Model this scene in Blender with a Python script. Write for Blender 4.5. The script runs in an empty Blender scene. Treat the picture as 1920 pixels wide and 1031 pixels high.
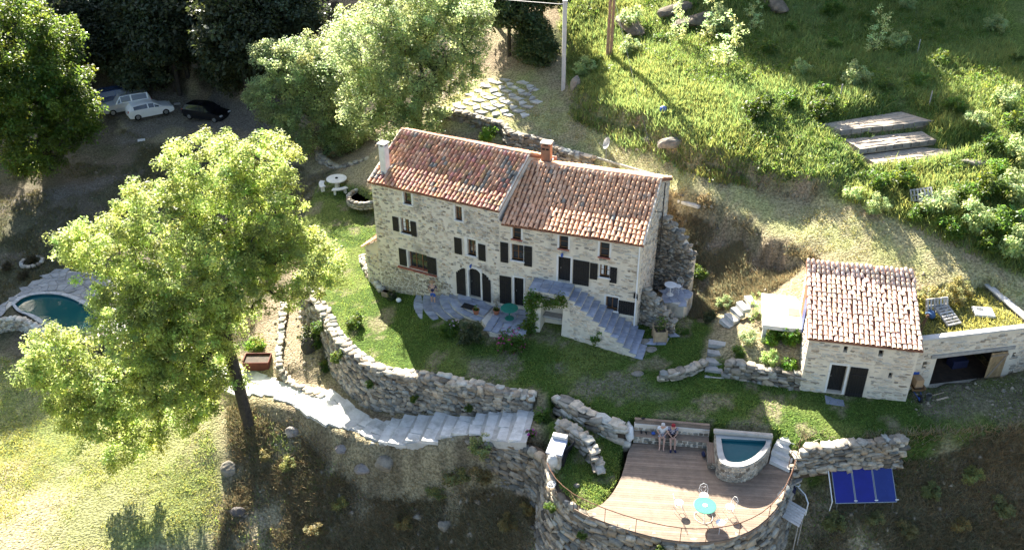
import bpy, math, random
import numpy as np
from math import radians, sin, cos, pi
from mathutils import Vector, Matrix, Euler
SC = bpy.context.scene
COL = SC.collection
# ---------------------------------------------------------------- camera
cam_d = bpy.data.cameras.new('camera'); cam = bpy.data.objects.new('camera', cam_d); COL.objects.link(cam)
cam_d.sensor_width = 36.0; cam_d.lens = 36.0*1700/1920; cam_d.clip_end = 3000; cam_d.clip_start = .1
_p, _r = radians(31.5), radians(-0.6)
_f = Vector((0, cos(_p), -sin(_p))); _u = Vector((0, sin(_p), cos(_p))); _x = Vector((1, 0, 0))
_R = cos(_r)*_x + sin(_r)*_u; _U = -sin(_r)*_x + cos(_r)*_u
cam.matrix_world = Matrix(((_R.x, _U.x, -_f.x, 0), (_R.y, _U.y, -_f.y, 0), (_R.z, _U.z, -_f.z, 30.0), (0, 0, 0, 1)))
SC.camera = cam
# ---------------------------------------------------------------- sky and sun
SUN_EL, SUN_AZ = radians(30.0), radians(108.0)      # azimuth of the sun, counter-clockwise from +x
world = bpy.data.worlds.new('World'); SC.world = world; world.use_nodes = True
wt = world.node_tree; wt.nodes.clear()
sky = wt.nodes.new('ShaderNodeTexSky'); sky.sky_type = 'NISHITA'; sky.sun_disc = False
sky.sun_elevation = SUN_EL; sky.sun_rotation = radians(90) - SUN_AZ; sky.air_density = 1.0; sky.dust_density = 3.0; sky.altitude = 400
bg = wt.nodes.new('ShaderNodeBackground'); bg.inputs['Strength'].default_value = 0.062
wo = wt.nodes.new('ShaderNodeOutputWorld')
wt.links.new(sky.outputs[0], bg.inputs[0]); wt.links.new(bg.outputs[0], wo.inputs[0])
sun_d = bpy.data.lights.new('sun', 'SUN'); sun_d.energy = 5.0; sun_d.angle = radians(0.53); sun_d.color = (1.0, .93, .80)
sun = bpy.data.objects.new('sun', sun_d); COL.objects.link(sun)
_sd = Vector((cos(SUN_EL)*cos(SUN_AZ), cos(SUN_EL)*sin(SUN_AZ), sin(SUN_EL)))
sun.rotation_euler = _sd.to_track_quat('Z', 'Y').to_euler(); sun.location = (-20, 60, 60)
vs = SC.view_settings; vs.view_transform = 'Standard'; vs.look = 'None'; vs.exposure = 2.48; vs.gamma = 1.0; vs.use_curve_mapping = False
SC.render.engine = 'CYCLES'
SC.cycles.max_bounces = 6; SC.cycles.diffuse_bounces = 3; SC.cycles.glossy_bounces = 2; SC.cycles.transmission_bounces = 4; SC.cycles.transparent_max_bounces = 4
SC.cycles.caustics_reflective = False; SC.cycles.caustics_refractive = False
SC.cycles.use_denoising = True
RNG = np.random.default_rng(7)
# ---------------------------------------------------------------- small helpers
def D(a): a = radians(a); return np.array([cos(a), sin(a), 0.0])
def N(a): a = radians(a); return np.array([-sin(a), cos(a), 0.0])
ZZ = np.array([0, 0, 1.0])
def V3(*a): return np.array(a, float)
def wloc(o):
    v = np.zeros(3)
    while o is not None: v = v + np.array(o.location); o = o.parent
    return v
def tag(o, label=None, cat=None, group=None, kind=None):
    if label: o['label'] = label
    if cat: o['category'] = cat
    if group: o['group'] = group
    if kind: o['kind'] = kind
    return o
def thing(name, label, cat, loc=(0, 0, 0), group=None):
    o = bpy.data.objects.new(name, None); COL.objects.link(o); o.location = [float(a) for a in loc]
    o.empty_display_size = .2; o['kind'] = 'thing'
    return tag(o, label, cat, group)
def mk_mesh(name, v, f, mat=None, cols=None, smooth=False):
    """v (n,3), f list or (m,k) array"""
    me = bpy.data.meshes.new(name)
    v = np.asarray(v, np.float32)
    if isinstance(f, np.ndarray):
        k = f.shape[1]; m = f.shape[0]
        me.vertices.add(len(v)); me.vertices.foreach_set('co', v.ravel())
        me.loops.add(m*k); me.loops.foreach_set('vertex_index', f.astype(np.int32).ravel())
        me.polygons.add(m); me.polygons.foreach_set('loop_start', np.arange(0, m*k, k, dtype=np.int32))
        me.polygons.foreach_set('loop_total', np.full(m, k, np.int32))
        me.update(calc_edges=True)
    else:
        me.from_pydata([tuple(map(float, a)) for a in v], [], f); me.update()
    if cols is not None or True:
        at = me.color_attributes.new('Col', 'FLOAT_COLOR', 'POINT')
        c = np.ones((len(v), 4), np.float32)
        if cols is not None: c[:, :3] = cols
        at.data.foreach_set('color', c.ravel())
    if smooth: me.polygons.foreach_set('use_smooth', np.ones(len(me.polygons), bool))
    if mat is not None: me.materials.append(mat)
    return me
def obj(name, me, parent=None, loc=None):
    o = bpy.data.objects.new(name, me); COL.objects.link(o)
    if parent is not None: o.parent = parent
    if loc is not None: o.location = [float(a) for a in loc]
    return o
class G:
    """collects shapes (world or local coordinates) for ONE mesh object"""
    def __init__(s): s.v = []; s.f = []; s.n = 0; s.c = []
    def add(s, v, f, col=None):
        v = np.asarray(v, float); b = s.n
        s.v.append(v); s.f += [tuple(i+b for i in q) for q in f]; s.n += len(v)
        s.c.append(np.tile(np.array(col if col is not None else (1, 1, 1), float), (len(v), 1))); return s
    def box(s, c, size, u=(1, 0, 0), w=(0, 0, 1), ch=0.0, col=None):
        """centre, full size along u, v=w x u, w; ch chamfer"""
        c = np.asarray(c, float); u = np.asarray(u, float); u = u/np.linalg.norm(u); w = np.asarray(w, float); w = w-u*(w@u); w = w/np.linalg.norm(w)
        n = np.cross(w, u); hx, hy, hz = [a/2 for a in size]
        if ch <= 0:
            v = [c+u*hx*i+n*hy*j+w*hz*k for k in (-1, 1) for j in (-1, 1) for i in (-1, 1)]
            return s.add(v, [(0, 2, 3, 1), (4, 5, 7, 6), (0, 1, 5, 4), (2, 6, 7, 3), (0, 4, 6, 2), (1, 3, 7, 5)], col)
        v = []; idx = {}
        for k in (-1, 1):
            for j in (-1, 1):
                for i in (-1, 1):
                    for ax in range(3):
                        a = [hx-ch, hy-ch, hz-ch]; a[ax] += ch
                        idx[(i, j, k, ax)] = len(v); v.append(c+u*a[0]*i+n*a[1]*j+w*a[2]*k)
        f = []
        for ax in range(3):
            b, d = (ax+1) % 3, (ax+2) % 3
            for sg in (-1, 1):
                q = []
                for (p1, p2) in ((-1, -1), (1, -1), (1, 1), (-1, 1)):
                    t = [0, 0, 0]; t[ax] = sg; t[b] = p1; t[d] = p2; q.append(idx[(t[0], t[1], t[2], ax)])
                f.append(tuple(q if sg > 0 else q[::-1]))
        for ax in range(3):
            b, d = (ax+1) % 3, (ax+2) % 3
            for s1 in (-1, 1):
                for s2 in (-1, 1):
                    def I(p, face):
                        t = [0, 0, 0]; t[ax] = p; t[b] = s1; t[d] = s2; return idx[(t[0], t[1], t[2], face)]
                    q = (I(-1, b), I(1, b), I(1, d), I(-1, d))
                    f.append(q if s1*s2 < 0 else q[::-1])
        for i in (-1, 1):
            for j in (-1, 1):
                for k in (-1, 1):
                    q = (idx[(i, j, k, 0)], idx[(i, j, k, 1)], idx[(i, j, k, 2)]); f.append(q if i*j*k > 0 else q[::-1])
        return s.add(v, f, col)
    def tube(s, pts, r, n=8, cap=True, col=None):
        pts = [np.asarray(p, float) for p in pts]
        rs = r if hasattr(r, '__len__') else [r]*len(pts)
        v = []; f = []
        for i, p in enumerate(pts):
            t = pts[min(i+1, len(pts)-1)]-pts[max(i-1, 0)]; t = t/(np.linalg.norm(t)+1e-9)
            a = np.cross(t, (0, 0, 1.0));
            if np.linalg.norm(a) < .1: a = np.cross(t, (1.0, 0, 0))
            a = a/np.linalg.norm(a); b = np.cross(t, a)
            for k in range(n):
                w = 2*pi*k/n; v.append(p+(a*cos(w)+b*sin(w))*rs[i])
        for i in range(len(pts)-1):
            for k in range(n): f.append((i*n+k, i*n+(k+1) % n, (i+1)*n+(k+1) % n, (i+1)*n+k))
        if cap: f.append(tuple(range(n))[::-1]); f.append(tuple((len(pts)-1)*n+k for k in range(n)))
        return s.add(v, f, col)
    def prism(s, poly, z0, z1, col=None, top_scale=1.0):
        """poly list of (x,y); z0,z1 scalars or lists"""
        m = len(poly); z0 = z0 if hasattr(z0, '__len__') else [z0]*m; z1 = z1 if hasattr(z1, '__len__') else [z1]*m
        ar = sum(poly[i][0]*poly[(i+1) % m][1]-poly[(i+1) % m][0]*poly[i][1] for i in range(m))
        if ar < 0: poly = list(poly)[::-1]; z0 = list(z0)[::-1]; z1 = list(z1)[::-1]
        cx = sum(p[0] for p in poly)/m; cy = sum(p[1] for p in poly)/m
        v = [(p[0], p[1], z0[i]) for i, p in enumerate(poly)]+[(cx+(p[0]-cx)*top_scale, cy+(p[1]-cy)*top_scale, z1[i]) for i, p in enumerate(poly)]
        f = [tuple(range(m))[::-1], tuple(range(m, 2*m))]+[(i, (i+1) % m, m+(i+1) % m, m+i) for i in range(m)]
        return s.add(v, f, col)
    def lathe(s, prof, c, n=16, col=None, sx=1.0, sy=1.0):
        """prof list of (r,z)"""
        c = np.asarray(c, float); v = []; f = []
        for r, z in prof:
            for k in range(n): w = 2*pi*k/n; v.append(c+V3(cos(w)*r*sx, sin(w)*r*sy, z))
        for i in range(len(prof)-1):
            for k in range(n): f.append((i*n+k, i*n+(k+1) % n, (i+1)*n+(k+1) % n, (i+1)*n+k))
        if prof[0][0] > 1e-4: f.append(tuple(range(n))[::-1])
        if prof[-1][0] > 1e-4: f.append(tuple((len(prof)-1)*n+k for k in range(n)))
        return s.add(v, f, col)
    def build(s, name, mat, parent=None, smooth=False, local=False):
        v = np.concatenate(s.v); c = np.concatenate(s.c)
        if parent is not None and not local: v = v-wloc(parent)
        org = np.zeros(3)
        if parent is None and not local:
            org = np.array([(v[:, 0].min()+v[:, 0].max())/2, (v[:, 1].min()+v[:, 1].max())/2, v[:, 2].min()]); v = v-org
        return obj(name, mk_mesh(name, v, s.f, mat, c, smooth), parent, org)
def copy_tree(o, parent=None):
    c = o.copy(); COL.objects.link(c); c.parent = parent
    for ch in list(o.children): copy_tree(ch, c)
    return c
# ---------------------------------------------------------------- materials
MATS = {}
def M(name, col, col2=None, rough=.85, scale=2.0, bump=.25, bscale=18.0, spec=.3, metal=0.0, detail=6.0, mixlo=.35, mixhi=.65, stain=None, sscale=.6, coord='pos', bdist=.03, attr=True):
    m = bpy.data.materials.new(name); m.use_nodes = True; nt = m.node_tree; nd = nt.nodes; lk = nt.links
    b = nd['Principled BSDF']; b.inputs['Roughness'].default_value = rough; b.inputs['Metallic'].default_value = metal
    b.inputs['Specular IOR Level'].default_value = spec
    if coord == 'pos': src = nd.new('ShaderNodeNewGeometry').outputs['Position']
    else: src = nd.new('ShaderNodeTexCoord').outputs['Object']
    col2 = col2 if col2 is not None else tuple(min(1, c*.6) for c in col)
    nz = nd.new('ShaderNodeTexNoise'); nz.inputs['Scale'].default_value = scale; nz.inputs['Detail'].default_value = detail; nz.inputs['Roughness'].default_value = .65
    lk.new(src, nz.inputs['Vector'])
    mr = nd.new('ShaderNodeMapRange'); mr.inputs[1].default_value = mixlo; mr.inputs[2].default_value = mixhi; lk.new(nz.outputs['Fac'], mr.inputs[0])
    mx = nd.new('ShaderNodeMix'); mx.data_type = 'RGBA'; mx.inputs[6].default_value = (*col, 1); mx.inputs[7].default_value = (*col2, 1); lk.new(mr.outputs[0], mx.inputs[0])
    out = mx.outputs[2]
    if stain:
        n2 = nd.new('ShaderNodeTexNoise'); n2.inputs['Scale'].default_value = sscale; n2.inputs['Detail'].default_value = 8; n2.inputs['Roughness'].default_value = .7; lk.new(src, n2.inputs['Vector'])
        r2 = nd.new('ShaderNodeMapRange'); r2.inputs[1].default_value = .52; r2.inputs[2].default_value = .68; lk.new(n2.outputs['Fac'], r2.inputs[0])
        m2 = nd.new('ShaderNodeMix'); m2.data_type = 'RGBA'; lk.new(r2.outputs[0], m2.inputs[0]); lk.new(out, m2.inputs[6]); m2.inputs[7].default_value = (*stain, 1); out = m2.outputs[2]
    at = nd.new('ShaderNodeVertexColor'); at.layer_name = 'Col'
    oi = nd.new('ShaderNodeObjectInfo')
    for s in ((at.outputs['Color'], oi.outputs['Color']) if attr else (oi.outputs['Color'],)):
        mm = nd.new('ShaderNodeMix'); mm.data_type = 'RGBA'; mm.blend_type = 'MULTIPLY'; mm.inputs[0].default_value = 1; lk.new(out, mm.inputs[6]); lk.new(s, mm.inputs[7]); out = mm.outputs[2]
    lk.new(out, b.inputs['Base Color'])
    if bump > 0:
        nb = nd.new('ShaderNodeTexNoise'); nb.inputs['Scale'].default_value = bscale; nb.inputs['Detail'].default_value = 5; lk.new(src, nb.inputs['Vector'])
        bp = nd.new('ShaderNodeBump'); bp.inputs['Strength'].default_value = bump; bp.inputs['Distance'].default_value = bdist; lk.new(nb.outputs['Fac'], bp.inputs['Height']); lk.new(bp.outputs[0], b.inputs['Normal'])
    MATS[name] = m; return m
def leaf_mat(name, col, trans, rough=.5, tw=.45):
    m = bpy.data.materials.new(name); m.use_nodes = True; nt = m.node_tree; nd = nt.nodes; lk = nt.links; nd.clear()
    at = nd.new('ShaderNodeVertexColor'); at.layer_name = 'Col'; oi = nd.new('ShaderNodeObjectInfo')
    def mul(c):
        out = None
        a = nd.new('ShaderNodeMix'); a.data_type = 'RGBA'; a.blend_type = 'MULTIPLY'; a.inputs[0].default_value = 1; a.inputs[6].default_value = (*c, 1); lk.new(at.outputs[0], a.inputs[7])
        b = nd.new('ShaderNodeMix'); b.data_type = 'RGBA'; b.blend_type = 'MULTIPLY'; b.inputs[0].default_value = 1; lk.new(a.outputs[2], b.inputs[6]); lk.new(oi.outputs['Color'], b.inputs[7]); return b.outputs[2]
    p = nd.new('ShaderNodeBsdfPrincipled'); p.inputs['Roughness'].default_value = rough; p.inputs['Specular IOR Level'].default_value = .35; lk.new(mul(col), p.inputs['Base Color'])
    t = nd.new('ShaderNodeBsdfTranslucent'); lk.new(mul(trans), t.inputs['Color'])
    x = nd.new('ShaderNodeMixShader'); x.inputs[0].default_value = tw; lk.new(p.outputs[0], x.inputs[1]); lk.new(t.outputs[0], x.inputs[2])
    o = nd.new('ShaderNodeOutputMaterial'); lk.new(x.outputs[0], o.inputs[0]); MATS[name] = m; return m
def water_mat(name, deep, rough=.04):
    m = bpy.data.materials.new(name); m.use_nodes = True; nt = m.node_tree; nd = nt.nodes; lk = nt.links
    b = nd['Principled BSDF']; b.inputs['Base Color'].default_value = (*deep, 1); b.inputs['Roughness'].default_value = rough; b.inputs['IOR'].default_value = 1.33; b.inputs['Specular IOR Level'].default_value = .3
    b.inputs['Transmission Weight'].default_value = .25
    g = nd.new('ShaderNodeNewGeometry'); nz = nd.new('ShaderNodeTexNoise'); nz.inputs['Scale'].default_value = 3; nz.inputs['Detail'].default_value = 3; lk.new(g.outputs['Position'], nz.inputs['Vector'])
    bp = nd.new('ShaderNodeBump'); bp.inputs['Strength'].default_value = .35; bp.inputs['Distance'].default_value = .03; lk.new(nz.outputs['Fac'], bp.inputs['Height']); lk.new(bp.outputs[0], b.inputs['Normal'])
    MATS[name] = m; return m
M('stone', (.37, .33, .265), (.215, .19, .15), scale=3, bump=.5, bscale=14, stain=(.13, .13, .115), sscale=2.2)
M('stone_pale', (.62, .61, .58), (.45, .44, .41), scale=2, bump=.35, bscale=10, stain=(.33, .33, .30), sscale=1.3)
M('house_stone', (.46, .41, .335), (.36, .32, .26), scale=4, bump=.4, bscale=16)
M('mortar', (.73, .65, .52), (.62, .545, .43), scale=1.6, bump=.35, bscale=12, stain=(.44, .41, .35), sscale=.5)
M('mortar_grey', (.72, .655, .55), (.61, .55, .455), scale=1.6, bump=.35, bscale=12, stain=(.24, .22, .19), sscale=.7)
M('tile', (.54, .29, .18), (.45, .215, .125), scale=2.2, bump=.2, bscale=30, stain=(.20, .15, .12), sscale=1.7, rough=.8)
M('tile_new', (.80, .59, .44), (.73, .51, .37), scale=3, bump=.15, bscale=30, rough=.8)
M('roof_base', (.27, .12, .075), (.17, .085, .06), scale=3)
M('white_lime', (.74, .72, .68), (.62, .60, .56), scale=3, bump=.15)
M('concrete', (.60, .585, .55), (.48, .465, .43), scale=1.4, bump=.2, stain=(.36, .34, .30), sscale=.9)
M('dark_wood', (.018, .017, .016), (.010, .010, .010), rough=.6, scale=6, bump=.2)
M('dark_doorway', (.012, .012, .013), (.02, .02, .02), rough=.5, scale=6, bump=.1)
M('wood_brown', (.23, .115, .05), (.15, .075, .035), scale=6, bump=.2)
M('timber', (.33, .255, .18), (.22, .17, .12), scale=4, bump=.3)
M('timber_grey', (.40, .38, .35), (.27, .26, .24), scale=4, bump=.3)
M('deck_board', (.265, .195, .14), (.20, .145, .105), scale=2.5, bump=.2, bscale=40, rough=.7)
M('slate', (.36, .39, .46), (.23, .25, .31), scale=2.5, bump=.3, bscale=12, stain=(.40, .40, .40), sscale=1.1, rough=.6)
M('brick', (.40, .14, .085), (.28, .10, .07), scale=5, bump=.3)
M('bed_soil', (.46, .385, .30), (.33, .27, .205), scale=4, bump=.8)
M('earth', (.20, .14, .09), (.13, .09, .06), scale=3, bump=.6)
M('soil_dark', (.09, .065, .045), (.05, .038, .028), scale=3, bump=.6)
M('white_paint', (.80, .80, .79), (.72, .72, .71), rough=.45, bump=.05)
M('grey_metal', (.36, .37, .38), (.28, .29, .30), rough=.35, metal=.8, bump=.05)
M('rust', (.16, .075, .04), (.09, .045, .03), rough=.8, scale=9, bump=.2)
M('black', (.012, .012, .014), (.02, .02, .022), rough=.6, bump=.1)
M('tyre', (.015, .015, .015), rough=.8, bump=.1)
M('blue_plastic', (.04, .10, .38), (.03, .08, .30), rough=.4, bump=.05)
M('green_plastic', (.03, .22, .16), (.02, .17, .12), rough=.4, bump=.05)
M('table_green', (.075, .25, .195), (.06, .21, .165), rough=.35, bump=.05)
M('terracotta', (.42, .16, .085), (.33, .12, .065), bump=.15)
M('bark', (.065, .053, .042), (.03, .026, .022), scale=5, bump=.8, bscale=14)
M('pole_concrete', (.52, .52, .51), (.42, .42, .41), scale=2, bump=.1)
M('wire', (.25, .25, .25), rough=.5, bump=0)
M('cardboard', (.42, .28, .16), (.34, .22, .12), bump=.1)
m = M('glass', (.02, .025, .03), (.03, .035, .04), rough=.06, spec=.8, bump=0)
m = M('solar_glass', (.004, .007, .17), (.006, .010, .21), rough=.15, spec=.6, bump=0)
M('skin', (.55, .34, .25), (.48, .29, .21), rough=.5, bump=.05, attr=False)
M('hair_grey', (.62, .60, .57), (.48, .46, .44), bump=.3, attr=False)
M('hair_dark', (.03, .022, .018), bump=.3, attr=False)
M('cloth_white', (.78, .78, .77), (.66, .66, .66), rough=.9, bump=.1, attr=False)
M('cloth_navy', (.02, .025, .06), (.03, .03, .07), rough=.9, attr=False)
M('cloth_blue', (.05, .12, .40), (.04, .10, .33), rough=.9, attr=False)
M('cloth_red', (.35, .03, .04), rough=.9, attr=False)
water_mat('water_pool', (.006, .095, .105)); water_mat('water_tub', (.010, .10, .125))
M('pool_liner', (.03, .17, .21), (.025, .14, .175), bump=.1)
M('tub_liner', (.035, .15, .18), (.03, .125, .155), bump=.1)
leaf_mat('leaf_ash', (.205, .27, .085), (.72, .83, .26), tw=.5)
leaf_mat('leaf_light', (.205, .265, .115), (.62, .73, .32), tw=.48)
leaf_mat('leaf_mid', (.07, .12, .022), (.26, .36, .05), tw=.45)
leaf_mat('leaf_dark', (.06, .08, .035), (.11, .15, .04), tw=.35)
leaf_mat('leaf_vine', (.07, .13, .022), (.25, .38, .05), tw=.45)
leaf_mat('grass_green', (.145, .195, .06), (.43, .51, .15), tw=.45)
leaf_mat('grass_dry', (.30, .255, .15), (.34, .29, .16), tw=.35)
leaf_mat('flower', (.5, .06, .22), (.5, .08, .25), tw=.4)
# ---------------------------------------------------------------- stone pieces
def stone_variant(seed, ch=.28, jit=.16):
    r = np.random.default_rng(seed); v = []; idx = {}
    for i in range(3):
        for j in range(3):
            for k in range(3):
                if (i, j, k) == (1, 1, 1): continue
                p = np.array([i-1, j-1, k-1], float); e = np.abs(p).sum()
                q = p*(1.0 if e == 1 else (1-ch*.35 if e == 2 else 1-ch*.75))
                idx[(i, j, k)] = len(v); v.append(q+r.normal(0, jit, 3)*(.45 if e == 1 else 1)*.7)
    f = []
    for ax in range(3):
        b, c = (ax+1) % 3, (ax+2) % 3
        for s in (0, 2):
            for p in (0, 1):
                for q in (0, 1):
                    t = []
                    for (dp, dq) in ((0, 0), (1, 0), (1, 1), (0, 1)):
                        w = [0, 0, 0]; w[ax] = s; w[b] = p+dp; w[c] = q+dq; t.append(idx[tuple(w)])
                    f.append(tuple(t) if s == 2 else tuple(t[::-1]))
    return np.array(v), np.array(f)
STONES = [stone_variant(100+i, .16, .2) for i in range(10)]
PADS = [stone_variant(200+i, .4, .17) for i in range(10)]
_stone_me = {}
def stone_mesh(kind, i, mat):
    key = (kind, i, mat)
    if key not in _stone_me:
        v, f = (STONES if kind == 's' else PADS)[i]; _stone_me[key] = mk_mesh('stone', v, f, MATS[mat], smooth=False)
    return _stone_me[key]
def place_stones(items, parent, mat, kind='s', limit=300, name='stone', fill='small_stones', key=None):
    """items: list of (centre, half sizes, axis u, axis w(up), colour); the largest become objects, the rest one part"""
    if not items: return
    order = sorted(range(len(items)), key=(key or (lambda i: -items[i][1][0]*items[i][1][2])))
    pl = wloc(parent); rest = []
    for n, i in enumerate(order):
        c, h, u, w, col = items[i]; vi = int(RNG.integers(10))
        u = np.asarray(u, float); u /= np.linalg.norm(u); w = np.asarray(w, float); w = w-u*(w@u); w /= np.linalg.norm(w); nrm = np.cross(w, u)
        if n < limit:
            o = obj(name, stone_mesh(kind, vi, mat), parent)
            R3 = Matrix((u, nrm, w)).transposed()
            o.location = [float(a) for a in (np.asarray(c)-pl)]; o.rotation_euler = R3.to_euler(); o.scale = [float(a) for a in h]
            o.color = (*[float(a) for a in col], 1)
        else: rest.append((np.asarray(c), h, u, nrm, w, col, vi))
    if rest:
        vv = []; ff = []; cc = []; b = 0
        for c, h, u, nrm, w, col, vi in rest:
            v, f = (STONES if kind == 's' else PADS)[vi]
            vv.append(c+np.outer(v[:, 0]*h[0], u)+np.outer(v[:, 1]*h[1], nrm)+np.outer(v[:, 2]*h[2], w)); ff.append(f+b); cc.append(np.tile(np.array(col, float), (len(v), 1))); b += len(v)
        o = obj(fill, mk_mesh(fill, np.concatenate(vv)-pl, np.concatenate(ff), MATS[mat], np.concatenate(cc)), parent)
        o['kind'] = 'stuff'
def stone_col(lo=.6, hi=1.35, warm=.06):
    g = RNG.uniform(lo, hi)*(.55 if RNG.random() < .15 else 1); w = RNG.normal(0, warm); return (g*(1+w), g, g*(1-w))
def resample(pts, step):
    pts = np.asarray(pts, float); d = np.linalg.norm(np.diff(pts[:, :2], axis=0), axis=1); s = np.concatenate([[0], np.cumsum(d)])
    n = max(2, int(math.ceil(s[-1]/step))+1); t = np.linspace(0, s[-1], n)
    return np.stack([np.interp(t, s, pts[:, k]) for k in range(pts.shape[1])], 1), t
def smooth_poly(pts, it=2):
    pts = np.asarray(pts, float)
    for _ in range(it):
        q = [pts[0]]
        for a, b in zip(pts[:-1], pts[1:]): q += [a*.75+b*.25, a*.25+b*.75]
        q.append(pts[-1]); pts = np.array(q)
    return pts
def stone_wall(name, label, pts, thick=.45, out=1, sw=(.22, .55), sh=(.13, .28), mat='stone', cap=True, limit=300, core='soil_dark', cat='stone wall', batter=.08, lo=.6, hi=1.35, cap_hi=None, group=None, both=False):
    """pts: (x,y,zbottom,ztop) along the wall; out=+1: the visible face lies to the right of the direction of travel"""
    P, t = resample(pts, .25); c0 = P.mean(0)
    root = thing(name, label, cat, (c0[0], c0[1], P[:, 2].min()), group)
    T = np.gradient(P[:, :2], axis=0); T /= np.linalg.norm(T, axis=1)[:, None]; O = np.stack([T[:, 1], -T[:, 0]], 1)*out
    # core
    v = []; f = []
    for i in range(len(P)):
        a = P[i, :2]; b0 = batter*(P[i, 3]-P[i, 2])
        for off, z in ((b0-.07, P[i, 2]-.3), (-.07, P[i, 3]-.08), (-thick+.05, P[i, 3]-.08), (-thick+.05, P[i, 2]-.3)):
            q = a+O[i]*off; v.append((q[0], q[1], z))
    for i in range(len(P)-1):
        for k in range(4):
            q = (i*4+k, (i+1)*4+k, (i+1)*4+(k+1) % 4, i*4+(k+1) % 4); f.append(q if out > 0 else q[::-1])
    f.append((0, 1, 2, 3)); f.append(tuple((len(P)-1)*4+k for k in (3, 2, 1, 0)))
    obj('core', mk_mesh('core', np.array(v)-wloc(root), f, MATS[core]), root)
    items = []
    def at(s):
        q = [np.interp(s, t, P[:, k]) for k in range(4)]; o = np.array([np.interp(s, t, O[:, 0]), np.interp(s, t, O[:, 1]), 0]); o /= np.linalg.norm(o); return q, o
    L = t[-1]; hmax = (P[:, 3]-P[:, 2]).max()
    faces = (1, -1) if both else (1,)
    for fc in faces:
        z = 0.0
        while z < hmax+.2:
            h = RNG.uniform(*sh); s = -RNG.uniform(0, .3)
            while s < L:
                w = RNG.uniform(*sw)*(.8+.5*h/sh[1]); q, o = at(min(max(s+w/2, 0), L)); top = q[3]-q[2]
                zz = top-z-h/2                      # courses hang from the top
                if zz > -.1 and s+w/2 < L+.05:
                    u = np.array([-o[1], o[0], 0])*(1 if out > 0 else 1)
                    off = (batter*z-.10) if fc > 0 else -thick+.10
                    dep = RNG.uniform(.12, .2)
                    c = V3(q[0], q[1], q[2]+zz+RNG.normal(0, .045))+o*(off+RNG.normal(0, .035))
                    tilt = RNG.normal(0, .22); uu = u*cos(tilt)+ZZ*sin(tilt)
                    k_ = RNG.uniform(.7, 1.45) if RNG.random() < .8 else .55; items.append((c, (w*.52, dep, h*.56*k_), uu, ZZ+u*RNG.normal(0, .15)+o*RNG.normal(0, .12), stone_col(lo, hi)))
                s += w
            z += h*.93
    if cap:
        hi2 = cap_hi or hi
        for off0 in ((-.18, -.48) if thick > .5 else (-thick/2,)):
            s = 0
            while s < L:
                w = RNG.uniform(sw[0]*1.2, sw[1]*1.25); q, o = at(min(s+w/2, L)); u = np.array([-o[1], o[0], 0]); a = RNG.normal(0, .2); uu = u*cos(a)+o*sin(a)
                dep = (thick*.55 if thick <= .5 else .2)*RNG.uniform(.8, 1.15)
                items.append((V3(q[0], q[1], q[3]-.02+RNG.normal(0, .025))+o*(off0+RNG.normal(0, .04)), (w*.5, dep, RNG.uniform(.06, .11)), uu+ZZ*RNG.normal(0, .06), ZZ+o*RNG.normal(0, .08), stone_col(lo*1.15, hi2)))
                s += w*.97
    place_stones(items, root, mat, 's', limit)
    return root
def inside(poly, X, Y):
    poly = np.asarray(poly, float); c = np.zeros(np.shape(X), bool); n = len(poly)
    for i in range(n):
        x1, y1 = poly[i][:2]; x2, y2 = poly[i-1][:2]
        if y1 == y2: continue
        c ^= ((y1 > Y) != (y2 > Y)) & (X < (x2-x1)*(Y-y1)/(y2-y1)+x1)
    return c
def pdist(poly, X, Y, closed=True):
    poly = np.asarray(poly, float)[:, :2]; d = np.full(np.shape(X), 1e9); n = len(poly)
    for i in range(n if closed else n-1):
        a = poly[i]; b = poly[(i+1) % n]; ab = b-a; L = max(ab@ab, 1e-9)
        t = np.clip(((X-a[0])*ab[0]+(Y-a[1])*ab[1])/L, 0, 1)
        d = np.minimum(d, np.hypot(X-a[0]-t*ab[0], Y-a[1]-t*ab[1]))
    return d
def vnoise(X, Y, sc, seed=0):
    """cheap smooth value noise in 0..1"""
    r = np.random.default_rng(seed); T = r.random((64, 64)); x = np.asarray(X)*sc; y = np.asarray(Y)*sc
    xi = np.floor(x).astype(int); yi = np.floor(y).astype(int); fx = x-xi; fy = y-yi; fx = fx*fx*(3-2*fx); fy = fy*fy*(3-2*fy)
    g = lambda a, b: T[a % 64, b % 64]
    return (g(xi, yi)*(1-fx)+g(xi+1, yi)*fx)*(1-fy)+(g(xi, yi+1)*(1-fx)+g(xi+1, yi+1)*fx)*fy
def fbm(X, Y, sc, seed=0, o=4):
    t = 0; a = .5; s = 0
    for k in range(o): t = t+a*vnoise(X, Y, sc*2**k, seed+k*13); s += a; a *= .55
    return t/s

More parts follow.
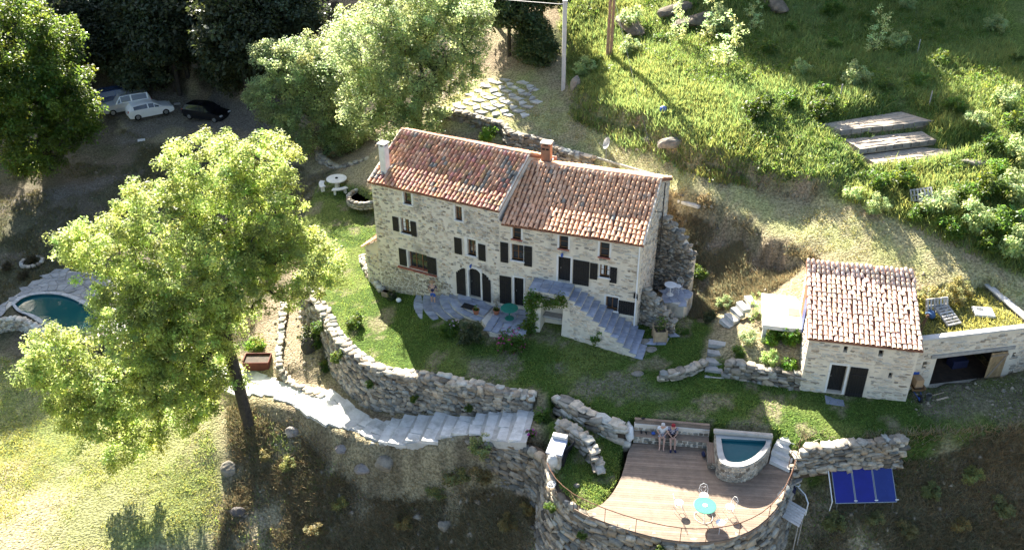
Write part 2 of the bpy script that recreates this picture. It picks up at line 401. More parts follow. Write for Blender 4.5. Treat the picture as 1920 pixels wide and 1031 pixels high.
# ---------------------------------------------------------------- the lie of the land
# TERRAIN BEGIN
HA = np.array([-8.39, 49.32, 0.0]); LL = 8.63; AL = -27.0; AR = -19.0; LR = 8.23
HJ = HA+D(AL)*LL; HK = HJ+D(AR)*LR
OB = np.array([14.94, 37.19, 0.0]); AO = -12.5; OL = 5.25; OM = OB+D(AO)*OL
AG = 9.5; GS = np.array((21.31, 37.10, 0.00))
CTRL = [(-27.24, 33.46, -7.20), (-22.98, 33.41, -7.20), (-19.10, 34.46, -7.20), (-26.24, 38.06, -6.70), (-21.84, 38.65, -6.50), (-31.35, 44.14, -6.20), (-32.97, 48.43, -6.10), (-37.42, 50.93, -6.10), (-29.95, 47.93, -6.20), (-25.03, 46.03, -6.10),
 (-16.17, 33.85, -7.80), (-16.44, 37.82, -6.60), (-15.34, 40.38, -5.30), (-18.14, 42.72, -5.20), (-16.88, 43.22, -4.60), (-10.65, 34.49, -8.60), (-12.26, 37.96, -6.80), (-11.17, 39.74, -5.20), (-7.75, 35.04, -8.00), (-7.25, 37.49, -5.60),
 (-3.90, 34.04, -8.20), (-3.86, 35.99, -5.00), (-0.12, 34.08, -4.70), (-0.67, 35.19, -3.50), (0.13, 32.38, -6.40), (2.55, 31.78, -5.80), (7.59, 31.45, -5.50), (13.59, 31.10, -5.20), (14.20, 31.94, -4.20), (14.40, 33.46, -2.80), (15.48, 31.58, -3.10), (17.03, 31.66, -2.85), (18.87, 31.76, -2.80), (17.28, 32.73, -2.30), (16.93, 30.84, -3.80), (19.17, 30.71, -4.80),
 (17.02, 33.73, -2.00), (19.94, 33.09, -1.80), (21.86, 32.53, -2.00), (23.98, 30.56, -3.60), (24.19, 32.40, -1.20), (22.35, 33.28, -0.60), (25.71, 31.45, -1.00),
 (-14.04, 49.29, -3.50), (-12.45, 44.35, -3.70), (-15.54, 51.58, -3.30), (-15.62, 45.06, -4.20), (-15.25, 56.10, -2.60), (-17.71, 60.60, -2.40), (-18.04, 52.55, -3.90), (-20.43, 51.31, -4.80),
 (-23.55, 49.43, -5.20), (-25.06, 58.15, -4.60), (-17.31, 67.36, -1.60), (-20.91, 71.48, -2.00), (-27.31, 78.00, -2.20), (-34.49, 81.86, -2.20), (-42.17, 78.10, -2.60), (-45.41, 74.32, -3.00), (-42.18, 66.90, -4.00), (-34.50, 70.32, -3.30), (-36.05, 62.44, -4.60), (-38.03, 57.54, -5.00), (-42.87, 60.78, -5.00),
 (-30.19, 86.91, -1.60), (-30.00, 88.27, 1.50), (-39.93, 87.43, 0.80), (-49.88, 89.22, 0.30), (-37.73, 91.07, 4.50), (-20.31, 86.81, 4.50), (-26.81, 90.89, 5.50), (-52.21, 93.70, 5.00), (-19.65, 80.08, -0.50), (-14.13, 69.54, -1.20), (-11.40, 70.20, 0.40),
 (-5.13, 65.29, 4.80), (-2.33, 66.94, 5.00), (1.73, 64.60, 5.20), (0.16, 68.75, 5.40), (-3.34, 72.69, 5.40), (1.03, 70.90, 6.40), (1.65, 61.43, 5.00), (6.40, 58.40, 4.60), (9.80, 53.55, 4.30), (11.92, 53.92, 4.60), (12.44, 50.87, 4.00), (15.90, 48.77, 4.30), (19.82, 45.88, 4.20), (23.71, 43.88, 4.00), (27.17, 41.46, 3.60), (29.29, 39.88, 3.40),
 (10.52, 51.31, 3.80), (11.00, 49.32, 2.20), (10.71, 46.30, -0.20), (11.29, 44.13, -0.30), (14.05, 47.14, 3.20), (15.05, 45.28, 1.90), (13.61, 44.09, 1.20), (15.55, 45.53, 3.20), (12.67, 46.95, 0.90), (13.07, 41.96, 1.70), (11.95, 43.10, 0.40), (13.80, 39.85, 1.20), (14.47, 37.87, 0.90), (11.91, 38.77, 0.60),
 (5.24, 63.72, 6.12), (7.88, 59.22, 6.34), (10.36, 56.04, 6.34), (13.35, 53.26, 6.20), (16.38, 51.64, 5.98), (18.74, 50.34, 5.48), (4.82, 62.90, 5.20), (8.26, 58.63, 5.00), (11.34, 54.74, 4.80), (14.91, 51.81, 4.70), (17.73, 49.71, 4.60),
 (9.71, 65.81, 8.00), (13.74, 66.43, 8.57), (16.26, 59.47, 7.78), (18.67, 54.55, 7.06), (21.46, 57.31, 7.78), (12.49, 58.69, 7.35), (27.64, 54.87, 7.56), (28.42, 49.13, 6.48), (23.12, 47.28, 5.70), (20.41, 48.43, 5.50), (25.55, 45.26, 5.00), (27.97, 43.96, 5.00), (30.23, 49.95, 7.13), (23.09, 55.51, 7.28), (24.69, 51.84, 6.34),
 (10.43, 72.44, 9.72), (18.73, 71.59, 9.87), (26.22, 68.48, 9.44), (32.62, 64.21, 9.08), (38.99, 70.26, 10.44), (6.19, 71.64, 7.42), (1.93, 72.85, 8.40), (37.82, 59.80, 8.57),
 (0, 100, 15), (40, 100, 18), (-40, 125, 13), (0, 150, 40), (60, 150, 48), (-90, 150, 22), (-70, 70, -5), (-60, 40, -8), (0, 10, -13), (-40, 15, -11), (35, 15, -8), (45, 40, 1), (45, 65, 7.5), (0, -20, -18), (-1, 57, 1.5), (5, 55, 2.0), (9, 52, 2.5), (-90, 100, 2)]
CTRL = np.array(CTRL, float)
def _tps_fit(P):
    n = len(P); d2 = ((P[:, None, :2]-P[None, :, :2])**2).sum(-1); K = np.where(d2 > 0, .5*d2*np.log(d2+1e-12), 0)+np.eye(n)*12
    A = np.zeros((n+3, n+3)); A[:n, :n] = K; A[:n, n] = 1; A[:n, n+1:] = P[:, :2]; A[n:, :n] = A[:n, n:].T
    return np.linalg.solve(A, np.concatenate([P[:, 2], np.zeros(3)]))
_TW = _tps_fit(CTRL)
def base_z(X, Y):
    X = np.asarray(X, float); Y = np.asarray(Y, float); s = _TW[-3]+_TW[-2]*X+_TW[-1]*Y
    for i in range(len(CTRL)):
        d2 = (X-CTRL[i, 0])**2+(Y-CTRL[i, 1])**2; s = s+_TW[i]*.5*d2*np.log(d2+1e-12)
    return s
def lawn_z(X, Y):
    X = np.asarray(X, float); Y = np.asarray(Y, float)
    return -2.6+.035*X+.055*Y-_sm((-1-X)/7)*(.5+.05*(np.clip(Y, 36, 52)-40))
WALLTOP = [(-13.79, 49.49, -1.35), (-12.66, 47.99, -1.33), (-11.82, 46.49, -1.30), (-10.97, 44.56, -1.28), (-9.68, 42.42, -1.22), (-8.17, 40.84, -1.15), (-6.72, 40.00, -1.08), (-4.74, 39.32, -0.98), (-2.65, 38.31, -0.90), (-0.64, 37.60, -0.83), (0.91, 37.17, -0.75)]
WALLTOP = smooth_poly(WALLTOP, 1)
LAWN = [tuple(p) for p in WALLTOP]+[(1.37, 35.76, -0.75), (2.31, 37.05, -0.70), (3.77, 36.02, -0.65), (5.86, 34.67, -0.50), (6.14, 35.23, -0.50), (10.11, 34.57, -0.40), (12.82, 33.94, -0.30), (13.44, 32.66, -0.25), (16.47, 33.12, -0.10), (19.09, 33.27, 0.00), (20.88, 33.29, 0.10), (25.46, 33.76, 0.30),
 (29.37, 38.27, 0.40), (26.81, 37.89, 0.30), (21.31, 37.15, 0.10), (20, 38.5, 0), (14.9, 38.0, 0), (15.19, 37.87, -0.10), (13.35, 38.42, -0.15), (11.55, 39.30, -0.30), (10.39, 39.54, -0.40), (11.61, 43.25, -0.45), (10.25, 44.37, -0.45), (8.2, 43.5, 0), (8, 46, 0), (0, 50, 0), (-5.5, 54, 0), (-10.78, 60.85, -1.25), (-15.18, 65.29, -1.35), (-15.65, 58.88, -1.50)]
_q = np.array([(5.87, 34.81, -1.40), (2.38, 30.46, -1.40), (2.29, 36.50, -0.85)])
_pl = np.linalg.solve(np.c_[_q[:, :2], np.ones(3)], _q[:, 2])
def bbq_z(X, Y): return np.clip(_pl[0]*X+_pl[1]*Y+_pl[2], -1.45, -.75)
BBQ = [(5.98, 35.29, -1.40), (3.80, 36.13, -1.10), (2.36, 36.88, -0.85), (1.43, 35.84, -1.00), (1.57, 34.37, -1.30), (1.60, 32.95, -1.40), (1.70, 32.03, -1.40), (2.11, 31.15, -1.40), (2.98, 30.18, -1.40), (4.06, 29.71, -1.40), (5.31, 32.16, -1.40)]
DECKP = [(6.05, 34.75, -1.35), (10.14, 34.45, -1.35), (10.49, 35.09, -1.00), (13.08, 34.57, -1.00), (13.83, 33.39, -1.35), (13.73, 33.01, -1.35), (13.20, 31.81, -1.35), (12.39, 30.44, -1.35), (11.32, 29.30, -1.35), (10.32, 28.65, -1.35), (9.29, 28.32, -1.35), (8.25, 28.21, -1.35), (7.07, 28.32, -1.35), (5.77, 28.71, -1.35), (4.50, 29.27, -1.35), (3.10, 30.04, -1.35), (4.00, 30.46, -1.35), (4.59, 31.13, -1.35), (5.12, 32.11, -1.35), (5.48, 33.21, -1.35), (5.74, 34.16, -1.35)]
WALK = np.array([(-18.64, 45.57, -4.55), (-16.72, 43.98, -4.50), (-14.25, 43.19, -4.40), (-11.74, 41.90, -4.20), (-9.52, 39.89, -3.95), (-7.42, 38.35, -3.55), (-5.62, 37.84, -3.05), (-3.83, 37.42, -2.55), (-2.07, 37.03, -2.05), (-0.64, 36.78, -1.60), (1.03, 36.43, -1.10)])
POOLT = [(-37.56, 51.92, -5.00), (-36.13, 53.56, -5.00), (-35.48, 55.43, -5.00), (-34.39, 58.77, -5.00), (-28.45, 57.34, -5.00), (-22.76, 51.64, -5.00), (-21.45, 47.34, -5.00), (-25.13, 47.99, -5.00), (-27.80, 49.96, -5.00), (-30.04, 49.75, -5.00), (-32.27, 51.17, -5.00), (-34.09, 52.38, -5.00), (-35.59, 52.40, -5.00), (-36.75, 50.31, -5.00)]
POOLW = [(-35.23, 53.88, -5.00), (-35.03, 54.85, -5.00), (-33.87, 55.25, -5.00), (-32.22, 55.01, -5.00), (-30.15, 53.65, -5.00), (-28.40, 52.01, -5.00), (-28.00, 50.59, -5.00), (-29.11, 50.11, -5.00), (-30.64, 50.51, -5.00), (-32.03, 51.55, -5.00), (-33.18, 52.49, -5.00), (-34.34, 52.91, -5.00)]
BEDS = [[(20.19, 55.42, 7.35), (26.25, 57.51, 7.35), (27.75, 55.75, 7.13), (21.17, 54.31, 7.13)], [(21.28, 53.95, 6.84), (26.90, 55.21, 6.84), (27.22, 53.78, 6.70), (21.82, 52.40, 6.70)], [(21.94, 52.40, 6.41), (26.37, 53.62, 6.41), (29.48, 52.69, 6.27), (22.46, 51.10, 6.27)]]
def path_z(X, Y):
    b = np.full(np.shape(X), 1e9); z = np.zeros(np.shape(X))
    for p, q in zip(WALK[:-1], WALK[1:]):
        ab = q[:2]-p[:2]; t = np.clip(((X-p[0])*ab[0]+(Y-p[1])*ab[1])/(ab@ab), 0, 1); d = np.hypot(X-p[0]-t*ab[0], Y-p[1]-t*ab[1])
        z = np.where(d < b, p[2]+(q[2]-p[2])*t, z); b = np.minimum(b, d)
    return z, b
BL1 = [(3.91, 66.49, 5.40), (4.84, 63.22, 5.20), (8.28, 58.81, 5.00), (11.37, 54.91, 4.80), (14.91, 51.81, 4.70), (17.73, 49.71, 4.60), (19.28, 48.32, 4.50)]
BL2 = [(9.89, 52.96, 4.20), (12.39, 50.58, 4.00), (13.67, 48.86, 4.10), (15.41, 46.66, 4.00), (17.35, 44.59, 3.80)]
def bank(z, X, Y, line, up, dn, fu, fd):
    b = np.full(np.shape(X), 1e9); sg = np.ones(np.shape(X)); e = np.zeros(np.shape(X)); n = len(line)-1
    for i, (p, q) in enumerate(zip(line[:-1], line[1:])):
        p = np.array(p[:2]); ab = np.array(q[:2])-p; t0 = ((X-p[0])*ab[0]+(Y-p[1])*ab[1])/(ab@ab); t = np.clip(t0, 0, 1); d = np.hypot(X-p[0]-t*ab[0], Y-p[1]-t*ab[1])
        c = np.sign(ab[0]*(Y-p[1])-ab[1]*(X-p[0])); m = d < b; sg = np.where(m, c, sg); e = np.where(m, (i+t)/n, e); b = np.minimum(b, d)
    w = _sm(e/.12)*_sm((1-e)/.12); s = b*sg+(fbm(X, Y, .7, 61)-.5)*1.4
    return z+w*np.where(s > 0, up*np.exp(-s/fu)*_sm(s/.45), -dn*np.exp(s/fd))
PGAP = [tuple(p) for p in WALLTOP[5:]]+[tuple(p) for p in WALK[::-1][:-3]]
GFOOT = [GS+D(AG)*a+N(AG)*b for a, b in ((-1.4, .1), (5.5, .1), (5.5, 3.9), (-1.4, 3.9))]
GFRONT = [GS+D(AG)*a+N(AG)*b for a, b in ((-1.6, -.9), (5.9, -.9), (5.9, .25), (-1.6, .25))]
def _sm(t): t = np.clip(t, 0, 1); return t*t*(3-2*t)
def ground_z(X, Y):
    X = np.asarray(X, float); Y = np.asarray(Y, float)
    z = base_z(X, Y)+(fbm(X, Y, .35, 3)-.5)*.45
    zp, dp = path_z(X, Y); k = 1-_sm((dp-1.0)/.9); z = z*(1-k)+zp*k
    def over(z, poly, zz, fe):
        d = pdist(poly, X, Y); ins = inside(poly, X, Y); k = np.where(ins, 1.0, 1-_sm(d/fe)); return z*(1-k)+zz*k
    def over_in(z, poly, zz, a, b):
        d = pdist(poly, X, Y); sd = np.where(inside(poly, X, Y), d, -d); k = _sm((sd-a)/b); return z*(1-k)+zz*k
    z = over(z, PGAP, zp-.05+.12*np.clip(dp-1.0, 0, 4), .3)
    z = bank(z, X, Y, BL1, .8, .3, 4.0, 2.0); z = bank(z, X, Y, BL2, .35, 1.0, 2.0, 3.5)
    z = over_in(z, LAWN, lawn_z(X, Y)+(fbm(X, Y, .3, 9)-.5)*.12, .22, .15)
    z = over_in(z, BBQ, bbq_z(X, Y)+(fbm(X, Y, .5, 5)-.5)*.06, .15, .15)
    z = over_in(z, DECKP, -1.62, .15, .15)
    z = over(z, POOLT, -5.12, .25)
    z = np.where(inside(POOLW, X, Y) & (pdist(POOLW, X, Y) > .05), -6.6, z)
    for b in BEDS: z = over(z, b, np.mean([p[2] for p in b])-.05+(fbm(X, Y, 1.2, 4)-.5)*.1, .9)
    z = over(z, GFRONT, lawn_z(X, Y), .12); z = over(z, GFOOT, -.35, .1)
    return z
# TERRAIN END
def spaced(a, b, fine0, fine1, st, grow=1.22):
    xs = list(np.arange(fine0, fine1+1e-6, st)); s = st; x = xs[-1]
    while x < b: s *= grow; x += s; xs.append(x)
    s = st; x = xs[0]; pre = []
    while x > a: s *= grow; x -= s; pre.append(x)
    return np.array(pre[::-1]+xs)
GX = spaced(-500, 500, -50, 32, .3); GY = spaced(-200, 700, 22, 88, .3)
XX, YY = np.meshgrid(GX, GY); GZ = ground_z(XX, YY)
far = _sm((np.hypot(XX, YY-60)-75)/60); GZ = GZ*(1-far)+far*np.clip(10+.32*(YY-60)+6*(fbm(XX, YY, .03, 2)-.5), -30, 120)
def gz(x, y): return float(ground_z(np.array([x]), np.array([y]))[0])
def on(x, y, dz=0.0): return V3(x, y, gz(x, y)+dz)
# colours of what grows or lies on the ground
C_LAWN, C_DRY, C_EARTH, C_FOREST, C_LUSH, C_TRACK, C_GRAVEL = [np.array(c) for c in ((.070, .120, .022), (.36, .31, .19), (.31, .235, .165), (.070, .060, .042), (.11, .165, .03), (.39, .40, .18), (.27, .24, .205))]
def lerp(a, b, k): return a*(1-k[..., None])+b*k[..., None]
def ground_col(X, Y):
    n1 = fbm(X, Y, .25, 21); n2 = fbm(X, Y, .9, 33); n3 = fbm(X, Y, 2.2, 41)
    c = np.broadcast_to(C_DRY, (*X.shape, 3)).copy(); c = lerp(c, C_EARTH, _sm((n1-.48)/.12)*.75)
    def region(c, poly, col, fe=1.5, amt=1.0):
        d = pdist(poly, X, Y); s = np.where(inside(poly, X, Y), d, -d)
        return lerp(c, col, _sm((s+(n2-.5)*fe*2.4)/fe+.5)*amt)
    c = region(c, FIELD, lerp(np.broadcast_to(np.array((.30, .31, .14)), c.shape), np.array((.18, .23, .07)), _sm((n1-.42)/.15)*.8), 2.5, .92)
    c = region(c, FIELDDRY, C_DRY*1.25, 2.5, .9)
    c = region(c, SLOPE, lerp(np.broadcast_to(np.array((.19, .16, .11)), c.shape), np.array((.36, .31, .20)), _sm((n2-.45)/.14)), 1.5, .9)
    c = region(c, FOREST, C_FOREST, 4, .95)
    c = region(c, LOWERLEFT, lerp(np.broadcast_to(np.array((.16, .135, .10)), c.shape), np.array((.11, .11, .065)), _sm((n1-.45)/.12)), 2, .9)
    c = region(c, MEADOW, lerp(np.broadcast_to(C_LUSH, c.shape), C_TRACK*.9, _sm((n1-.5)/.14)*.6), 2.5, .95)
    c = region(c, TRACK, lerp(np.broadcast_to(C_TRACK, c.shape), C_DRY*1.1, _sm((n2-.44)/.12)*.7), 1.2, .95)
    c = region(c, BANK, lerp(np.broadcast_to(C_EARTH, c.shape), C_EARTH*.55, _sm((n2-.45)/.12)), .8, .85)
    c = region(c, BANK2, lerp(np.broadcast_to(C_EARTH*1.05, c.shape), C_EARTH*.6, _sm((n2-.5)/.12)), 1.0, .9)
    c = region(c, ROAD, C_GRAVEL*.8, 1.2, .9); c = region(c, ROAD2, C_GRAVEL*.8, .7, .9)
    lawn = lerp(lerp(np.broadcast_to(C_LAWN, c.shape), np.array((.15, .19, .05)), _sm((n1-.45)/.15)), np.array((.27, .235, .15)), _sm((n2-.585)/.07)*.85)
    c = region(c, LAWN, lawn, .5); c = region(c, BBQ, lawn, .4)
    for w in WORN: c = region(c, w, np.array((.25, .225, .175)), 1.0, .65)
    c = region(c, [(p[0], p[1]) for p in DUST], np.array((.24, .20, .15)), 1.2, .7)
    for b in BEDS: c = region(c, b, np.array((.30, .225, .155)), .3)
    c = region(c, DIRT, np.array((.36, .29, .20)), .8, .9)
    return np.clip(c*(.82+.36*n3)[..., None], 0, 1)
FIELD = [(-42.48, 50.88, -6.00), (-29.60, 47.92, -6.20), (-21.41, 45.59, -5.80), (-17.76, 40.61, -6.30), (-15.29, 33.65, -8.00), (-34.06, 30.96, -7.00)]
FIELDDRY = [(-38.13, 40.10, -6.80), (-28.45, 40.30, -6.70), (-25.24, 37.00, -6.90), (-25.13, 32.46, -7.30), (-33.80, 32.57, -7.30)]
SLOPE = [(-17.17, 42.70, -5.20), (-7.98, 39.02, -5.00), (1.06, 37.04, -4.50), (2.11, 34.34, -5.00), (3.34, 31.31, -6.40), (13.51, 30.80, -5.20), (14.25, 34.02, -2.60), (20.00, 33.59, -1.20), (27.29, 34.08, 0.00), (27.60, 27.70, -4.00), (-15.98, 32.38, -9.00), (-15.92, 38.02, -6.80)]
FOREST = [(-54.00, 84.18, 1.00), (-46.88, 78.05, -2.00), (-37.22, 78.27, -2.20), (-30.61, 86.44, -1.70), (-19.65, 80.08, -0.50), (-14.38, 71.29, -1.00), (-8.68, 70.32, 1.50), (-4.03, 68.22, 5.20), (-2.58, 77.95, 6.00), (0, 85, 9), (10, 130, 30), (-30, 160, 20), (-120, 160, 20), (-120, 90, 0)]
LOWERLEFT = [(-52.63, 74.50, -3.00), (-36.31, 79.77, -2.30), (-19.99, 71.46, -2.00), (-14.60, 66.87, -1.40), (-15.70, 59.07, -1.60), (-16.73, 51.91, -3.50), (-17.94, 44.52, -5.00), (-26.40, 47.04, -6.00), (-40.64, 50.85, -6.00)]
MEADOW = [(4.39, 62.73, 6.50), (7.73, 58.21, 6.90), (13.10, 52.30, 6.70), (18.61, 50.05, 5.80), (19.62, 48.85, 5.30), (22.86, 46.14, 4.90), (27.71, 41.91, 4.50), (40, 60, 8), (50, 110, 25), (10, 110, 22), (4.50, 72.42, 8.50)]
TRACK = [(-5.71, 68.27, 5.20), (1.87, 69.93, 5.40), (4.48, 63.72, 5.30), (8.30, 59.00, 5.00), (11.66, 54.57, 4.80), (14.88, 51.66, 4.70), (17.59, 49.21, 4.60), (21.59, 46.73, 4.60), (27.50, 41.30, 4.20), (30.27, 39.46, 4.00), (28.23, 38.40, 3.40), (22.64, 41.89, 3.90), (19.28, 44.09, 4.00), (15.51, 47.12, 4.10), (12.51, 51.24, 4.00), (9.41, 53.21, 4.20), (3.02, 57.57, 4.60), (-5.10, 64.74, 4.80)]
BANK = [(4.22, 62.98, 6.00), (7.75, 58.26, 6.80), (13.09, 52.20, 6.60), (18.18, 49.69, 5.80), (18.89, 49.47, 5.00), (17.69, 49.57, 4.60), (14.88, 51.66, 4.70), (11.34, 54.74, 4.80), (8.26, 58.63, 5.00), (4.80, 62.59, 5.20)]
BANK2 = [(10.04, 52.80, 4.20), (12.44, 50.87, 4.00), (15.51, 47.12, 4.10), (17.66, 44.72, 4.00), (17.48, 45.07, 2.00), (14.84, 44.30, 1.60), (11.58, 44.47, 0.60), (9.72, 44.16, -0.30), (9.41, 49.71, 2.00)]
ROAD = [(-38.19, 85.04, -2.20), (-28.25, 85.42, -1.90), (-21.97, 80.77, -1.80), (-19.91, 75.62, -1.80), (-23.22, 77.41, -2.00), (-31.38, 80.04, -2.20), (-35.40, 77.20, -2.40)]
ROAD2 = [(-44.73, 66.58, -4.20), (-40.25, 68.61, -3.80), (-36.44, 70.57, -3.40), (-32.37, 72.20, -3.10), (-31.55, 71.09, -3.20), (-35.44, 69.10, -3.50), (-39.73, 67.32, -4.00), (-44.05, 65.17, -4.30)]
WORN = [[(2.82, 38.74, -0.70), (6.27, 38.66, -0.50), (9.16, 37.14, -0.40), (7.67, 36.42, -0.50), (4.18, 37.69, -0.60)], [(-3.06, 41.02, -0.90), (-0.05, 40.34, -0.80), (-0.94, 39.23, -0.85)], [(1.43, 40.19, -0.70), (4.29, 39.06, -0.60), (3.66, 38.27, -0.70)]]
DUST = [(20.37, 36.68, 0.00), (26.88, 37.75, 0.30), (28.30, 36.18, 0.30), (24.43, 33.78, 0.30), (20.27, 35.00, 0.00)]
DIRT = [(-16.50, 51.75, -3.40), (-14.93, 52.05, -3.40), (-12.59, 47.00, -3.60), (-11.55, 42.90, -3.80), (-12.82, 42.53, -4.30), (-14.71, 44.79, -4.00), (-15.97, 48.39, -3.70)]
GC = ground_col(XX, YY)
ny, nx = XX.shape
idx = np.arange(nx*ny).reshape(ny, nx)
gf = np.stack([idx[:-1, :-1], idx[:-1, 1:], idx[1:, 1:], idx[1:, :-1]], -1).reshape(-1, 4)
def ground_mat():
    m = M('ground', (1.12, 1.12, 1.10), (.5, .5, .48), rough=.95, scale=7.0, bump=1.0, bscale=9, detail=12, spec=.1, stain=None, bdist=.14, mixlo=.4, mixhi=.6)
    return m
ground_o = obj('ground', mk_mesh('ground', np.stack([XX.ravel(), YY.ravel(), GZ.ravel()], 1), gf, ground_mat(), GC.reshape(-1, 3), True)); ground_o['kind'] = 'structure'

# ---------------------------------------------------------------- building helpers
def wall_holes(g, p0, u, n, s0, s1, z0, z1, holes, depth=.28):
    """face of a wall seen from -n, with rectangular openings and their reveals"""
    xs = sorted({s0, s1, *[h[0] for h in holes], *[h[1] for h in holes]}); zs = sorted({z0, z1, *[h[2] for h in holes], *[h[3] for h in holes]})
    P = lambda s, z, d=0.0: p0+u*s+ZZ*z+n*d
    for a, b in zip(xs[:-1], xs[1:]):
        for c, d in zip(zs[:-1], zs[1:]):
            m = ((a+b)/2, (c+d)/2)
            if any(h[0] < m[0] < h[1] and h[2] < m[1] < h[3] for h in holes): continue
            g.add([P(a, c), P(b, c), P(b, d), P(a, d)], [(0, 1, 2, 3)])
    for h in holes:
        a, b, c, d = h[:4]; F = [P(a, c), P(b, c), P(b, d), P(a, d)]; B = [q+n*depth for q in F]
        g.add(F+B, [(0, 4, 5, 1), (1, 5, 6, 2), (2, 6, 7, 3), (3, 7, 4, 0)])
def face_stones(p0, u, n, s0, s1, z0, z1, holes, sw, sh, fill=.8, colf=None, top=None, proud=.012):
    out = []; z = z0
    while z < z1:
        h = RNG.uniform(*sh); s = s0+RNG.uniform(0, .15)
        while s < s1:
            w = RNG.uniform(*sw); c = s+w/2; zc = z+h/2+RNG.normal(0, h*.18); tz = z1 if top is None else top(c)
            ok = c+w/2 < s1+.02 and zc+h/2 < tz and not any(a[0]-.10-w/2 < c < a[1]+.10+w/2 and a[2]-.06-h/2 < zc < a[3]+.08+h/2 for a in holes)
            if ok and RNG.random() < (fill(c, zc) if callable(fill) else fill):
                a = RNG.normal(0, .07); uu = u*cos(a)+ZZ*sin(a)
                out.append((p0+u*c+ZZ*zc-n*RNG.uniform(-.006, proud), (w*RNG.uniform(.40, .49), .035, h*RNG.uniform(.40, .49)), uu, ZZ, colf(c, zc) if colf else stone_col(.55, 1.5, .05)))
            s += w
        z += h
    return out
def tile_mesh(pitch, row, mat):
    r0 = pitch*.43; r1 = pitch*.34; v = []; f = []; k = 7; L = row*1.16
    for (r, y, lift, th) in ((r0, -.02, .024, 0), (r1, L, .0, 0), (r0-.016, -.02, .024, 0)):
        for i in range(k):
            a = pi*i/(k-1); v.append((cos(a)*r, y, sin(a)*r*.92+lift))
    for i in range(k-1): f.append((i, i+1, k+i+1, k+i)); f.append((2*k+i, 2*k+i+1, i+1, i))
    return mk_mesh('tile', np.array(v), [q[::-1] for q in f], MATS[mat], smooth=False)
def roof_tiles(parent, o, u, up, nrm, width, slope, ncol, nrow, mat, nobj, colf, fill_name='tile_rows', wob=.02):
    """o eave corner, u along the eave, up the slope, nrm outward"""
    pitch = width/ncol; row = slope/nrow; me = tile_mesh(pitch, row, mat); tv = np.array([v.co for v in me.vertices]); tf = np.array([tuple(p.vertices) for p in me.polygons])
    pl = wloc(parent); R3 = Matrix((u, up, nrm)).transposed(); vv = []; ff = []; cc = []; b = 0; n = 0
    for r in range(nrow):
        for c in range(ncol):
            p = o+u*((c+.5)*pitch+RNG.normal(0, wob))+up*(r*row+RNG.normal(0, wob))+nrm*(.05+RNG.normal(0, .006)+.05*(vnoise(np.array([c*pitch]), np.array([r*row]), .55, 3)[0]-.5)); col = colf((c+.5)/ncol, (r+.5)/nrow)
            a = RNG.normal(0, .012); uu = u*cos(a)+up*sin(a); vp = up*cos(a)-u*sin(a)
            if n < nobj:
                t = obj('tile', me, parent); t.location = [float(x) for x in (p-pl)]; t.rotation_euler = Matrix((uu, vp, nrm)).transposed().to_euler(); t.color = (*[float(x) for x in col], 1); n += 1
            else:
                vv.append(p+tv[:, :1]*uu+tv[:, 1:2]*vp+tv[:, 2:]*nrm); ff.append(tf+b); cc.append(np.tile(np.array(col), (len(tv), 1))); b += len(tv)
    if vv:
        t = obj(fill_name, mk_mesh(fill_name, np.concatenate(vv)-pl, np.concatenate(ff), MATS[mat], np.concatenate(cc)), parent); t['kind'] = 'stuff'
def shutter(parent, P, u, n, s0, s1, z0, z1, arch=0.0, nm='shutter'):
    """black boarded shutter folded open against the wall"""
    w = (s1-s0); k = max(3, int(round(w/.13))); root = None
    for i in range(k):
        a = s0+w*i/k; b = a+w/k-.008; g = G(); t = (i+.5)/k
        zt = z1-(arch*(1-sin(pi*.5*t)) if arch > 0 else (-arch)*(1-sin(pi*.5*(1-t))) if arch < 0 else 0)
        g.box(P((a+b)/2, (z0+zt)/2, .045), (b-a, .035, zt-z0), u)
        if root is None: root = g.build(nm, MATS['dark_wood'], parent)
        else: g.build('board', MATS['dark_wood'], root)
    for z in (z0+(z1-z0)*.16, z0+(z1-z0)*.78): G().box(P((s0+s1)/2, z, .075), (w*.94, .025, .07), u).build('batten', MATS['black'], root)
    return root
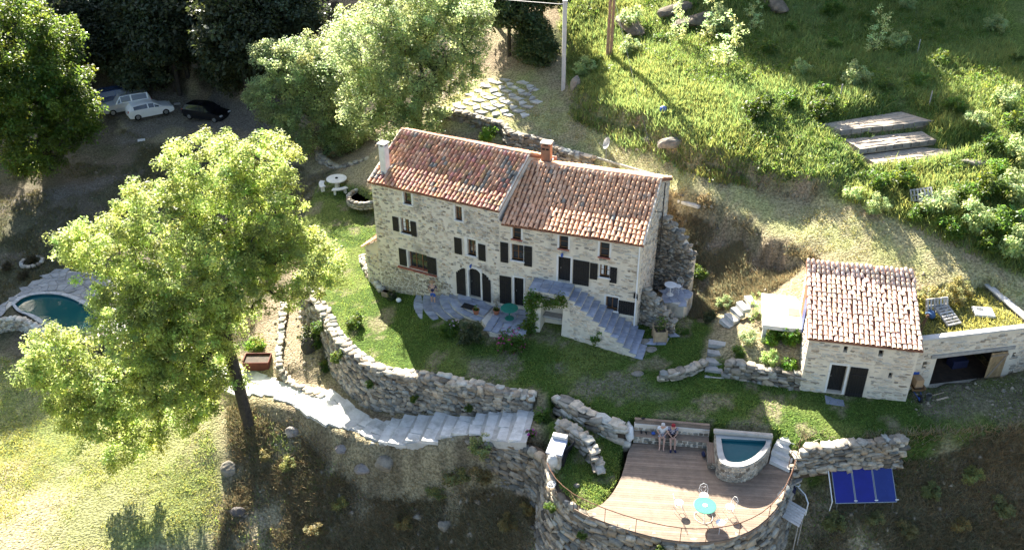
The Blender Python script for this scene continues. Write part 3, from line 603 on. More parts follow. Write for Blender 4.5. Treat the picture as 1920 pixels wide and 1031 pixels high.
def window(parent, P, u, n, s0, s1, z0, z1, depth=.18, sill='white_lime', surround=None, frame='wood_brown', mull=1, bars=1, sw=.1, proud=.02, curtain=False):
    g = G(); w = s1-s0; h = z1-z0; t = .055
    for s in (s0+t/2, s1-t/2): g.box(P(s, (z0+z1)/2, -depth), (t, .05, h), u)
    for z in (z0+t/2, z1-t/2): g.box(P((s0+s1)/2, z, -depth), (w-2*t, .05, t), u)
    for i in range(mull): g.box(P(s0+w*(i+1)/(mull+1), (z0+z1)/2, -depth+.003), (.05, .05, h-2*t), u)
    o = g.build('window', MATS[frame], parent)
    for i in range(mull+1):
        for j in range(bars+1):
            a = s0+w*i/(mull+1); b = a+w/(mull+1); c = z0+h*j/(bars+1); d = c+h/(bars+1)
            G().box(P((a+b)/2, (c+d)/2, -depth-.012), (b-a-.02, .012, d-c-.012), u).build('pane', MATS['glass'], o)
    g = G()
    for j in range(bars): g.box(P((s0+s1)/2, z0+h*(j+1)/(bars+1), -depth+.006), (w-2*t, .03, .022), u)
    if bars: g.build('glazing_bar', MATS[frame], o)
    if curtain:
        g = G()
        for s in (s0+w*.2, s1-w*.2): g.box(P(s, (z0+z1)/2, -depth-.0), (w*.22, .012, h*.8), u)
        g.build('curtain', MATS['cloth_white'], o)
    if sill: G().box(P((s0+s1)/2, z0-.035, .0-depth/2+.05), (w+.16, depth+.12, .07), u, ch=.01).build('sill', MATS[sill], o)
    if surround:
        g = G(); e = proud/2
        for s in (s0-sw/2, s1+sw/2): g.box(P(s, (z0+z1)/2+.02, e-.02), (sw, proud+.04, h+.04), u)
        if surround > 1: g.box(P((s0+s1)/2, z0-.11, e-.02), (w+2*sw, proud+.05, .08), u)
        if surround > 2: g.box(P((s0+s1)/2, z1+.08, e-.02), (w+2*sw, proud+.04, .08), u)
        g.build('surround', MATS['white_lime'], o)
    return o
def door(parent, P, u, n, s0, s1, z0, z1, depth=.2, mat='dark_doorway', surround=True, arch=0.0):  # black boards stand in for the dark interior of an open doorway
    o = None; w = s1-s0; k = max(3, int(round(w/.16)))
    for i in range(k):
        a = s0+w*i/k; g = G(); zt = z1-arch*abs((i+.5)/k-.5)**2*4
        g.box(P(a+w/k/2, (z0+zt)/2, -depth), (w/k-.008, .05, zt-z0), u)
        if o is None: o = g.build('door', MATS[mat], parent)
        else: g.build('board', MATS[mat], o)
    G().box(P(s0+w*.15, (z0+z1)/2, -depth+.05), (.03, .05, .1), u).build('handle', MATS['grey_metal'], o)
    if surround:
        g = G()
        for s in (s0-.06, s1+.06): g.box(P(s, (z0+z1)/2, .0), (.11, .06, z1-z0), u)
        g.box(P((s0+s1)/2, z1+.05, .0), (w+.22, .06, .1), u); g.build('surround', MATS['white_lime'], o)
    return o
# ---------------------------------------------------------------- the farmhouse
house = thing('stone_farmhouse', 'long rubble stone farmhouse with red tiled roofs and black shutters', 'house', HA+V3(0, 0, -1.6))
uL, nL, uR, nR = D(AL), N(AL), D(AR), N(AR)
PL = lambda s, z, off=0.0: HA+uL*s+ZZ*z-nL*off
PR = lambda s, z, off=0.0: HJ+uR*s+ZZ*z-nR*off
EL, TL, DL, ER, TR, DR = 6.5, .467, 3.72, 5.72, .439, 4.17
holesL = [(2.27, 2.79, 5.50, 6.24), (5.77, 6.22, 5.22, 6.10), (1.90, 2.60, 3.44, 4.44), (2.25, 3.60, 1.02, 2.24), (6.50, 7.07, 3.05, 4.10), (6.45, 7.35, .08, 2.20)]
holesR = [(.80, 1.31, 4.78, 5.50), (3.56, 4.08, 4.64, 5.44), (5.89, 6.44, 4.52, 5.42), (.73, 1.46, 3.38, 4.42), (3.50, 4.29, 2.46, 4.13), (5.95, 6.53, 3.22, 4.00), (6.38, 7.10, 1.11, 1.98), (.84, 1.49, .18, 2.24)]
g = G(); wall_holes(g, HA, uL, nL, 0, LL, -2.2, EL+.05, holesL)
dB = 2*DL; rz = EL+TL*(DL+.25)
g.add([PL(0, -2.2), PL(0, EL+.05), PL(0, rz-.05, -DL), PL(0, EL+.05, -dB), PL(0, -2.2, -dB)], [(0, 1, 2, 3, 4)])
g.add([PL(LL, -2.2), PL(LL, EL+.05), PL(LL, rz-.05, -DL), PL(LL, EL+.05, -dB), PL(LL, -2.2, -dB)], [(4, 3, 2, 1, 0)])
g.add([PL(0, -2.2, -dB), PL(LL, -2.2, -dB), PL(LL, EL, -dB), PL(0, EL, -dB)], [(3, 2, 1, 0)])
wallL = g.build('wall', MATS['mortar_grey'], house)
g = G(); wall_holes(g, HJ, uR, nR, 0, LR, -1.6, ER+.05, holesR)
dBR = 2*DR; rzR = ER+TR*(DR+.25)
g.add([PR(LR, -1.6), PR(LR, ER+.05), PR(LR, rzR-.05, -DR), PR(LR, ER+.05, -dBR), PR(LR, -1.6, -dBR)], [(4, 3, 2, 1, 0)])
g.add([PR(0, -1.6, -dBR), PR(LR, -1.6, -dBR), PR(LR, ER, -dBR), PR(0, ER, -dBR)], [(3, 2, 1, 0)])
wallR = g.build('wall', MATS['mortar'], house)
def colL(s, z):
    if z < .95-.06*s: gg = RNG.uniform(.55, 1.25); return (gg*1.02, gg*.98, gg*.88)
    gg = RNG.uniform(1.0, 1.5) if RNG.random() < .82 else RNG.uniform(.6, .9); w = RNG.normal(.02, .05); return (gg*(1.0+w), gg, gg*(1-w))
def colR(s, z):
    gg = RNG.uniform(1.1, 1.6) if RNG.random() < .86 else RNG.uniform(.6, .95); w = RNG.normal(.03, .05); return (gg*(1.0+w), gg, gg*(1-w))
exL = holesL+[(1.3, 1.8, 3.4, 4.45), (2.55, 3.0, 3.3, 4.45), (1.6, 2.25, 1.0, 2.3), (3.6, 4.3, 1.0, 2.25), (5.6, 6.15, 2.9, 4.05), (7.15, 7.72, 2.85, 4.0), (5.62, 6.28, 0, 1.9), (7.36, 7.98, 0, 1.95)]
it = face_stones(HA, uL, nL, 0.0, LL, -1.8, 6.35, exL, (.14, .36), (.09, .19), lambda s, z: .97 if z < .95-.06*s else .62, colL)
place_stones(it, wallL, 'house_stone', 'p', 150)
exR = holesR+[(.05, .55, 3.1, 4.45), (1.48, 2.0, 3.1, 4.45), (4.4, 5.42, 2.3, 4.1), (5.39, 5.85, 2.95, 4.05), (6.53, 6.95, 2.9, 4.0), (7.1, 8.1, .95, 1.9), (-.1, .65, .3, 2.2)]
it = face_stones(HJ, uR, nR, 0.02, LR, -.6, 5.6, exR, (.16, .5), (.06, .13), .7, colR)
place_stones(it, wallR, 'house_stone', 'p', 150)
it = face_stones(PR(LR, 0), nR, -uR, 0, dBR, -.6, 7.4, [], (.16, .5), (.07, .15), .7, colR, top=lambda d: ER+TR*(min(d, dBR-d)+.2)-.15)
place_stones(it, wallR, 'house_stone', 'p', 0)
it = face_stones(PL(0, 0), nL, uL, 0, dB, -1.6, 8.0, [], (.16, .4), (.09, .19), .6, colL, top=lambda d: EL+TL*(min(d, dB-d)+.2)-.2)
place_stones([(c-uL*.0, h, u, w, k) for c, h, u, w, k in it], wallL, 'house_stone', 'p', 0)
# roofs
def tcolL(a, r):
    x = a*8.6; y = r*4.4; n = fbm(np.array([x]), np.array([y]), .8, 5)[0]; k = RNG.uniform(.75, 1.2)
    if n > .64 and RNG.random() < .45 or RNG.random() < .015: gg = RNG.uniform(.45, .85); return (gg*.72, gg*1.25, gg*1.75)
    if RNG.random() < .16: return (1.3*k, 1.5*k, 1.6*k)
    return (k*1.05, k*RNG.uniform(.85, 1.2), k*RNG.uniform(.85, 1.25))
def tcolR(a, r):
    k = RNG.uniform(.85, 1.25)
    if RNG.random() < .015: gg = RNG.uniform(.6, .9); return (gg*.75, gg*1.25, gg*1.7)
    if RNG.random() < .30: return (1.5*k, 1.75*k, 1.8*k)
    return (1.4*k, 1.5*k, 1.45*k)
def gable_roof(p0, u, n, s0, s1, e, t, d, ncol, nrow, colf, nobj, mat='tile', back=True):
    up = n+ZZ*t; sl = np.linalg.norm(up); up = up/sl; nm = np.cross(u, up); dn = -n+ZZ*t; dn = dn/np.linalg.norm(dn); nb = np.cross(-u, dn)
    o = p0+u*s0-n*.25+ZZ*e; w = s1-s0; L = (d+.25)*sl; g = G()
    for oo, uu, vv, nn in ((o, u, up, nm), (p0+u*s1+n*(2*d+.25)+ZZ*e, -u, dn, nb)):
        a = [oo, oo+uu*w, oo+uu*w+vv*L, oo+vv*L]; b = [q-nn*.11 for q in a]
        g.add([q+nn*.02 for q in a]+b, [(0, 1, 2, 3), (7, 6, 5, 4), (0, 4, 5, 1), (1, 5, 6, 2), (2, 6, 7, 3), (3, 7, 4, 0)])
    roof = g.build('roof', MATS['roof_base'], house if mat == 'tile' else None)
    roof_tiles(roof, o, u, up, nm, w, L-.1, ncol, nrow, mat, nobj, colf)
    roof_tiles(roof, p0+u*s1+n*(2*d+.25)+ZZ*e, -u, dn, nb, w, L-.1, ncol, nrow, mat, 0, colf)
    # ridge tiles bedded in mortar
    rp = p0+n*d+ZZ*(e+t*(d+.25)); k = int(w/.42); vv = G()
    vv.box(rp+u*((s0+s1)/2)-ZZ*.02, (w-.04, .34, .12), u, ch=.03); vv.build('ridge_mortar', MATS['mortar_grey'], roof)
    for i in range(k):
        a = rp+u*(s0+w*(i+.02)/k); b = rp+u*(s0+w*(i+1.1)/k); g = G(); v = []
        for (q, r, lf) in ((a, .135, .0), (b, .105, .015)):
            for j in range(7): an = pi*j/6; v.append(q+n*cos(an)*r+ZZ*(sin(an)*r*.9+lf+.02))
        g.add(v, [(j, j+1, 8+j, 7+j) for j in range(6)], colf(i/k, .99)); g.build('ridge_tile', MATS['tile'], roof)
    return roof
roofL = gable_roof(HA, uL, nL, -.06, LL+.12, EL, TL, DL, 33, 13, tcolL, 150)
roofR = gable_roof(HJ, uR, nR, .2, LR+.12, ER, TR, DR, 30, 14, tcolR, 150)
# mortar verges where the higher roof ends and along the gable
for (p0, u, n, s, e, t, d, par) in ((HA, uL, nL, LL+.10, EL, TL, DL, roofL), (HJ, uR, nR, LR+.10, ER, TR, DR, roofR), (HA, uL, nL, -.05, EL, TL, DL, roofL)):
    up = n+ZZ*t; L = np.linalg.norm(up)*(d+.25); up = up/np.linalg.norm(up); c = p0+u*s-n*.25+ZZ*e+up*L/2
    G().box(c+ZZ*.05, (L, .09, .13), up, ZZ, ch=.02).build('verge', MATS['mortar_grey'], par)
# the piece of tall gable that shows above the lower roof
# openings
for h in holesL[:2]: window(house, PL, uL, nL, *h, depth=.16, surround=2, mull=0 if h[0] < 3 else 1, bars=1, sw=.12)
window(house, PL, uL, nL, *holesL[2], surround=2, sw=.09, bars=2, curtain=True)
w3 = window(house, PL, uL, nL, *holesL[3], sill=None, depth=.24, mull=2)
g = G(); g.box(PL(2.2-.02, 1.63, .01), (.09, .05, 1.24), uL); g.build('surround', MATS['white_lime'], w3)
for i in range(28):
    G().box(PL(1.52+i*.1, .95, .06), (.09, .2, .07), uL, ch=.008, col=(RNG.uniform(.8, 1.25),)*3).build('brick', MATS['brick'], w3)
for i in range(13):
    G().box(PL(2.30+i*.1, 1.03+.02, -.12), (.09, .22, .05), uL, ch=.008, col=(RNG.uniform(.8, 1.25),)*3).build('brick', MATS['brick'], w3)
window(house, PL, uL, nL, *holesL[4], surround=3, sw=.2, depth=.2)
for a in ((1.34, 1.75, 3.45, 4.42), (2.62, 3.02, 3.40, 4.40), (1.61, 2.15, 1.10, 2.28), (3.64, 4.28, 1.04, 2.20), (5.63, 6.13, 2.93, 4.02), (7.24, 7.72, 2.88, 3.98)): shutter(house, PL, uL, nL, *a)
shutter(house, PL, uL, nL, 5.66, 6.28, .10, 2.02, .45); shutter(house, PL, uL, nL, 7.46, 8.0, .10, 2.02, -.45)
da = door(house, PL, uL, nL, 6.50, 7.30, .10, 2.16, depth=.22, arch=.35)
g = G(); v = []
for k in range(13):
    a = pi*k/12; v += [PL(6.9-cos(a)*.45, 1.72+sin(a)*.45, .02), PL(6.9-cos(a)*.56, 1.72+sin(a)*.58, .02), PL(6.9-cos(a)*.45, 1.72+sin(a)*.45, -.2)]
g.add(v, [(3*i, 3*i+3, 3*i+4, 3*i+1) for i in range(12)]+[(3*i, 3*i+2, 3*i+5, 3*i+3) for i in range(12)])
for sg in (0, 1):                      # spandrels that make the opening round-headed
    pts = [PL(6.9-cos(pi*k/12)*.45, 1.72+sin(pi*k/12)*.45, -.03) for k in (range(0, 7) if sg == 0 else range(6, 13))]
    cnr = PL(6.45 if sg == 0 else 7.35, 2.2, -.03); vv = [cnr]+pts; g.add(vv, [(0, i+1, i+2) for i in range(len(pts)-1)]+[(0, i+2, i+1) for i in range(len(pts)-1)])
g.build('arch', MATS['white_lime'], da)
for h in holesR[:3]: window(house, PR, uR, nR, *h, depth=.16, sill='brick', surround=1, mull=0, bars=1, sw=.11)
window(house, PR, uR, nR, *holesR[3], surround=2, bars=1, sw=.07); window(house, PR, uR, nR, *holesR[5], surround=1, bars=1, sw=.05, curtain=True); window(house, PR, uR, nR, *holesR[6], surround=3, bars=0, sw=.09, depth=.2)
door(house, PR, uR, nR, 3.54, 4.25, 2.47, 4.10); door(house, PR, uR, nR, .88, 1.45, .2, 2.22)
for a in ((.06, .54, 3.12, 4.44), (1.50, 1.98, 3.12, 4.44), (5.40, 5.84, 2.98, 4.02), (6.55, 6.95, 2.95, 3.96), (7.14, 8.08, 1.0, 1.88)): shutter(house, PR, uR, nR, *a)
shutter(house, PR, uR, nR, 4.42, 5.36, 2.46, 4.06); shutter(house, PR, uR, nR, -.02, .70, .25, 2.18)
def lantern(P, s, z):
    o = G().box(P(s, z, .06), (.05, .14, .04), uR).lathe([(.05, -.16), (.075, -.02), (.02, .06)], P(s, z, .16), 8).build('lantern', MATS['blue_plastic'], house); return o
lantern(PL, 6.74, 2.42); lantern(PR, 3.78, 4.34)
g = G(); g.tube([PR(LR-.12, z, .06) for z in (ER-.1, 3, 1, -.4)], .045, 8); g.build('downpipe', MATS['white_paint'], house)
g = G(); g.box(PR(LR-.16, 2.35, .06), (.2, .08, .28), uR); g.tube([PR(LR-.25, 2.3, .05), PR(LR-.2, 2.6, .08), PR(LR-.05, 2.5, .1), PR(LR-.02, 2.1, .06)], .02, 6); g.build('meter_box', MATS['black'], house)
# chimneys
c = PL(.62, 0, -.70); g = G(); g.box(c+ZZ*7.6, (.42, .46, 2.0), uL, ch=.015)
for a in (-1, 1):
    for b in (-1, 1): g.box(c+uL*.15*a+nL*.17*b+ZZ*8.66, (.09, .09, .16), uL)
ch = g.build('chimney', MATS['white_lime'], house); G().box(c+ZZ*8.77, (.56, .58, .07), uL, ch=.01).build('cap', MATS['white_lime'], ch); G().box(c+ZZ*8.62, (.3, .34, .05), uL).build('flue', MATS['black'], ch)
c = PR(1.35, 0, -4.75); g = G(); g.box(c+ZZ*7.95, (.56, .5, 1.4), uR, ch=.012)
ch = g.build('chimney', MATS['terracotta'], house); ch.color = (.75, 1.1, 1.25, 1)
for a in (-1, 1): G().box(c+uR*.2*a+ZZ*8.71, (.1, .46, .14), uR).build('pillar', MATS['terracotta'], ch)
G().box(c+ZZ*8.81, (.68, .6, .07), uR, ch=.01).build('cap', MATS['mortar'], ch); G().box(c+ZZ*7.62, (.72, .66, .12), uR).build('flashing', MATS['grey_metal'], ch)
for a in range(2): G().box(c-nR*.27+uR*(-.12+.24*a)+ZZ*8.45, (.16, .02, .1), uR).build('vent', MATS['black'], ch)
# lean-to with its own little roof on the left gable
lo = HA-uL*1.25+nL*.35; g = G()
v = [lo+ZZ*-2, lo+uL*1.25+ZZ*-2, lo+uL*1.25+ZZ*2.35, lo+ZZ*1.45]; v += [q+nL*3.0 for q in v]
g.add(v, [(0, 1, 2, 3), (7, 6, 5, 4), (0, 3, 7, 4), (1, 5, 6, 2), (3, 2, 6, 7)]); lean = g.build('lean_to', MATS['mortar'], house)
up = uL*1.25+ZZ*.9; Ls = np.linalg.norm(up); up = up/Ls; un = np.cross(-nL, up)
roof_tiles(lean, lo-uL*.15+nL*3.1+ZZ*(1.45-.1), -nL, up, np.cross(-nL, up), 3.25, Ls+.15, 12, 5, 'tile', 0, tcolR, 'lean_to_tiles')
place_stones(face_stones(lo, uL, nL, 0, 1.25, -1.6, 1.4, [], (.14, .36), (.09, .19), .7, colR), lean, 'house_stone', 'p', 0)
# television aerial mast by the gable
g = G(); q = PR(LR+.45, 0, -3.4); g.tube([q+ZZ*3.2, q+ZZ*7.9], .035, 6); g.tube([q+ZZ*7.0-nR*.3, q+ZZ*7.0+nR*.3], .02, 5); g.tube([q+ZZ*6.0, PR(LR, 6.0, -3.4)], .02, 5)
tag(g.build('flue_mast', MATS['black']), 'thin dark vertical mast standing beside the right gable roof edge', 'mast')
# ---------------------------------------------------------------- outside staircase
st = thing('stone_staircase', 'outside stone staircase with slate treads rising to the upper door', 'staircase', PR(2.2, -.6, 1.0))
LZ = 2.42; nst = 12; sA, sB = 4.55, 9.1
OFF = lambda s, z=2.4: 1.25+.8*np.clip((s-4.4)/4.6, 0, 1)+.15*(2.4-z)
niche = (2.95, 4.25, -.5, 1.55)
g = G(); fo = lambda s, z, d=0.0: PR(s, z, OFF(s, z)-d)
xs = [2.2, 2.95, 4.25, 4.55]; zs = [-.9, -.5, 1.55, LZ-.06]
for a, b in zip(xs[:-1], xs[1:]):
    for c_, d_ in zip(zs[:-1], zs[1:]):
        if a == 2.95 and c_ == -.5: continue
        g.add([fo(a, c_), fo(b, c_), fo(b, d_), fo(a, d_)], [(0, 1, 2, 3)])
F = [fo(2.95, -.5), fo(4.25, -.5), fo(4.25, 1.55), fo(2.95, 1.55)]; B = [fo(2.95, -.5, 1.0), fo(4.25, -.5, 1.0), fo(4.25, 1.55, 1.0), fo(2.95, 1.55, 1.0)]
g.add(F+B, [(0, 4, 5, 1), (1, 5, 6, 2), (2, 6, 7, 3), (3, 7, 4, 0), (4, 7, 6, 5)])
stz = lambda i: LZ-(i+1)*(LZ+.28)/(nst+1); sw = (sB-sA)/nst
for i in range(nst):
    a = sA+i*sw; b = a+sw; z = stz(i)-.06
    g.add([fo(a, -.9), fo(b, -.9), fo(b, z), fo(a, z), PR(a, z, 0), PR(b, z, 0), PR(b, -.9, 0)], [(0, 1, 2, 3), (3, 2, 5, 4), (1, 6, 5, 2)])
    if i == 0: g.add([fo(a, z), fo(a, LZ-.06), PR(a, LZ-.06), PR(a, z)], [(0, 1, 2, 3), (3, 2, 1, 0)])
g.add([fo(2.2, LZ-.06), fo(4.55, LZ-.06), PR(4.55, LZ-.06), PR(2.2, LZ-.06)], [(0, 1, 2, 3)])
g.add([fo(2.2, -.9), fo(2.2, LZ-.06), PR(2.2, LZ-.06), PR(2.2, -.9)], [(0, 1, 2, 3), (3, 2, 1, 0)])
body = g.build('side_wall', MATS['mortar'], st)
o2 = fo(4.4, 0); u2 = (fo(8.95, 0)-fo(4.55, 0)); u2 /= np.linalg.norm(u2); n2 = np.cross(ZZ, u2)
it = face_stones(fo(2.2, 2.4)*np.array([1, 1, 0]), uR, nR, 0, 2.35, -.5, LZ-.1, [(.75, 2.05, -.6, 1.55)], (.14, .42), (.06, .13), .75, colR)
it += face_stones(fo(4.55, 2.4)*np.array([1, 1, 0]), u2, n2, 0, 4.5, -.5, LZ, [], (.14, .42), (.06, .13), .75, colR, top=lambda s: LZ-.1-(s/4.4)*(LZ+.28)-.05)
it = [(c-nR*.15*(2.4-c[2]), h, u, w-nR*-.15, k) for c, h, u, w, k in it]
place_stones(it, body, 'house_stone', 'p', 150)
def slab_poly(P4, th, mat, parent, name, jit=.03, col=None):
    P4 = [np.asarray(p, float)+np.append(RNG.normal(0, jit, 2), 0) for p in P4]; c = sum(P4)/len(P4)
    top = [c+(p-c)*.985 for p in P4]; g = G(); m_ = len(P4)
    v = [p-ZZ*th for p in P4]+[p-ZZ*.012 for p in P4]+top
    f = [tuple(range(m_))[::-1], tuple(range(2*m_, 3*m_))]+[(i, (i+1) % m_, m_+(i+1) % m_, m_+i) for i in range(m_)]+[(m_+i, m_+(i+1) % m_, 2*m_+(i+1) % m_, 2*m_+i) for i in range(m_)]
    ar = sum(P4[i][0]*P4[(i+1) % m_][1]-P4[(i+1) % m_][0]*P4[i][1] for i in range(m_))
    if ar < 0: f = [q[::-1] for q in f]
    g.add(v, f, col if col is not None else (RNG.uniform(.8, 1.2),)*3); return g.build(name, MATS[mat], parent)
for i in range(nst):
    a = sA+i*sw-.04; b = a+sw+.07; z = stz(i); k = 2 if RNG.random() < .5 else 1; ms = RNG.uniform(.35, .65)
    for j in range(k+1):
        lo_, hi_ = [0, ms*.6, ms+.3, 1][j] if k == 2 else [0, ms, 1][j], [0, ms*.6, ms+.3, 1][j+1] if k == 2 else [0, ms, 1][j+1]
        slab_poly([PR(a, z, OFF(a, z)*1.03*lo_+.01), PR(b, z, OFF(b, z)*1.03*lo_+.01), PR(b, z, OFF(b, z)*1.03*hi_-.015), PR(a, z, OFF(a, z)*1.03*hi_-.015)], .06, 'slate', st, 'tread', .008)
for i in range(4):
    for j in range(3):
        a = 2.15+i*.6; slab_poly([PR(a, LZ, .02+j*.44), PR(a+.58, LZ, .02+j*.44), PR(a+.58, LZ, .44+j*.44), PR(a, LZ, .44+j*.44)], .06, 'slate', st, 'landing_slab', .015)
for i in range(3):
    for j in range(2): slab_poly([fo(2.97+i*.43, -.2, -.4+j*.7), fo(3.38+i*.43, -.2, -.4+j*.7), fo(3.38+i*.43, -.2, .28+j*.7), fo(2.97+i*.43, -.2, .28+j*.7)], .25, 'slate', st, 'hearth_slab', .02)
G().box(fo(3.6, .55, .72), (1.26, .5, .12), uR).build('shelf', MATS['timber_grey'], st)
# ---------------------------------------------------------------- slate terrace with round steps before the doors
ter = thing('slate_terrace', 'slate paved terrace with rounded steps in front of the arched door', 'terrace', PL(7.0, -1.2, 1.5))
ctr = PL(8.3, 0, -.25)
cen2 = ctr[:2]
tz = [.06, -.12, -.30, -.48, -.66, -.84]; tr = [2.6, 3.2, 3.8, 4.4, 5.0, 5.6]
g = G()
def tpoint(r, a, z):  # a: angle measured from -uL direction (0) towards the lawn
    d = -uL*cos(a)-nL*sin(a)*.62; return V3(*(ctr+d*r)[:2], z)
for k in range(6):
    A0 = radians(3); A1 = radians(88 if k < 2 else 80-7*k)
    pts = [tpoint(tr[k]-.03, A0+(A1-A0)*i/20, 0) for i in range(21)]
    poly = [tuple(ctr[:2])]+[tuple(p[:2]) for p in pts]; g.prism(poly, -1.7, tz[k]-.07-.001*k)
g.prism([tuple(p[:2]) for p in (ctr, PL(8.3, 0, 1.8), PR(.3, 0, 2.75), PR(2.3, 0, 2.6), PR(2.18, 0, 0))], -1.6, tz[0]-.075)
g.build('base', MATS['mortar_grey'], ter)
for k in range(6):
    r0 = tr[k-1] if k else .9; A0 = radians(3); A1 = radians(88 if k < 2 else 80-7*k); r1 = tr[k]
    rings = [(r0, r1)] if k else [(.9, 1.7), (1.7, 2.6)]
    for (a0, a1) in rings:
        nseg = max(4, int((A1-A0)*(a0+a1)*.40/.55)); cut = np.linspace(A0, A1, nseg+1)+np.append(np.append(0, RNG.normal(0, .03, nseg-1)), 0)
        for i in range(nseg):
            e0, e1 = cut[i]+.006, cut[i+1]-.006; md = (e0+e1)/2
            slab_poly([tpoint(a0+.01, e0, tz[k]), tpoint(a0+.01, e1, tz[k]), tpoint(a1+.02, e1, tz[k]), tpoint(a1+.04, md, tz[k]), tpoint(a1+.02, e0, tz[k])], .07, 'slate', ter, 'slab', .02)
for i in range(5):
    for j in range(5):
        a = -.1+i*.48; o_ = .05+j*.54
        slab_poly([PR(a, tz[0], o_), PR(a+.46, tz[0], o_), PR(a+.46, tz[0], o_+.52), PR(a, tz[0], o_+.52)], .07, 'slate', ter, 'slab', .03)
tag(G().box(PL(6.95, .085, 1.0), (.75, .5, .03), uL).build('door_mat', MATS['black']), 'dark door mat lying before the arched door', 'door mat')
# ---------------------------------------------------------------- outbuilding
uO, nO, uG, nG = D(AO), N(AO), D(AG), N(AG)
PO = lambda s, z, off=0.0: OB+uO*s+ZZ*z-nO*off
EO, TO, DO = 3.43, .303, 5.0
shed = thing('stone_outbuilding', 'small square stone outbuilding with pale tiled lean-to roof', 'outbuilding', OB+V3(0, 0, -.4))
holesO = [(1.73, 1.92, 2.68, 3.06), (3.40, 3.63, 2.68, 3.06), (4.12, 4.30, 1.42, 1.76), (1.33, 2.11, .06, 1.88)]
g = G(); wall_holes(g, OB, uO, nO, 0, OL, -.8, EO+.02, holesO, .4)
zb = EO+TO*5
g.add([PO(0, -.8), PO(0, EO), PO(0, zb, -5), PO(0, -.8, -5)], [(0, 1, 2, 3)]); g.add([PO(OL, -.8), PO(OL, EO), PO(OL, zb, -5), PO(OL, -.8, -5)], [(3, 2, 1, 0)]); g.add([PO(0, -.8, -5), PO(OL, -.8, -5), PO(OL, zb, -5), PO(0, zb, -5)], [(3, 2, 1, 0)])
wo_ = g.build('wall', MATS['mortar'], shed)
place_stones(face_stones(OB, uO, nO, 0.02, OL, -.4, EO-.05, holesO+[(2.25, 3.15, -.3, 1.95)], (.15, .55), (.06, .14), .72, colR), wo_, 'house_stone', 'p', 150)
place_stones(face_stones(PO(0, 0, -5), -nO, uO, 0, 5, .0, 4.8, [(.8, 2.2, 2.1, 4.2)], (.15, .5), (.07, .15), .7, colR, top=lambda s: EO+TO*(5-s)-.15), wo_, 'house_stone', 'p', 0)
g = G()
for h in holesO[:3]: g.box(PO((h[0]+h[1])/2, (h[2]+h[3])/2, -.3), (h[1]-h[0], .04, h[3]-h[2]), uO)
g.build('slit_window', MATS['black'], shed)
door(shed, PO, uO, nO, 1.34, 2.10, .07, 1.87, depth=.3)
shutter(shed, PO, uO, nO, 2.26, 3.12, -.12, 1.86, nm='open_door_leaf')
tag(slab_poly([PO(1.25, .0, .02), PO(2.15, .0, .02), PO(2.2, .0, .85), PO(1.3, .0, .85)], .3, 'slate', None, 'door_step', .03), 'grey slate doorstep below the outbuilding door', 'doorstep')
up = nO+ZZ*TO; sl = np.linalg.norm(up); up /= sl; nm = np.cross(uO, up); o = OB-uO*.12-nO*.2+ZZ*(EO-.05); g = G()
a = [o, o+uO*(OL+.24), o+uO*(OL+.24)+up*5.4, o+up*5.4]; b = [q-nm*.1 for q in a]; g.add([q+nm*.02 for q in a]+b, [(0, 1, 2, 3), (7, 6, 5, 4), (0, 4, 5, 1), (1, 5, 6, 2), (2, 6, 7, 3), (3, 7, 4, 0)])
ro = g.build('roof', MATS['roof_base'], shed)
def tcolO(a, r):
    k = RNG.uniform(.92, 1.12); return (k*1.05, k*RNG.uniform(.97, 1.08), k*RNG.uniform(.95, 1.1))
roof_tiles(ro, o, uO, up, nm, OL+.24, 5.4, 22, 17, 'tile_new', 300, tcolO)
sd = lambda d, z, off=0.0: PO(-off, z, -d)
g = G(); g.box(sd(3.55, 3.15, .03), (.9, .06, 1.75), nO); g.build('side_door', MATS['wood_brown'], shed)
g = G(); g.box(sd(2.55, 3.0, .06), (.85, .05, 1.6), nO); g.build('side_door_leaf', MATS['blue_plastic'], shed).color = (.5, .5, .55, 1)
ls = thing('landing_slab', 'white concrete landing slab beside the outbuilding gable', 'landing', sd(4.3, 2.0, 1.0))
q = [sd(2.35, 0, .02), sd(2.35, 0, 2.1), sd(5.55, 0, 2.1), sd(5.55, 0, .02)]; G().prism([tuple(p[:2]) for p in q], 1.98, 2.24).build('slab', MATS['concrete'], ls).color = (1.25, 1.25, 1.25, 1)
G().box(sd(2.45, 1.35, 1.95), (.2, .2, 1.25), nO).build('post', MATS['concrete'], ls)
tag(G().box(sd(3.9, 2.255, .42), (.75, .6, .025), nO).build('floor_mat', MATS['cardboard']), 'brown mat on the white landing slab by the side door', 'mat')
# garage under the grass roof
PG = lambda s, z, off=0.0: GS+uG*s+ZZ*z-nG*off
gar = thing('stone_garage', 'low stone garage with flat grass roof and wide dark opening', 'garage', GS+V3(0, 0, -.4))
g = G(); GT = 3.22; hg = (.36, 4.38, -.02, 2.02)
wall_holes(g, GS, uG, nG, -1.55, 5.72, -.8, GT, [hg, (-.36, -.12, 1.4, 1.85), (4.72, 4.92, 1.45, 1.75)], .35)
gd = 4.4
g.add([PG(5.72, -.8), PG(5.72, GT), PG(5.72, GT, -gd), PG(5.72, -.8, -gd)], [(3, 2, 1, 0)])
g.add([PG(-1.55, -.8, -gd), PG(5.72, -.8, -gd), PG(5.72, GT-.25, -gd), PG(-1.55, GT-.25, -gd)], [(3, 2, 1, 0)])
wg = g.build('wall', MATS['mortar'], gar)
place_stones(face_stones(GS, uG, nG, -1.5, 5.7, -.4, GT-.1, [hg, (.2, 4.5, 2.0, 2.2)], (.15, .45), (.08, .16), .66, colR), wg, 'house_stone', 'p', 150)
G().box(PG(2.35, 2.12, .0), (4.7, .14, .2), uG).build('lintel', MATS['timber_grey'], gar)
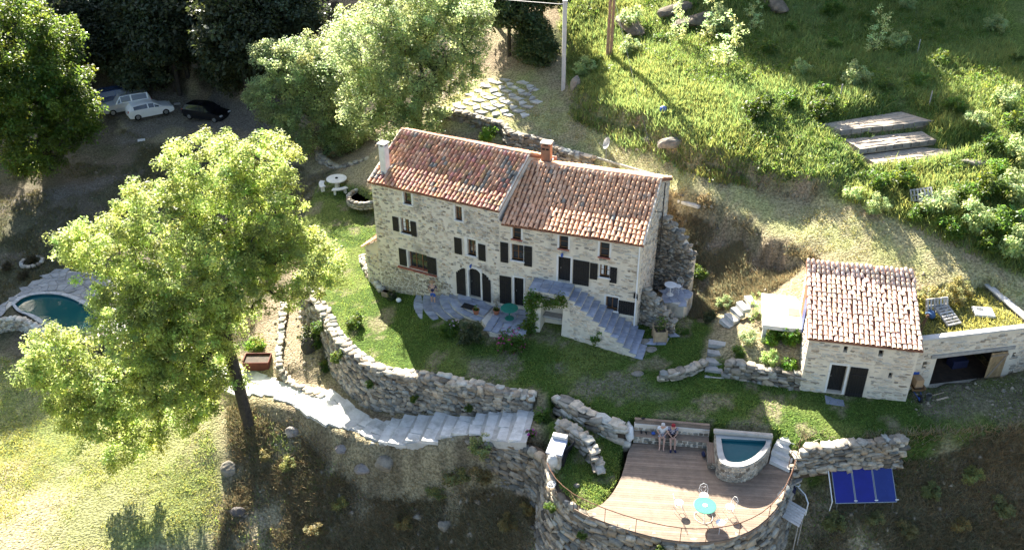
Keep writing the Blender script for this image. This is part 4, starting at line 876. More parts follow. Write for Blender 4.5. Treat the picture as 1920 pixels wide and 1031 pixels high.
g = G(); g.box(PG(2.1, GT+.05, -.12), (7.3, .36, .12), uG, ch=.02); g.box(PG(5.58, GT+.05, -2.4), (.36, 4.2, .12), uG, ch=.02); g.build('parapet', MATS['concrete'], gar)
# floor and lining coloured dark as the deep interior's shade, half-open plank door leaf
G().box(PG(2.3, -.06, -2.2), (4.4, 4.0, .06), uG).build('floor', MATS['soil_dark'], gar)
G().box(PG(2.3, 1.2, -3.7), (7.0, .05, 3.2), uG).build('dark_back_lining', MATS['soil_dark'], gar); G().box(PG(-.3, 1.2, -2.2), (.05, 3.2, 3.2), uG).build('dark_lining', MATS['soil_dark'], gar); G().box(PG(5.3, 1.2, -2.2), (.05, 3.2, 3.2), uG).build('dark_lining', MATS['soil_dark'], gar); G().box(PG(3.0, .2, -1.6), (.9, .6, .5), uG, ch=.03).build('stored_crate', MATS['cloth_navy'], gar)
for i in range(6):
    G().box(PG(3.52+i*.155, .97, .05), (.145, .04, 1.9), uG, col=(RNG.uniform(.7, 1.2),)*3).build('door_plank', MATS['timber'], gar).color = (1.25, 1.1, .8, 1)
g = G(); g.box(PG(3.9, .97, .09), (1.95, .03, .11), uG*.5+ZZ*.86); 
for z in (.2, 1.75): g.box(PG(3.9, z, .088), (.92, .03, .11), uG)
g.build('door_brace', MATS['timber'], gar)
gp = [PG(-1.5, 0, -.3), PG(5.4, 0, -.3), PG(5.4, 0, -gd+.05), PG(-1.5, 0, -gd+.05)]
gt_ = GT-.14
rf = G().prism([tuple(p[:2]) for p in gp], gt_-.3, gt_).build('roof', MATS['ground'], gar); rf.data.color_attributes['Col'].data.foreach_set('color', np.tile(np.array([.20, .20, .07, 1], np.float32), 8))

# ---------------------------------------------------------------- dry stone walls
def wall_line(top, dz=.08, off=.8, out=1, zt=None, zb=None, drop=.1):
    """top: points along the crest; bottom follows the ground on the open side"""
    P, _ = resample(np.array([p[:3] for p in top], float), .5); T = np.gradient(P[:, :2], axis=0); T /= np.linalg.norm(T, axis=1)[:, None]; O = np.stack([T[:, 1], -T[:, 0]], 1)*out
    q = P[:, :2]+O*off; z0 = ground_z(q[:, 0], q[:, 1])-drop if zb is None else np.full(len(P), zb)
    q2 = P[:, :2]-O*.75; z1 = ground_z(q2[:, 0], q2[:, 1])+dz if zt is None else (P[:, 2]+dz if zt == 'pts' else np.full(len(P), zt))
    z1 = np.maximum(z1, z0+.25)
    return np.c_[P[:, :2], z0, z1]
stone_wall('dry_stone_wall', 'tall curved dry stone wall holding the lawn above the white stone path', wall_line(WALLTOP, .12), thick=.6, sw=(.2, .5), sh=(.13, .27), lo=.7, hi=1.6, cap_hi=2.1)
stone_wall('dry_stone_wall', 'rough dry stone wall under the lower edge of the white path', wall_line(smooth_poly([(-7.65, 37.37, -3.60), (-5.25, 36.87, -3.10), (-3.20, 36.42, -2.50), (-1.62, 35.71, -2.00), (-0.09, 34.90, -1.55), (1.24, 34.06, -1.30), (1.53, 33.19, -1.35)], 1), .05, zt='pts'), thick=.5, sw=(.2, .55), sh=(.15, .3), lo=.45, hi=1.2, cap=False)
DECKF = smooth_poly([(1.53, 33.25, -1.40), (1.63, 32.21, -1.40), (2.06, 31.15, -1.40), (2.98, 30.12, -1.40), (4.50, 29.25, -1.40), (5.77, 28.69, -1.40), (7.08, 28.30, -1.40), (8.25, 28.19, -1.40), (9.29, 28.30, -1.40), (10.32, 28.63, -1.40), (11.37, 29.28, -1.40), (12.45, 30.45, -1.40), (13.28, 31.86, -1.40), (13.81, 33.06, -1.40)], 1)
stone_wall('dry_stone_wall', 'high curved dry stone wall carrying the wooden deck', wall_line(DECKF, -.02, zt='pts', off=.9), thick=.5, sw=(.22, .58), sh=(.14, .27), lo=.5, hi=1.6, cap=False, batter=.12)
stone_wall('dry_stone_wall', 'pale dry stone wall stepping down between lawn and barbecue corner', wall_line([(2.23, 37.10, -0.60), (2.96, 36.34, -0.55), (3.74, 35.68, -0.50), (5.03, 34.95, -0.45), (5.87, 34.54, -0.42)], .16, .4), thick=.5, sw=(.3, .7), sh=(.16, .3), lo=1.1, hi=2.1)
stone_wall('dry_stone_wall', 'curved free-standing stone wall round the barbecue', wall_line(smooth_poly([(2.26, 34.94, -0.30), (2.86, 34.63, -0.35), (3.55, 33.84, -0.50), (3.89, 33.12, -0.75), (3.90, 32.63, -1.20)], 1), .1, .4, zt='pts'), thick=.42, sw=(.22, .5), sh=(.14, .25), lo=.9, hi=1.7, both=True)
stone_wall('dry_stone_wall', 'dry stone wall below the lawn behind the solar panels', wall_line([(13.53, 32.53, -0.20), (15.09, 32.82, -0.15), (16.67, 32.97, -0.10), (19.03, 33.12, 0.00)], .12, zb=-1.5), thick=.5, sw=(.2, .5), sh=(.13, .26), lo=.8, hi=1.6, cap_hi=1.9)
stone_wall('dry_stone_wall', 'low stone wall edging the shrub bed beside the outbuilding', wall_line([(11.40, 38.53, 0.65), (13.10, 37.83, 0.70), (14.88, 37.24, 0.75)], .1, .35, zt='pts'), thick=.4, sw=(.2, .5), sh=(.13, .25), lo=.7, hi=1.5)
stone_wall('dry_stone_wall', 'short curved line of pale stones on the lawn beside the garden steps', wall_line([(7.84, 38.28, 0.10), (8.89, 38.34, 0.15), (10.36, 39.09, 0.20)], .12, .3, zt='pts'), thick=.4, sw=(.25, .6), sh=(.14, .22), lo=1.0, hi=1.9)
stone_wall('dry_stone_wall', 'narrow low stone kerb wall along the bare earth path', wall_line(smooth_poly([(-15.52, 51.27, -3.10), (-15.02, 47.80, -3.30), (-14.68, 44.80, -3.60), (-13.56, 43.34, -3.80), (-11.39, 41.92, -3.90)], 1), .12, .3), thick=.35, sw=(.2, .42), sh=(.12, .2), lo=1.0, hi=1.8)
stone_wall('dry_stone_wall', 'curved stone wall beneath the trees behind the picnic table', wall_line(smooth_poly([(-16.39, 70.44, -0.90), (-15.23, 68.37, -0.90), (-13.59, 66.37, -0.80), (-11.33, 65.50, -0.70)], 1), .1, .4, zt='pts'), thick=.4, sw=(.2, .5), sh=(.14, .24), lo=.8, hi=1.4)
stone_wall('dry_stone_wall', 'dark stone wall behind the house under the paved terrace', wall_line([(-5.71, 64.94, 4.90), (-3.45, 63.79, 4.90), (-0.66, 61.64, 4.90), (-0.20, 60.16, 4.85)], .1, .5, zt='pts', zb=2.2), thick=.5, lo=.6, hi=1.3, cap_hi=1.8)
stone_wall('dry_stone_wall', 'stone wall behind the brick chimney along the grass track', wall_line([(-0.05, 60.08, 4.80), (1.79, 59.39, 4.75), (3.38, 57.34, 4.70), (5.48, 56.18, 4.60)], .1, .5, zt='pts', zb=2.4), thick=.45, lo=.7, hi=1.4, cap_hi=1.9)
# stone wing wall, ruined gable stub and little terrace to the right of the house
stone_wall('wing_wall', 'ragged stone wing wall behind the right gable of the house', [(*HK[:2]+D(AR)[:2]*.2+N(AR)[:2]*5.2, .2, 4.8), (*HK[:2]+D(AR)[:2]*1.2+N(AR)[:2]*5.0, .1, 3.9), (*HK[:2]+D(AR)[:2]*2.2+N(AR)[:2]*4.6, .0, 2.6)], thick=.6, lo=.7, hi=1.1, sw=(.16, .36), sh=(.09, .17), mat='stone', core='mortar_grey')
stone_wall('wing_wall', 'sloping stone wall stepping down from the right corner of the house', [(*HK[:2]+D(AR)[:2]*.05+N(AR)[:2]*.9, -.3, 2.3), (*HK[:2]+D(AR)[:2]*1.0+N(AR)[:2]*.5, -.3, 1.7), (*HK[:2]+D(AR)[:2]*2.0+N(AR)[:2]*.2, -.3, .85)], thick=.5, lo=.8, hi=1.3, sw=(.16, .36), sh=(.09, .17), mat='stone', core='mortar_grey')
# ---------------------------------------------------------------- white stone path and other paving
P, t = resample(WALK, .12); T_ = np.gradient(P[:, :2], axis=0); T_ /= np.linalg.norm(T_, axis=1)[:, None]; O_ = np.stack([T_[:, 1], -T_[:, 0]], 1)
HWf = lambda s: .95+.25*np.sin(s*.9)+.8*_sm((s-t[-1]+3.4)/2.0)
_h = HWf(t)[:, None]*.97; _a = P[:, :2]+O_*_h; _b = P[:, :2]-O_*_h; _v = np.concatenate([np.c_[_a, P[:, 2]-.45], np.c_[_a, P[:, 2]+.03], np.c_[_b, P[:, 2]+.03], np.c_[_b, P[:, 2]-.45]]); _m = len(P)
_f = [(k*_m+i, k*_m+i+1, (k+1)*_m+i+1, (k+1)*_m+i) for k in range(3) for i in range(_m-1)]
path_o = obj('stone_path', mk_mesh('stone_path', _v-WALK[5], [q[::-1] for q in _f], MATS['stone_pale'])); path_o.location = [float(a) for a in WALK[5]]; path_o['kind'] = 'structure'; path_o.color = (.8, .8, .8, 1)
s = 0.0
def pth(s):
    p = V3(*[np.interp(s, t, P[:, k]) for k in range(3)]); o = V3(np.interp(s, t, O_[:, 0]), np.interp(s, t, O_[:, 1]), 0); return p, o/np.linalg.norm(o)
while s < t[-1]-.4:
    l = RNG.uniform(.55, .95); a, oa = pth(s+.012); b, ob = pth(min(s+l-.012, t[-1])); hw = float(HWf(np.array(s+l/2)))*RNG.uniform(.9, 1.12); z = (a[2]+b[2])/2+.09
    cuts = [-1]+sorted(RNG.uniform(-.6, .6, RNG.integers(1, 3)))+[1]
    for c0, c1 in zip(cuts[:-1], cuts[1:]):
        if c1-c0 < .2: continue
        e = .006; q = [a+oa*hw*(c0+e), b+ob*hw*(c0+e), b+ob*hw*(c1-e), a+oa*hw*(c1-e)]
        slab_poly([V3(p[0], p[1], z+RNG.normal(0, .008)) for p in q], .22, 'stone_pale', path_o, 'slab', .045, (RNG.uniform(.95, 1.25),)*3)
    s += l
def flagging(name, poly, zf, size, mat, parent, gap=.03, jit=.22, th=.1, lo=.8, hi=1.2, ang=0.0, limit=300, pname='slab'):
    poly = np.array([p[:2] for p in poly]); c = poly.mean(0); ca, sa = cos(ang), sin(ang); R2 = np.array([[ca, -sa], [sa, ca]]); q = (poly-c)@R2
    xs = np.arange(q[:, 0].min(), q[:, 0].max()+size, size); ys = np.arange(q[:, 1].min(), q[:, 1].max()+size, size)
    V = np.array([[(x+RNG.normal(0, size*jit*.6)+(size*.5 if j % 2 else 0), y+RNG.normal(0, size*jit*.6)) for x in xs] for j, y in enumerate(ys)]); n = 0
    for j in range(len(ys)-1):
        for i in range(len(xs)-1):
            Q = np.array([V[j, i], V[j, i+1], V[j+1, i+1], V[j+1, i]])@R2.T+c; m_ = Q.mean(0)
            if not inside(poly, np.array([m_[0]]), np.array([m_[1]]))[0]: continue
            Q = m_+(Q-m_)*(1-gap/size*1.2); z = zf(m_[0], m_[1]); n += 1
            slab_poly([V3(a[0], a[1], z+RNG.normal(0, .006)) for a in Q], th, mat, parent, pname, .0, (RNG.uniform(lo, hi),)*3)
    return n
tp = obj('paved_terrace', mk_mesh('paved_terrace', np.array([[0, 0, 0], [.01, 0, 0], [0, .01, 0]]), [(0, 1, 2)], MATS['stone_pale'])); tp.location = (-1.11, 67.71, 4.70); tp['kind'] = 'structure'
flagging('t', [(-5.02, 64.99, 5.00), (-3.19, 67.87, 5.10), (-1.34, 70.32, 5.30), (1.82, 68.09, 5.40), (2.47, 65.14, 5.20), (1.31, 63.26, 5.10), (-2.26, 63.93, 5.00)], lambda x, y: gz(x, y)+.04, .8, 'stone_pale', tp, .14, .12, .12, .7, 1.1, radians(30))
# ---------------------------------------------------------------- the deck
deck = thing('wooden_deck', 'rounded wooden deck of brown boards above the stone wall', 'deck', V3(8.7, 30, -1.6))
def clip(poly, n, d, keep=1):
    out = []
    for i in range(len(poly)):
        a, b = poly[i], poly[(i+1) % len(poly)]; da, db = (a@n-d)*keep, (b@n-d)*keep
        if da >= 0: out.append(a)
        if da*db < 0: out.append(a+(b-a)*da/(da-db))
    return out
DP = [np.array(p[:2]) for p in smooth_poly(np.array(DECKP+[DECKP[0]]), 1)]
bn = np.array([.1, .995]); bn /= np.linalg.norm(bn); lo_, hi_ = min(p@bn for p in DP), max(p@bn for p in DP); bw = .145; d = lo_; k = 0
while d < hi_:
    q = clip(clip(DP, bn, d+.004), bn, d+bw-.004, -1)
    if len(q) > 2:
        g = G(); g.prism([tuple(p) for p in q], -1.385, -1.35+RNG.normal(0, .0015), (RNG.uniform(.82, 1.22),)*3); g.build('board', MATS['deck_board'], deck)
    d += bw
g = G(); DF = resample(DECKF[6:], .3)[0]
for a, b in zip(DF[:-1], DF[1:]):
    a = V3(*a[:2], -1.46); b = V3(*b[:2], -1.46); c = (a+b)/2; g.box(c, (np.linalg.norm(b-a)*1.03, .04, .14), b-a)
g.build('fascia', MATS['deck_board'], deck)
# ---------------------------------------------------------------- bench along the back of the deck
bx = V3(3.54, -.53, 0); bx /= np.linalg.norm(bx); bnn = V3(-bx[1], bx[0], 0); b0 = np.array((6.06, 34.78, -0.92))
BP = lambda s, z, d=0.0: V3(*(b0+bx*s+bnn*d)[:2], z)
bench = thing('corner_bench', 'built-in stone and timber corner bench along the deck', 'bench', BP(1.8, -1.35))
blen = 3.75
g = G(); g.box(BP(blen/2, -1.16, .26), (blen, .44, .42), bx); g.box(BP(blen/2, -.95, .56), (blen, .2, .85), bx); g.build('masonry', MATS['mortar_grey'], bench)
it = []
for s_ in np.arange(.1, blen, .27):
    for z, dd, h in ((-1.25, .05, .09), (-1.06, .05, .09), (-.80, .47, .08)):
        it.append((BP(s_+RNG.normal(0, .03), z+RNG.normal(0, .015), dd), (.125*RNG.uniform(.8, 1.1), .05, h), bx, ZZ, stone_col(.7, 1.5)))
place_stones(it, bench, 'stone', 'p', 100)
for i in range(4): G().box(BP(blen/2, -.93, .055+i*.115), (blen, .105, .035), bx, ch=.006, col=(RNG.uniform(.85, 1.15),)*3).build('seat_plank', MATS['deck_board'], bench)
for i in range(3): G().box(BP(blen/2+.02, -.66+i*.115, .50+i*.045), (blen, .03, .105), bx, ZZ+bnn*.35, ch=.006, col=(RNG.uniform(.85, 1.15),)*3).build('back_plank', MATS['deck_board'], bench)
G().box(BP(blen/2, -.36, .70), (blen, .16, .04), bx).build('back_rail', MATS['deck_board'], bench)
SB = lambda s, z, d=0.0: V3(*(np.array((9.65, 34.25, -0.92))+(-bnn)*s+bx*d)[:2], z)
g = G(); g.box(SB(.72, -1.16, .26), (.40, 1.34, .42), bx); g.build('masonry', MATS['mortar_grey'], bench)
it = [(SB(.1+.24*i, -1.25+.19*j, .05), (.11, .05, .09), bnn, ZZ, stone_col(.7, 1.5)) for i in range(6) for j in range(2)]+[(SB(1.40, -1.25+.19*j, .12+.2*i), (.1, .05, .09), bx, ZZ, stone_col(.7, 1.5)) for i in range(2) for j in range(2)]
place_stones(it, bench, 'stone', 'p', 100)
for i in range(4): G().box(SB(.70, -.928, .06+i*.115), (1.48, .105, .035), bnn, ch=.006, col=(RNG.uniform(.85, 1.15),)*3).build('seat_plank', MATS['deck_board'], bench)
# things lying on the bench
def blob(name, c, h, mat, label, cat, parent=None, group=None, seed=0, rot=0.0):
    v, f = stone_variant(seed+500, .6, .10); v = v/np.abs(v).max(0); w = v*np.array(h); R_ = np.array([[cos(rot), -sin(rot)], [sin(rot), cos(rot)]]); w[:, :2] = w[:, :2]@R_.T; w[:, 2] += h[2]
    o = obj(name, mk_mesh(name, w, f, MATS[mat], smooth=True), parent, c); return tag(o, label, cat, group) if label else o
for i, (s_, lb) in enumerate(((.38, 'dark sandal on the bench seat, farthest from the seated people'), (.62, 'dark sandal on the bench seat, nearer to the blue pouch'))): blob('sandal', BP(s_, -.91, .3), (.05, .13, .035), 'black', lb, 'sandal', seed=i)
blob('pouch', BP(.98, -.91, .26), (.11, .09, .07), 'blue_plastic', 'small blue pouch on the bench beside the man in white', 'pouch', seed=4)
blob('black_object', BP(.42, -.335, .70), (.10, .06, .04), 'black', 'small black object on the bench back, by the stone wall end', 'object', seed=5)
blob('bag', SB(.55, -1.35, -.14), (.10, .18, .13), 'cloth_navy', 'dark navy bag on the deck beside the plunge pool bench', 'bag', seed=6)
# white block at the left end of the bench
blob('pale_boulder', (5.87, 35.16, -1.50), (.24, .62, .5), 'stone_pale', 'pale upright stone block at the end of the deck bench', 'boulder', seed=8).color = (1.3, 1.3, 1.3, 1)
# ---------------------------------------------------------------- plunge pool
tub = thing('plunge_pool', 'D-shaped stone plunge pool with blue-green water on the deck', 'plunge pool', (11.58, 34.27, -1.35))
TO_ = smooth_poly([(10.07, 34.39, -0.35), (9.78, 32.52, -0.35), (9.96, 32.01, -0.35), (10.73, 31.82, -0.35), (11.58, 32.20, -0.35), (12.30, 32.97, -0.35), (12.64, 33.61, -0.35), (12.77, 34.04, -0.35)], 2)
TI_ = smooth_poly([(10.24, 33.92, -0.35), (10.11, 32.74, -0.35), (10.21, 32.26, -0.35), (10.75, 32.14, -0.35), (11.49, 32.50, -0.35), (12.11, 33.16, -0.35), (12.35, 33.50, -0.35), (12.41, 33.73, -0.35)], 2)
n_ = len(TO_); g = G(); vo = [V3(*p[:2], -.38) for p in TO_]; vi = [V3(*p[:2], -.38) for p in TI_]; vb = [V3(*(p[:2]), -1.6) for p in TO_]; vw = [V3(*p[:2], -1.3) for p in TI_]
g.add(vo+vi, [(i, (i+1) % n_, n_+(i+1) % n_, n_+i)[::-1] for i in range(n_)]); g.add(vo+vb, [(i, (i+1) % n_, n_+(i+1) % n_, n_+i) for i in range(n_)]); tbody = g.build('wall', MATS['mortar_grey'], tub)
g = G(); g.add(vi+vw+[V3(*np.mean([p[:2] for p in TI_], 0), -1.3)], [(i, (i+1) % n_, n_+(i+1) % n_, n_+i)[::-1] for i in range(n_)]+[(n_+i, n_+(i+1) % n_, 2*n_) for i in range(n_)]); g.build('basin', MATS['tub_liner'], tub)
g = G(); ww = [V3(*p[:2], -.50) for p in TI_]; g.add(ww+[V3(*np.mean([p[:2] for p in TI_], 0), -.50)], [(i, (i+1) % n_, n_) for i in range(n_)]); g.build('water', MATS['water_tub'], tub)
it = []; q, tt = resample(TO_, .05)
s_ = 0
for row in range(6):
    s_ = -RNG.uniform(0, .2)
    while s_ < tt[-1]:
        w = RNG.uniform(.16, .36); a = V3(*[np.interp(s_+w/2, tt, q[:, k]) for k in range(2)], 0); b = V3(*[np.interp(s_+w/2+.05, tt, q[:, k]) for k in range(2)], 0); u_ = b-a
        if np.linalg.norm(u_) > 1e-3: it.append((V3(a[0], a[1], -1.28+row*.165+RNG.normal(0, .02)), (w*.5, .05, .085), u_, ZZ, stone_col(.9, 1.7, .04)))
        s_ += w
place_stones(it, tbody, 'stone', 'p', 150)
for i in range(0, n_):
    j = (i+1) % n_; m_ = 1.0
    slab_poly([V3(*TO_[i][:2], -.33), V3(*TO_[j][:2], -.33), V3(*TI_[j][:2], -.33), V3(*TI_[i][:2], -.33)], .06, 'concrete', tub, 'coping', .0, (RNG.uniform(.7, .85),)*3)
G().box((np.array((9.98, 34.29, -0.22))+np.array((12.72, 33.89, -0.22)))/2, (np.linalg.norm(np.array((9.98, 34.29, -0.22))-np.array((12.72, 33.89, -0.22)))+.1, .28, .2), np.array((12.72, 33.89, -0.22))-np.array((9.98, 34.29, -0.22)), ch=.05).build('back_kerb', MATS['concrete'], tub).color = (.8, .74, .68, 1)
# white stone steps between deck and lawn
sr = thing('deck_steps', 'white stone steps climbing from the deck to the sunny lawn', 'steps', (13.50, 33.90, -1.40))
stp = [[(12.57, 33.19, -1.15), (13.36, 32.51, -1.15), (13.69, 33.17, -1.15), (12.92, 33.87, -1.15)], [(12.75, 33.52, -0.90), (13.58, 32.91, -0.90), (13.85, 33.51, -0.90), (12.99, 34.06, -0.90)], [(12.86, 33.71, -0.62), (13.67, 33.21, -0.62), (13.92, 33.74, -0.62), (13.18, 34.14, -0.62)], [(13.12, 33.85, -0.36), (13.74, 33.41, -0.36), (14.12, 33.83, -0.36), (13.70, 34.23, -0.36)]]
for i, q in enumerate(stp): slab_poly([np.array(p) for p in q], .42, 'stone_pale', sr, 'step', .02, (1.25,)*3)
# ---------------------------------------------------------------- railing
rail = thing('deck_railing', 'thin rusty metal railing curving round the deck edge', 'railing', (7.08, 28.33, -1.40))
RL = DECKF[2:-1]; g = G(); g.tube([V3(p[0], p[1], -.5-(0 if i > 3 else .0)) for i, p in enumerate(RL)], .022, 8); g.build('handrail', MATS['rust'], rail)
for (px_) in ((2.97, 30.05, -1.40), (4.32, 29.35, -1.40), (5.75, 28.72, -1.40), (7.20, 28.30, -1.40), (8.71, 28.25, -1.40), (10.22, 28.60, -1.40), (11.56, 29.47, -1.40), (12.47, 30.52, -1.40), (13.25, 31.87, -1.40)):
    p = V3(*px_[:2], 0); k = np.argmin(np.hypot(RL[:, 0]-p[0], RL[:, 1]-p[1])); p = V3(RL[k, 0], RL[k, 1], 0)
    G().tube([p+ZZ*-1.6, p+ZZ*-.5], .016, 6).build('post', MATS['rust'], rail)
g = G()
for p in ((13.71, 32.75, -0.20), (13.24, 32.37, -0.60)): g.tube([np.array(p)-ZZ*.3, np.array(p)+ZZ*.75], .018, 6)
g.tube([np.array((13.71, 32.75, -0.20))+ZZ*.75, np.array((13.24, 32.37, -0.60))+ZZ*.75, RL[-1]*np.array([1, 1, 0])+ZZ*-.5], .02, 6); g.build('stair_rail', MATS['rust'], rail)
# ---------------------------------------------------------------- garden table and chairs
tb = thing('garden_table', 'round pale green garden table on the deck', 'table', V3(8.69, 29.71, -1.35))
g = G().lathe([(0, .70), (.50, .70), (.52, .715), (.52, .735), (.50, .74), (.10, .735), (0, .735)], (0, 0, 0), 28); g.build('top', MATS['table_green'], tb, local=True)
G().lathe([(.0, .736), (.11, .738), (.11, .75), (.05, .755), (.0, .755)], (0, 0, 0), 16).build('parasol_hole_cover', MATS['white_paint'], tb, local=True)
for k in range(3):
    a = 2*pi*k/3+.4; G().tube([(0.05*cos(a), .05*sin(a), .7), (.12*cos(a), .12*sin(a), .45), (.2*cos(a), .2*sin(a), .2), (.42*cos(a), .42*sin(a), .02)], .015, 6).build('leg', MATS['white_paint'], tb, local=True)
G().tube([(.42*cos(2*pi*k/20), .42*sin(2*pi*k/20), .025) for k in range(21)], .008, 5, False).build('foot_ring', MATS['white_paint'], tb, local=True)
def garden_chair(label, loc, rz, group=None):
    c = thing('garden_chair', label, 'chair', loc, group); c.rotation_euler = (0, 0, rz)
    G().lathe([(0, .43), (.19, .43), (.21, .445), (.20, .465), (0, .475)], (0, 0, 0), 20).build('seat', MATS['white_paint'], c, local=True)
    for sx in (-1, 1):
        for sy in (-1, 1): G().tube([(.14*sx, .13*sy, .44), (.17*sx, .17*sy, .2), (.21*sx, .21*sy, 0)], .009, 6).build('leg', MATS['white_paint'], c, local=True)
    G().tube([(-.19, -.15, .44), (-.21, -.22, .65), (-.15, -.27, .86), (0, -.29, .93), (.15, -.27, .86), (.21, -.22, .65), (.19, -.15, .44)], .01, 6).build('backrest', MATS['white_paint'], c, local=True)
    G().tube([(-.02, -.17, .46), (-.12, -.22, .62), (-.09, -.26, .78), (0, -.25, .72), (.09, -.26, .78), (.12, -.22, .62), (.02, -.17, .46)], .007, 5).build('back_scroll', MATS['white_paint'], c, local=True)
    G().tube([(.15*cos(2*pi*k/16), .15*sin(2*pi*k/16), .24) for k in range(17)], .007, 5, False).build('brace_ring', MATS['white_paint'], c, local=True)
    return c
GRP = 'white chairs round the garden table'
for px_, lb, rz in (((7.60, 30.20, -0.90), 'white metal chair left of the green garden table', -1.57), ((8.84, 30.62, -0.90), 'white metal chair behind the green garden table, nearest the bench', pi), ((9.91, 29.90, -0.90), 'white metal chair right of the green garden table, in the shadow edge', 1.9), ((9.27, 28.94, -0.90), 'white metal chair in front of the green table, next to the railing', .5)):
    garden_chair(lb, (px_[0], px_[1], -1.35), rz, GRP)
# ---------------------------------------------------------------- barbecue
bb = thing('stone_barbecue', 'grey stone barbecue with slab top and pale cowl on the wall corner', 'barbecue', (2.18, 34.02, -1.35))
bu = np.array((2.59, 34.70, -0.20))-np.array((1.79, 32.12, -0.20)); bu[2] = 0; bu /= np.linalg.norm(bu); bv = V3(bu[1], -bu[0], 0); bc = np.array((2.13, 33.49, -0.30)); bc[2] = 0
G().box(bc+ZZ*-.9, (1.5, .7, 1.1), bu, ch=.02).build('body', MATS['stone'], bb).color = (1.5, 1.5, 1.6, 1)
G().box(bc+ZZ*-.32-bu*.1, (1.15, .82, .07), bu, ch=.015).build('slab', MATS['slate'], bb).color = (1.3, 1.3, 1.3, 1)
G().box(bc+ZZ*-.25+bu*.55, (.3, .75, .25), bu, ch=.02).build('back_block', MATS['stone_pale'], bb)
G().lathe([(.0, .34), (.1, .33), (.2, .22), (.26, 0), (.26, -.2)], bc-bu*.95+ZZ*-.45, 14).build('cowl', MATS['stone_pale'], bb)
G().box(bc+bv*.42+ZZ*-1.0, (1.0, .1, .6), bu).build('firebox', MATS['black'], bb)
tag(G().box(np.array((2.66, 33.72, -0.90)), (.9, .05, .8), bu+bv*.4, ZZ+bv*.35).build('grill_plate', MATS['black']), 'black metal plate leaning beside the stone barbecue', 'metal plate')
hp = np.array((1.78, 31.68, -1.30)); g = G(); g.tube([hp+V3(cos(k*.5)*(.16+.05*sin(k*.37)), sin(k*.5)*(.16+.05*sin(k*.37)), .05+.006*k*.6) for k in range(50)], .014, 6)
tag(g.build('garden_hose', MATS['white_paint']), 'coiled pale garden hose on the stone wall by the barbecue', 'hose')
g = G(); q = np.array((0.23, 35.12, -3.00)); g.tube([q+ZZ*.4, q-ZZ*1.6], .04, 8); tag(g.build('drain_pipe', MATS['grey_metal']), 'grey upright pipe against the wall below the path', 'pipe')
# ---------------------------------------------------------------- solar panels
sp = thing('solar_array', 'three blue solar collectors side by side on a low rack', 'solar panels', (17.12, 31.92, -2.90))
A0, A1, B0 = np.array((15.57, 31.65, -2.60)), np.array((18.60, 31.71, -2.60)), np.array((15.60, 33.16, -1.30)); su = A1-A0; sw_ = np.linalg.norm(su); su /= sw_; sv = B0-A0; sv = sv-su*(sv@su); sl = np.linalg.norm(sv); sv /= sl; sn = np.cross(su, sv)
pw = sw_/3
for i in range(3):
    c = A0+su*(pw*(i+.5))+sv*sl/2; gl = G().box(c+sn*.02, (pw-.07, sl-.07, .02), su, sn).build('panel', MATS['solar_glass'], sp)
    if i == 2: gl.color = (1.6, 2.6, .85, 1)
    f = G()
    for a, L_ in ((-1, sl), (1, sl)): f.box(c+su*a*(pw/2-.025), (.035, L_, .07), su, sn)
    for a in (-1, 1): f.box(c+sv*a*(sl/2-.0175), (pw-.09, .035, .07), su, sn)
    f.build('frame', MATS['grey_metal'], gl)
    for a in (-1, 1): G().tube([c+su*(pw*.5)*1+sv*a*(sl/2-.12)+sn*.05-su*.08, c+su*(pw*.5)+sv*a*(sl/2-.12)+sn*.05+su*.08], .025, 6).build('pipe_joint', MATS['white_paint'], gl)
for a in (.15, sw_/2, sw_-.15):
    q = A0+su*a+sv*(sl-.1); G().tube([q-sn*.05, V3(q[0], q[1]+.1, -3.2)], .025, 6).build('rack_leg', MATS['grey_metal'], sp)
    q = A0+su*a+sv*.05; G().tube([q-sn*.05, V3(q[0], q[1], -3.4)], .025, 6).build('rack_leg', MATS['grey_metal'], sp)
g = G(); q = A0-su*.16; g.tube([q+sv*.1-ZZ*.6, q+sv*.1+sn*.1, q+sv*(sl*.95)+sn*.1], .03, 6); g.build('feed_pipe', MATS['white_paint'], sp)
# ---------------------------------------------------------------- below the deck, by the steps
ft = thing('slatted_table', 'grey slatted folding table standing on the slope beside the deck', 'table', (13.98, 32.29, -3.90))
q0, q1, q2, q3 = [np.array(p) for p in ((13.31, 31.80, -2.40), (13.99, 31.10, -2.40), (13.33, 29.99, -2.40), (12.58, 30.77, -2.40))]
for i in range(7):
    a, b = i/7, (i+.86)/7; slab_poly([q0+(q3-q0)*a, q1+(q2-q1)*a, q1+(q2-q1)*b, q0+(q3-q0)*b], .03, 'timber_grey', ft, 'slat', 0, (1.7,)*3)
for p in (q0, q1, q2, q3):
    cc_ = (q0+q2)/2; p = cc_+(p-cc_)*.86; G().tube([p-ZZ*.03, V3(p[0], p[1], gz(p[0], p[1])-.1)], .03, 6).build('leg', MATS['timber_grey'], ft)
pk = obj('timber_step', slab_poly([np.array((13.74, 33.52, -1.90)), np.array((14.67, 33.81, -1.90)), np.array((14.11, 32.55, -1.90)), np.array((13.26, 32.12, -1.90))], .1, 'timber_grey', None, 'timber_step', 0).data) if False else slab_poly([np.array((13.85, 33.52, -1.90)), np.array((14.67, 33.81, -1.90)), np.array((14.11, 32.55, -1.90)), np.array((13.37, 32.12, -1.90))], .1, 'timber_grey', None, 'timber_platform', 0)
tag(pk, 'grey timber platform on the slope beside the deck steps', 'platform')
pm = thing('pump', 'white and navy pool pump with pipes beside the deck wall', 'pump', (13.74, 32.35, -2.60)); q = np.array((13.64, 32.52, -2.30))
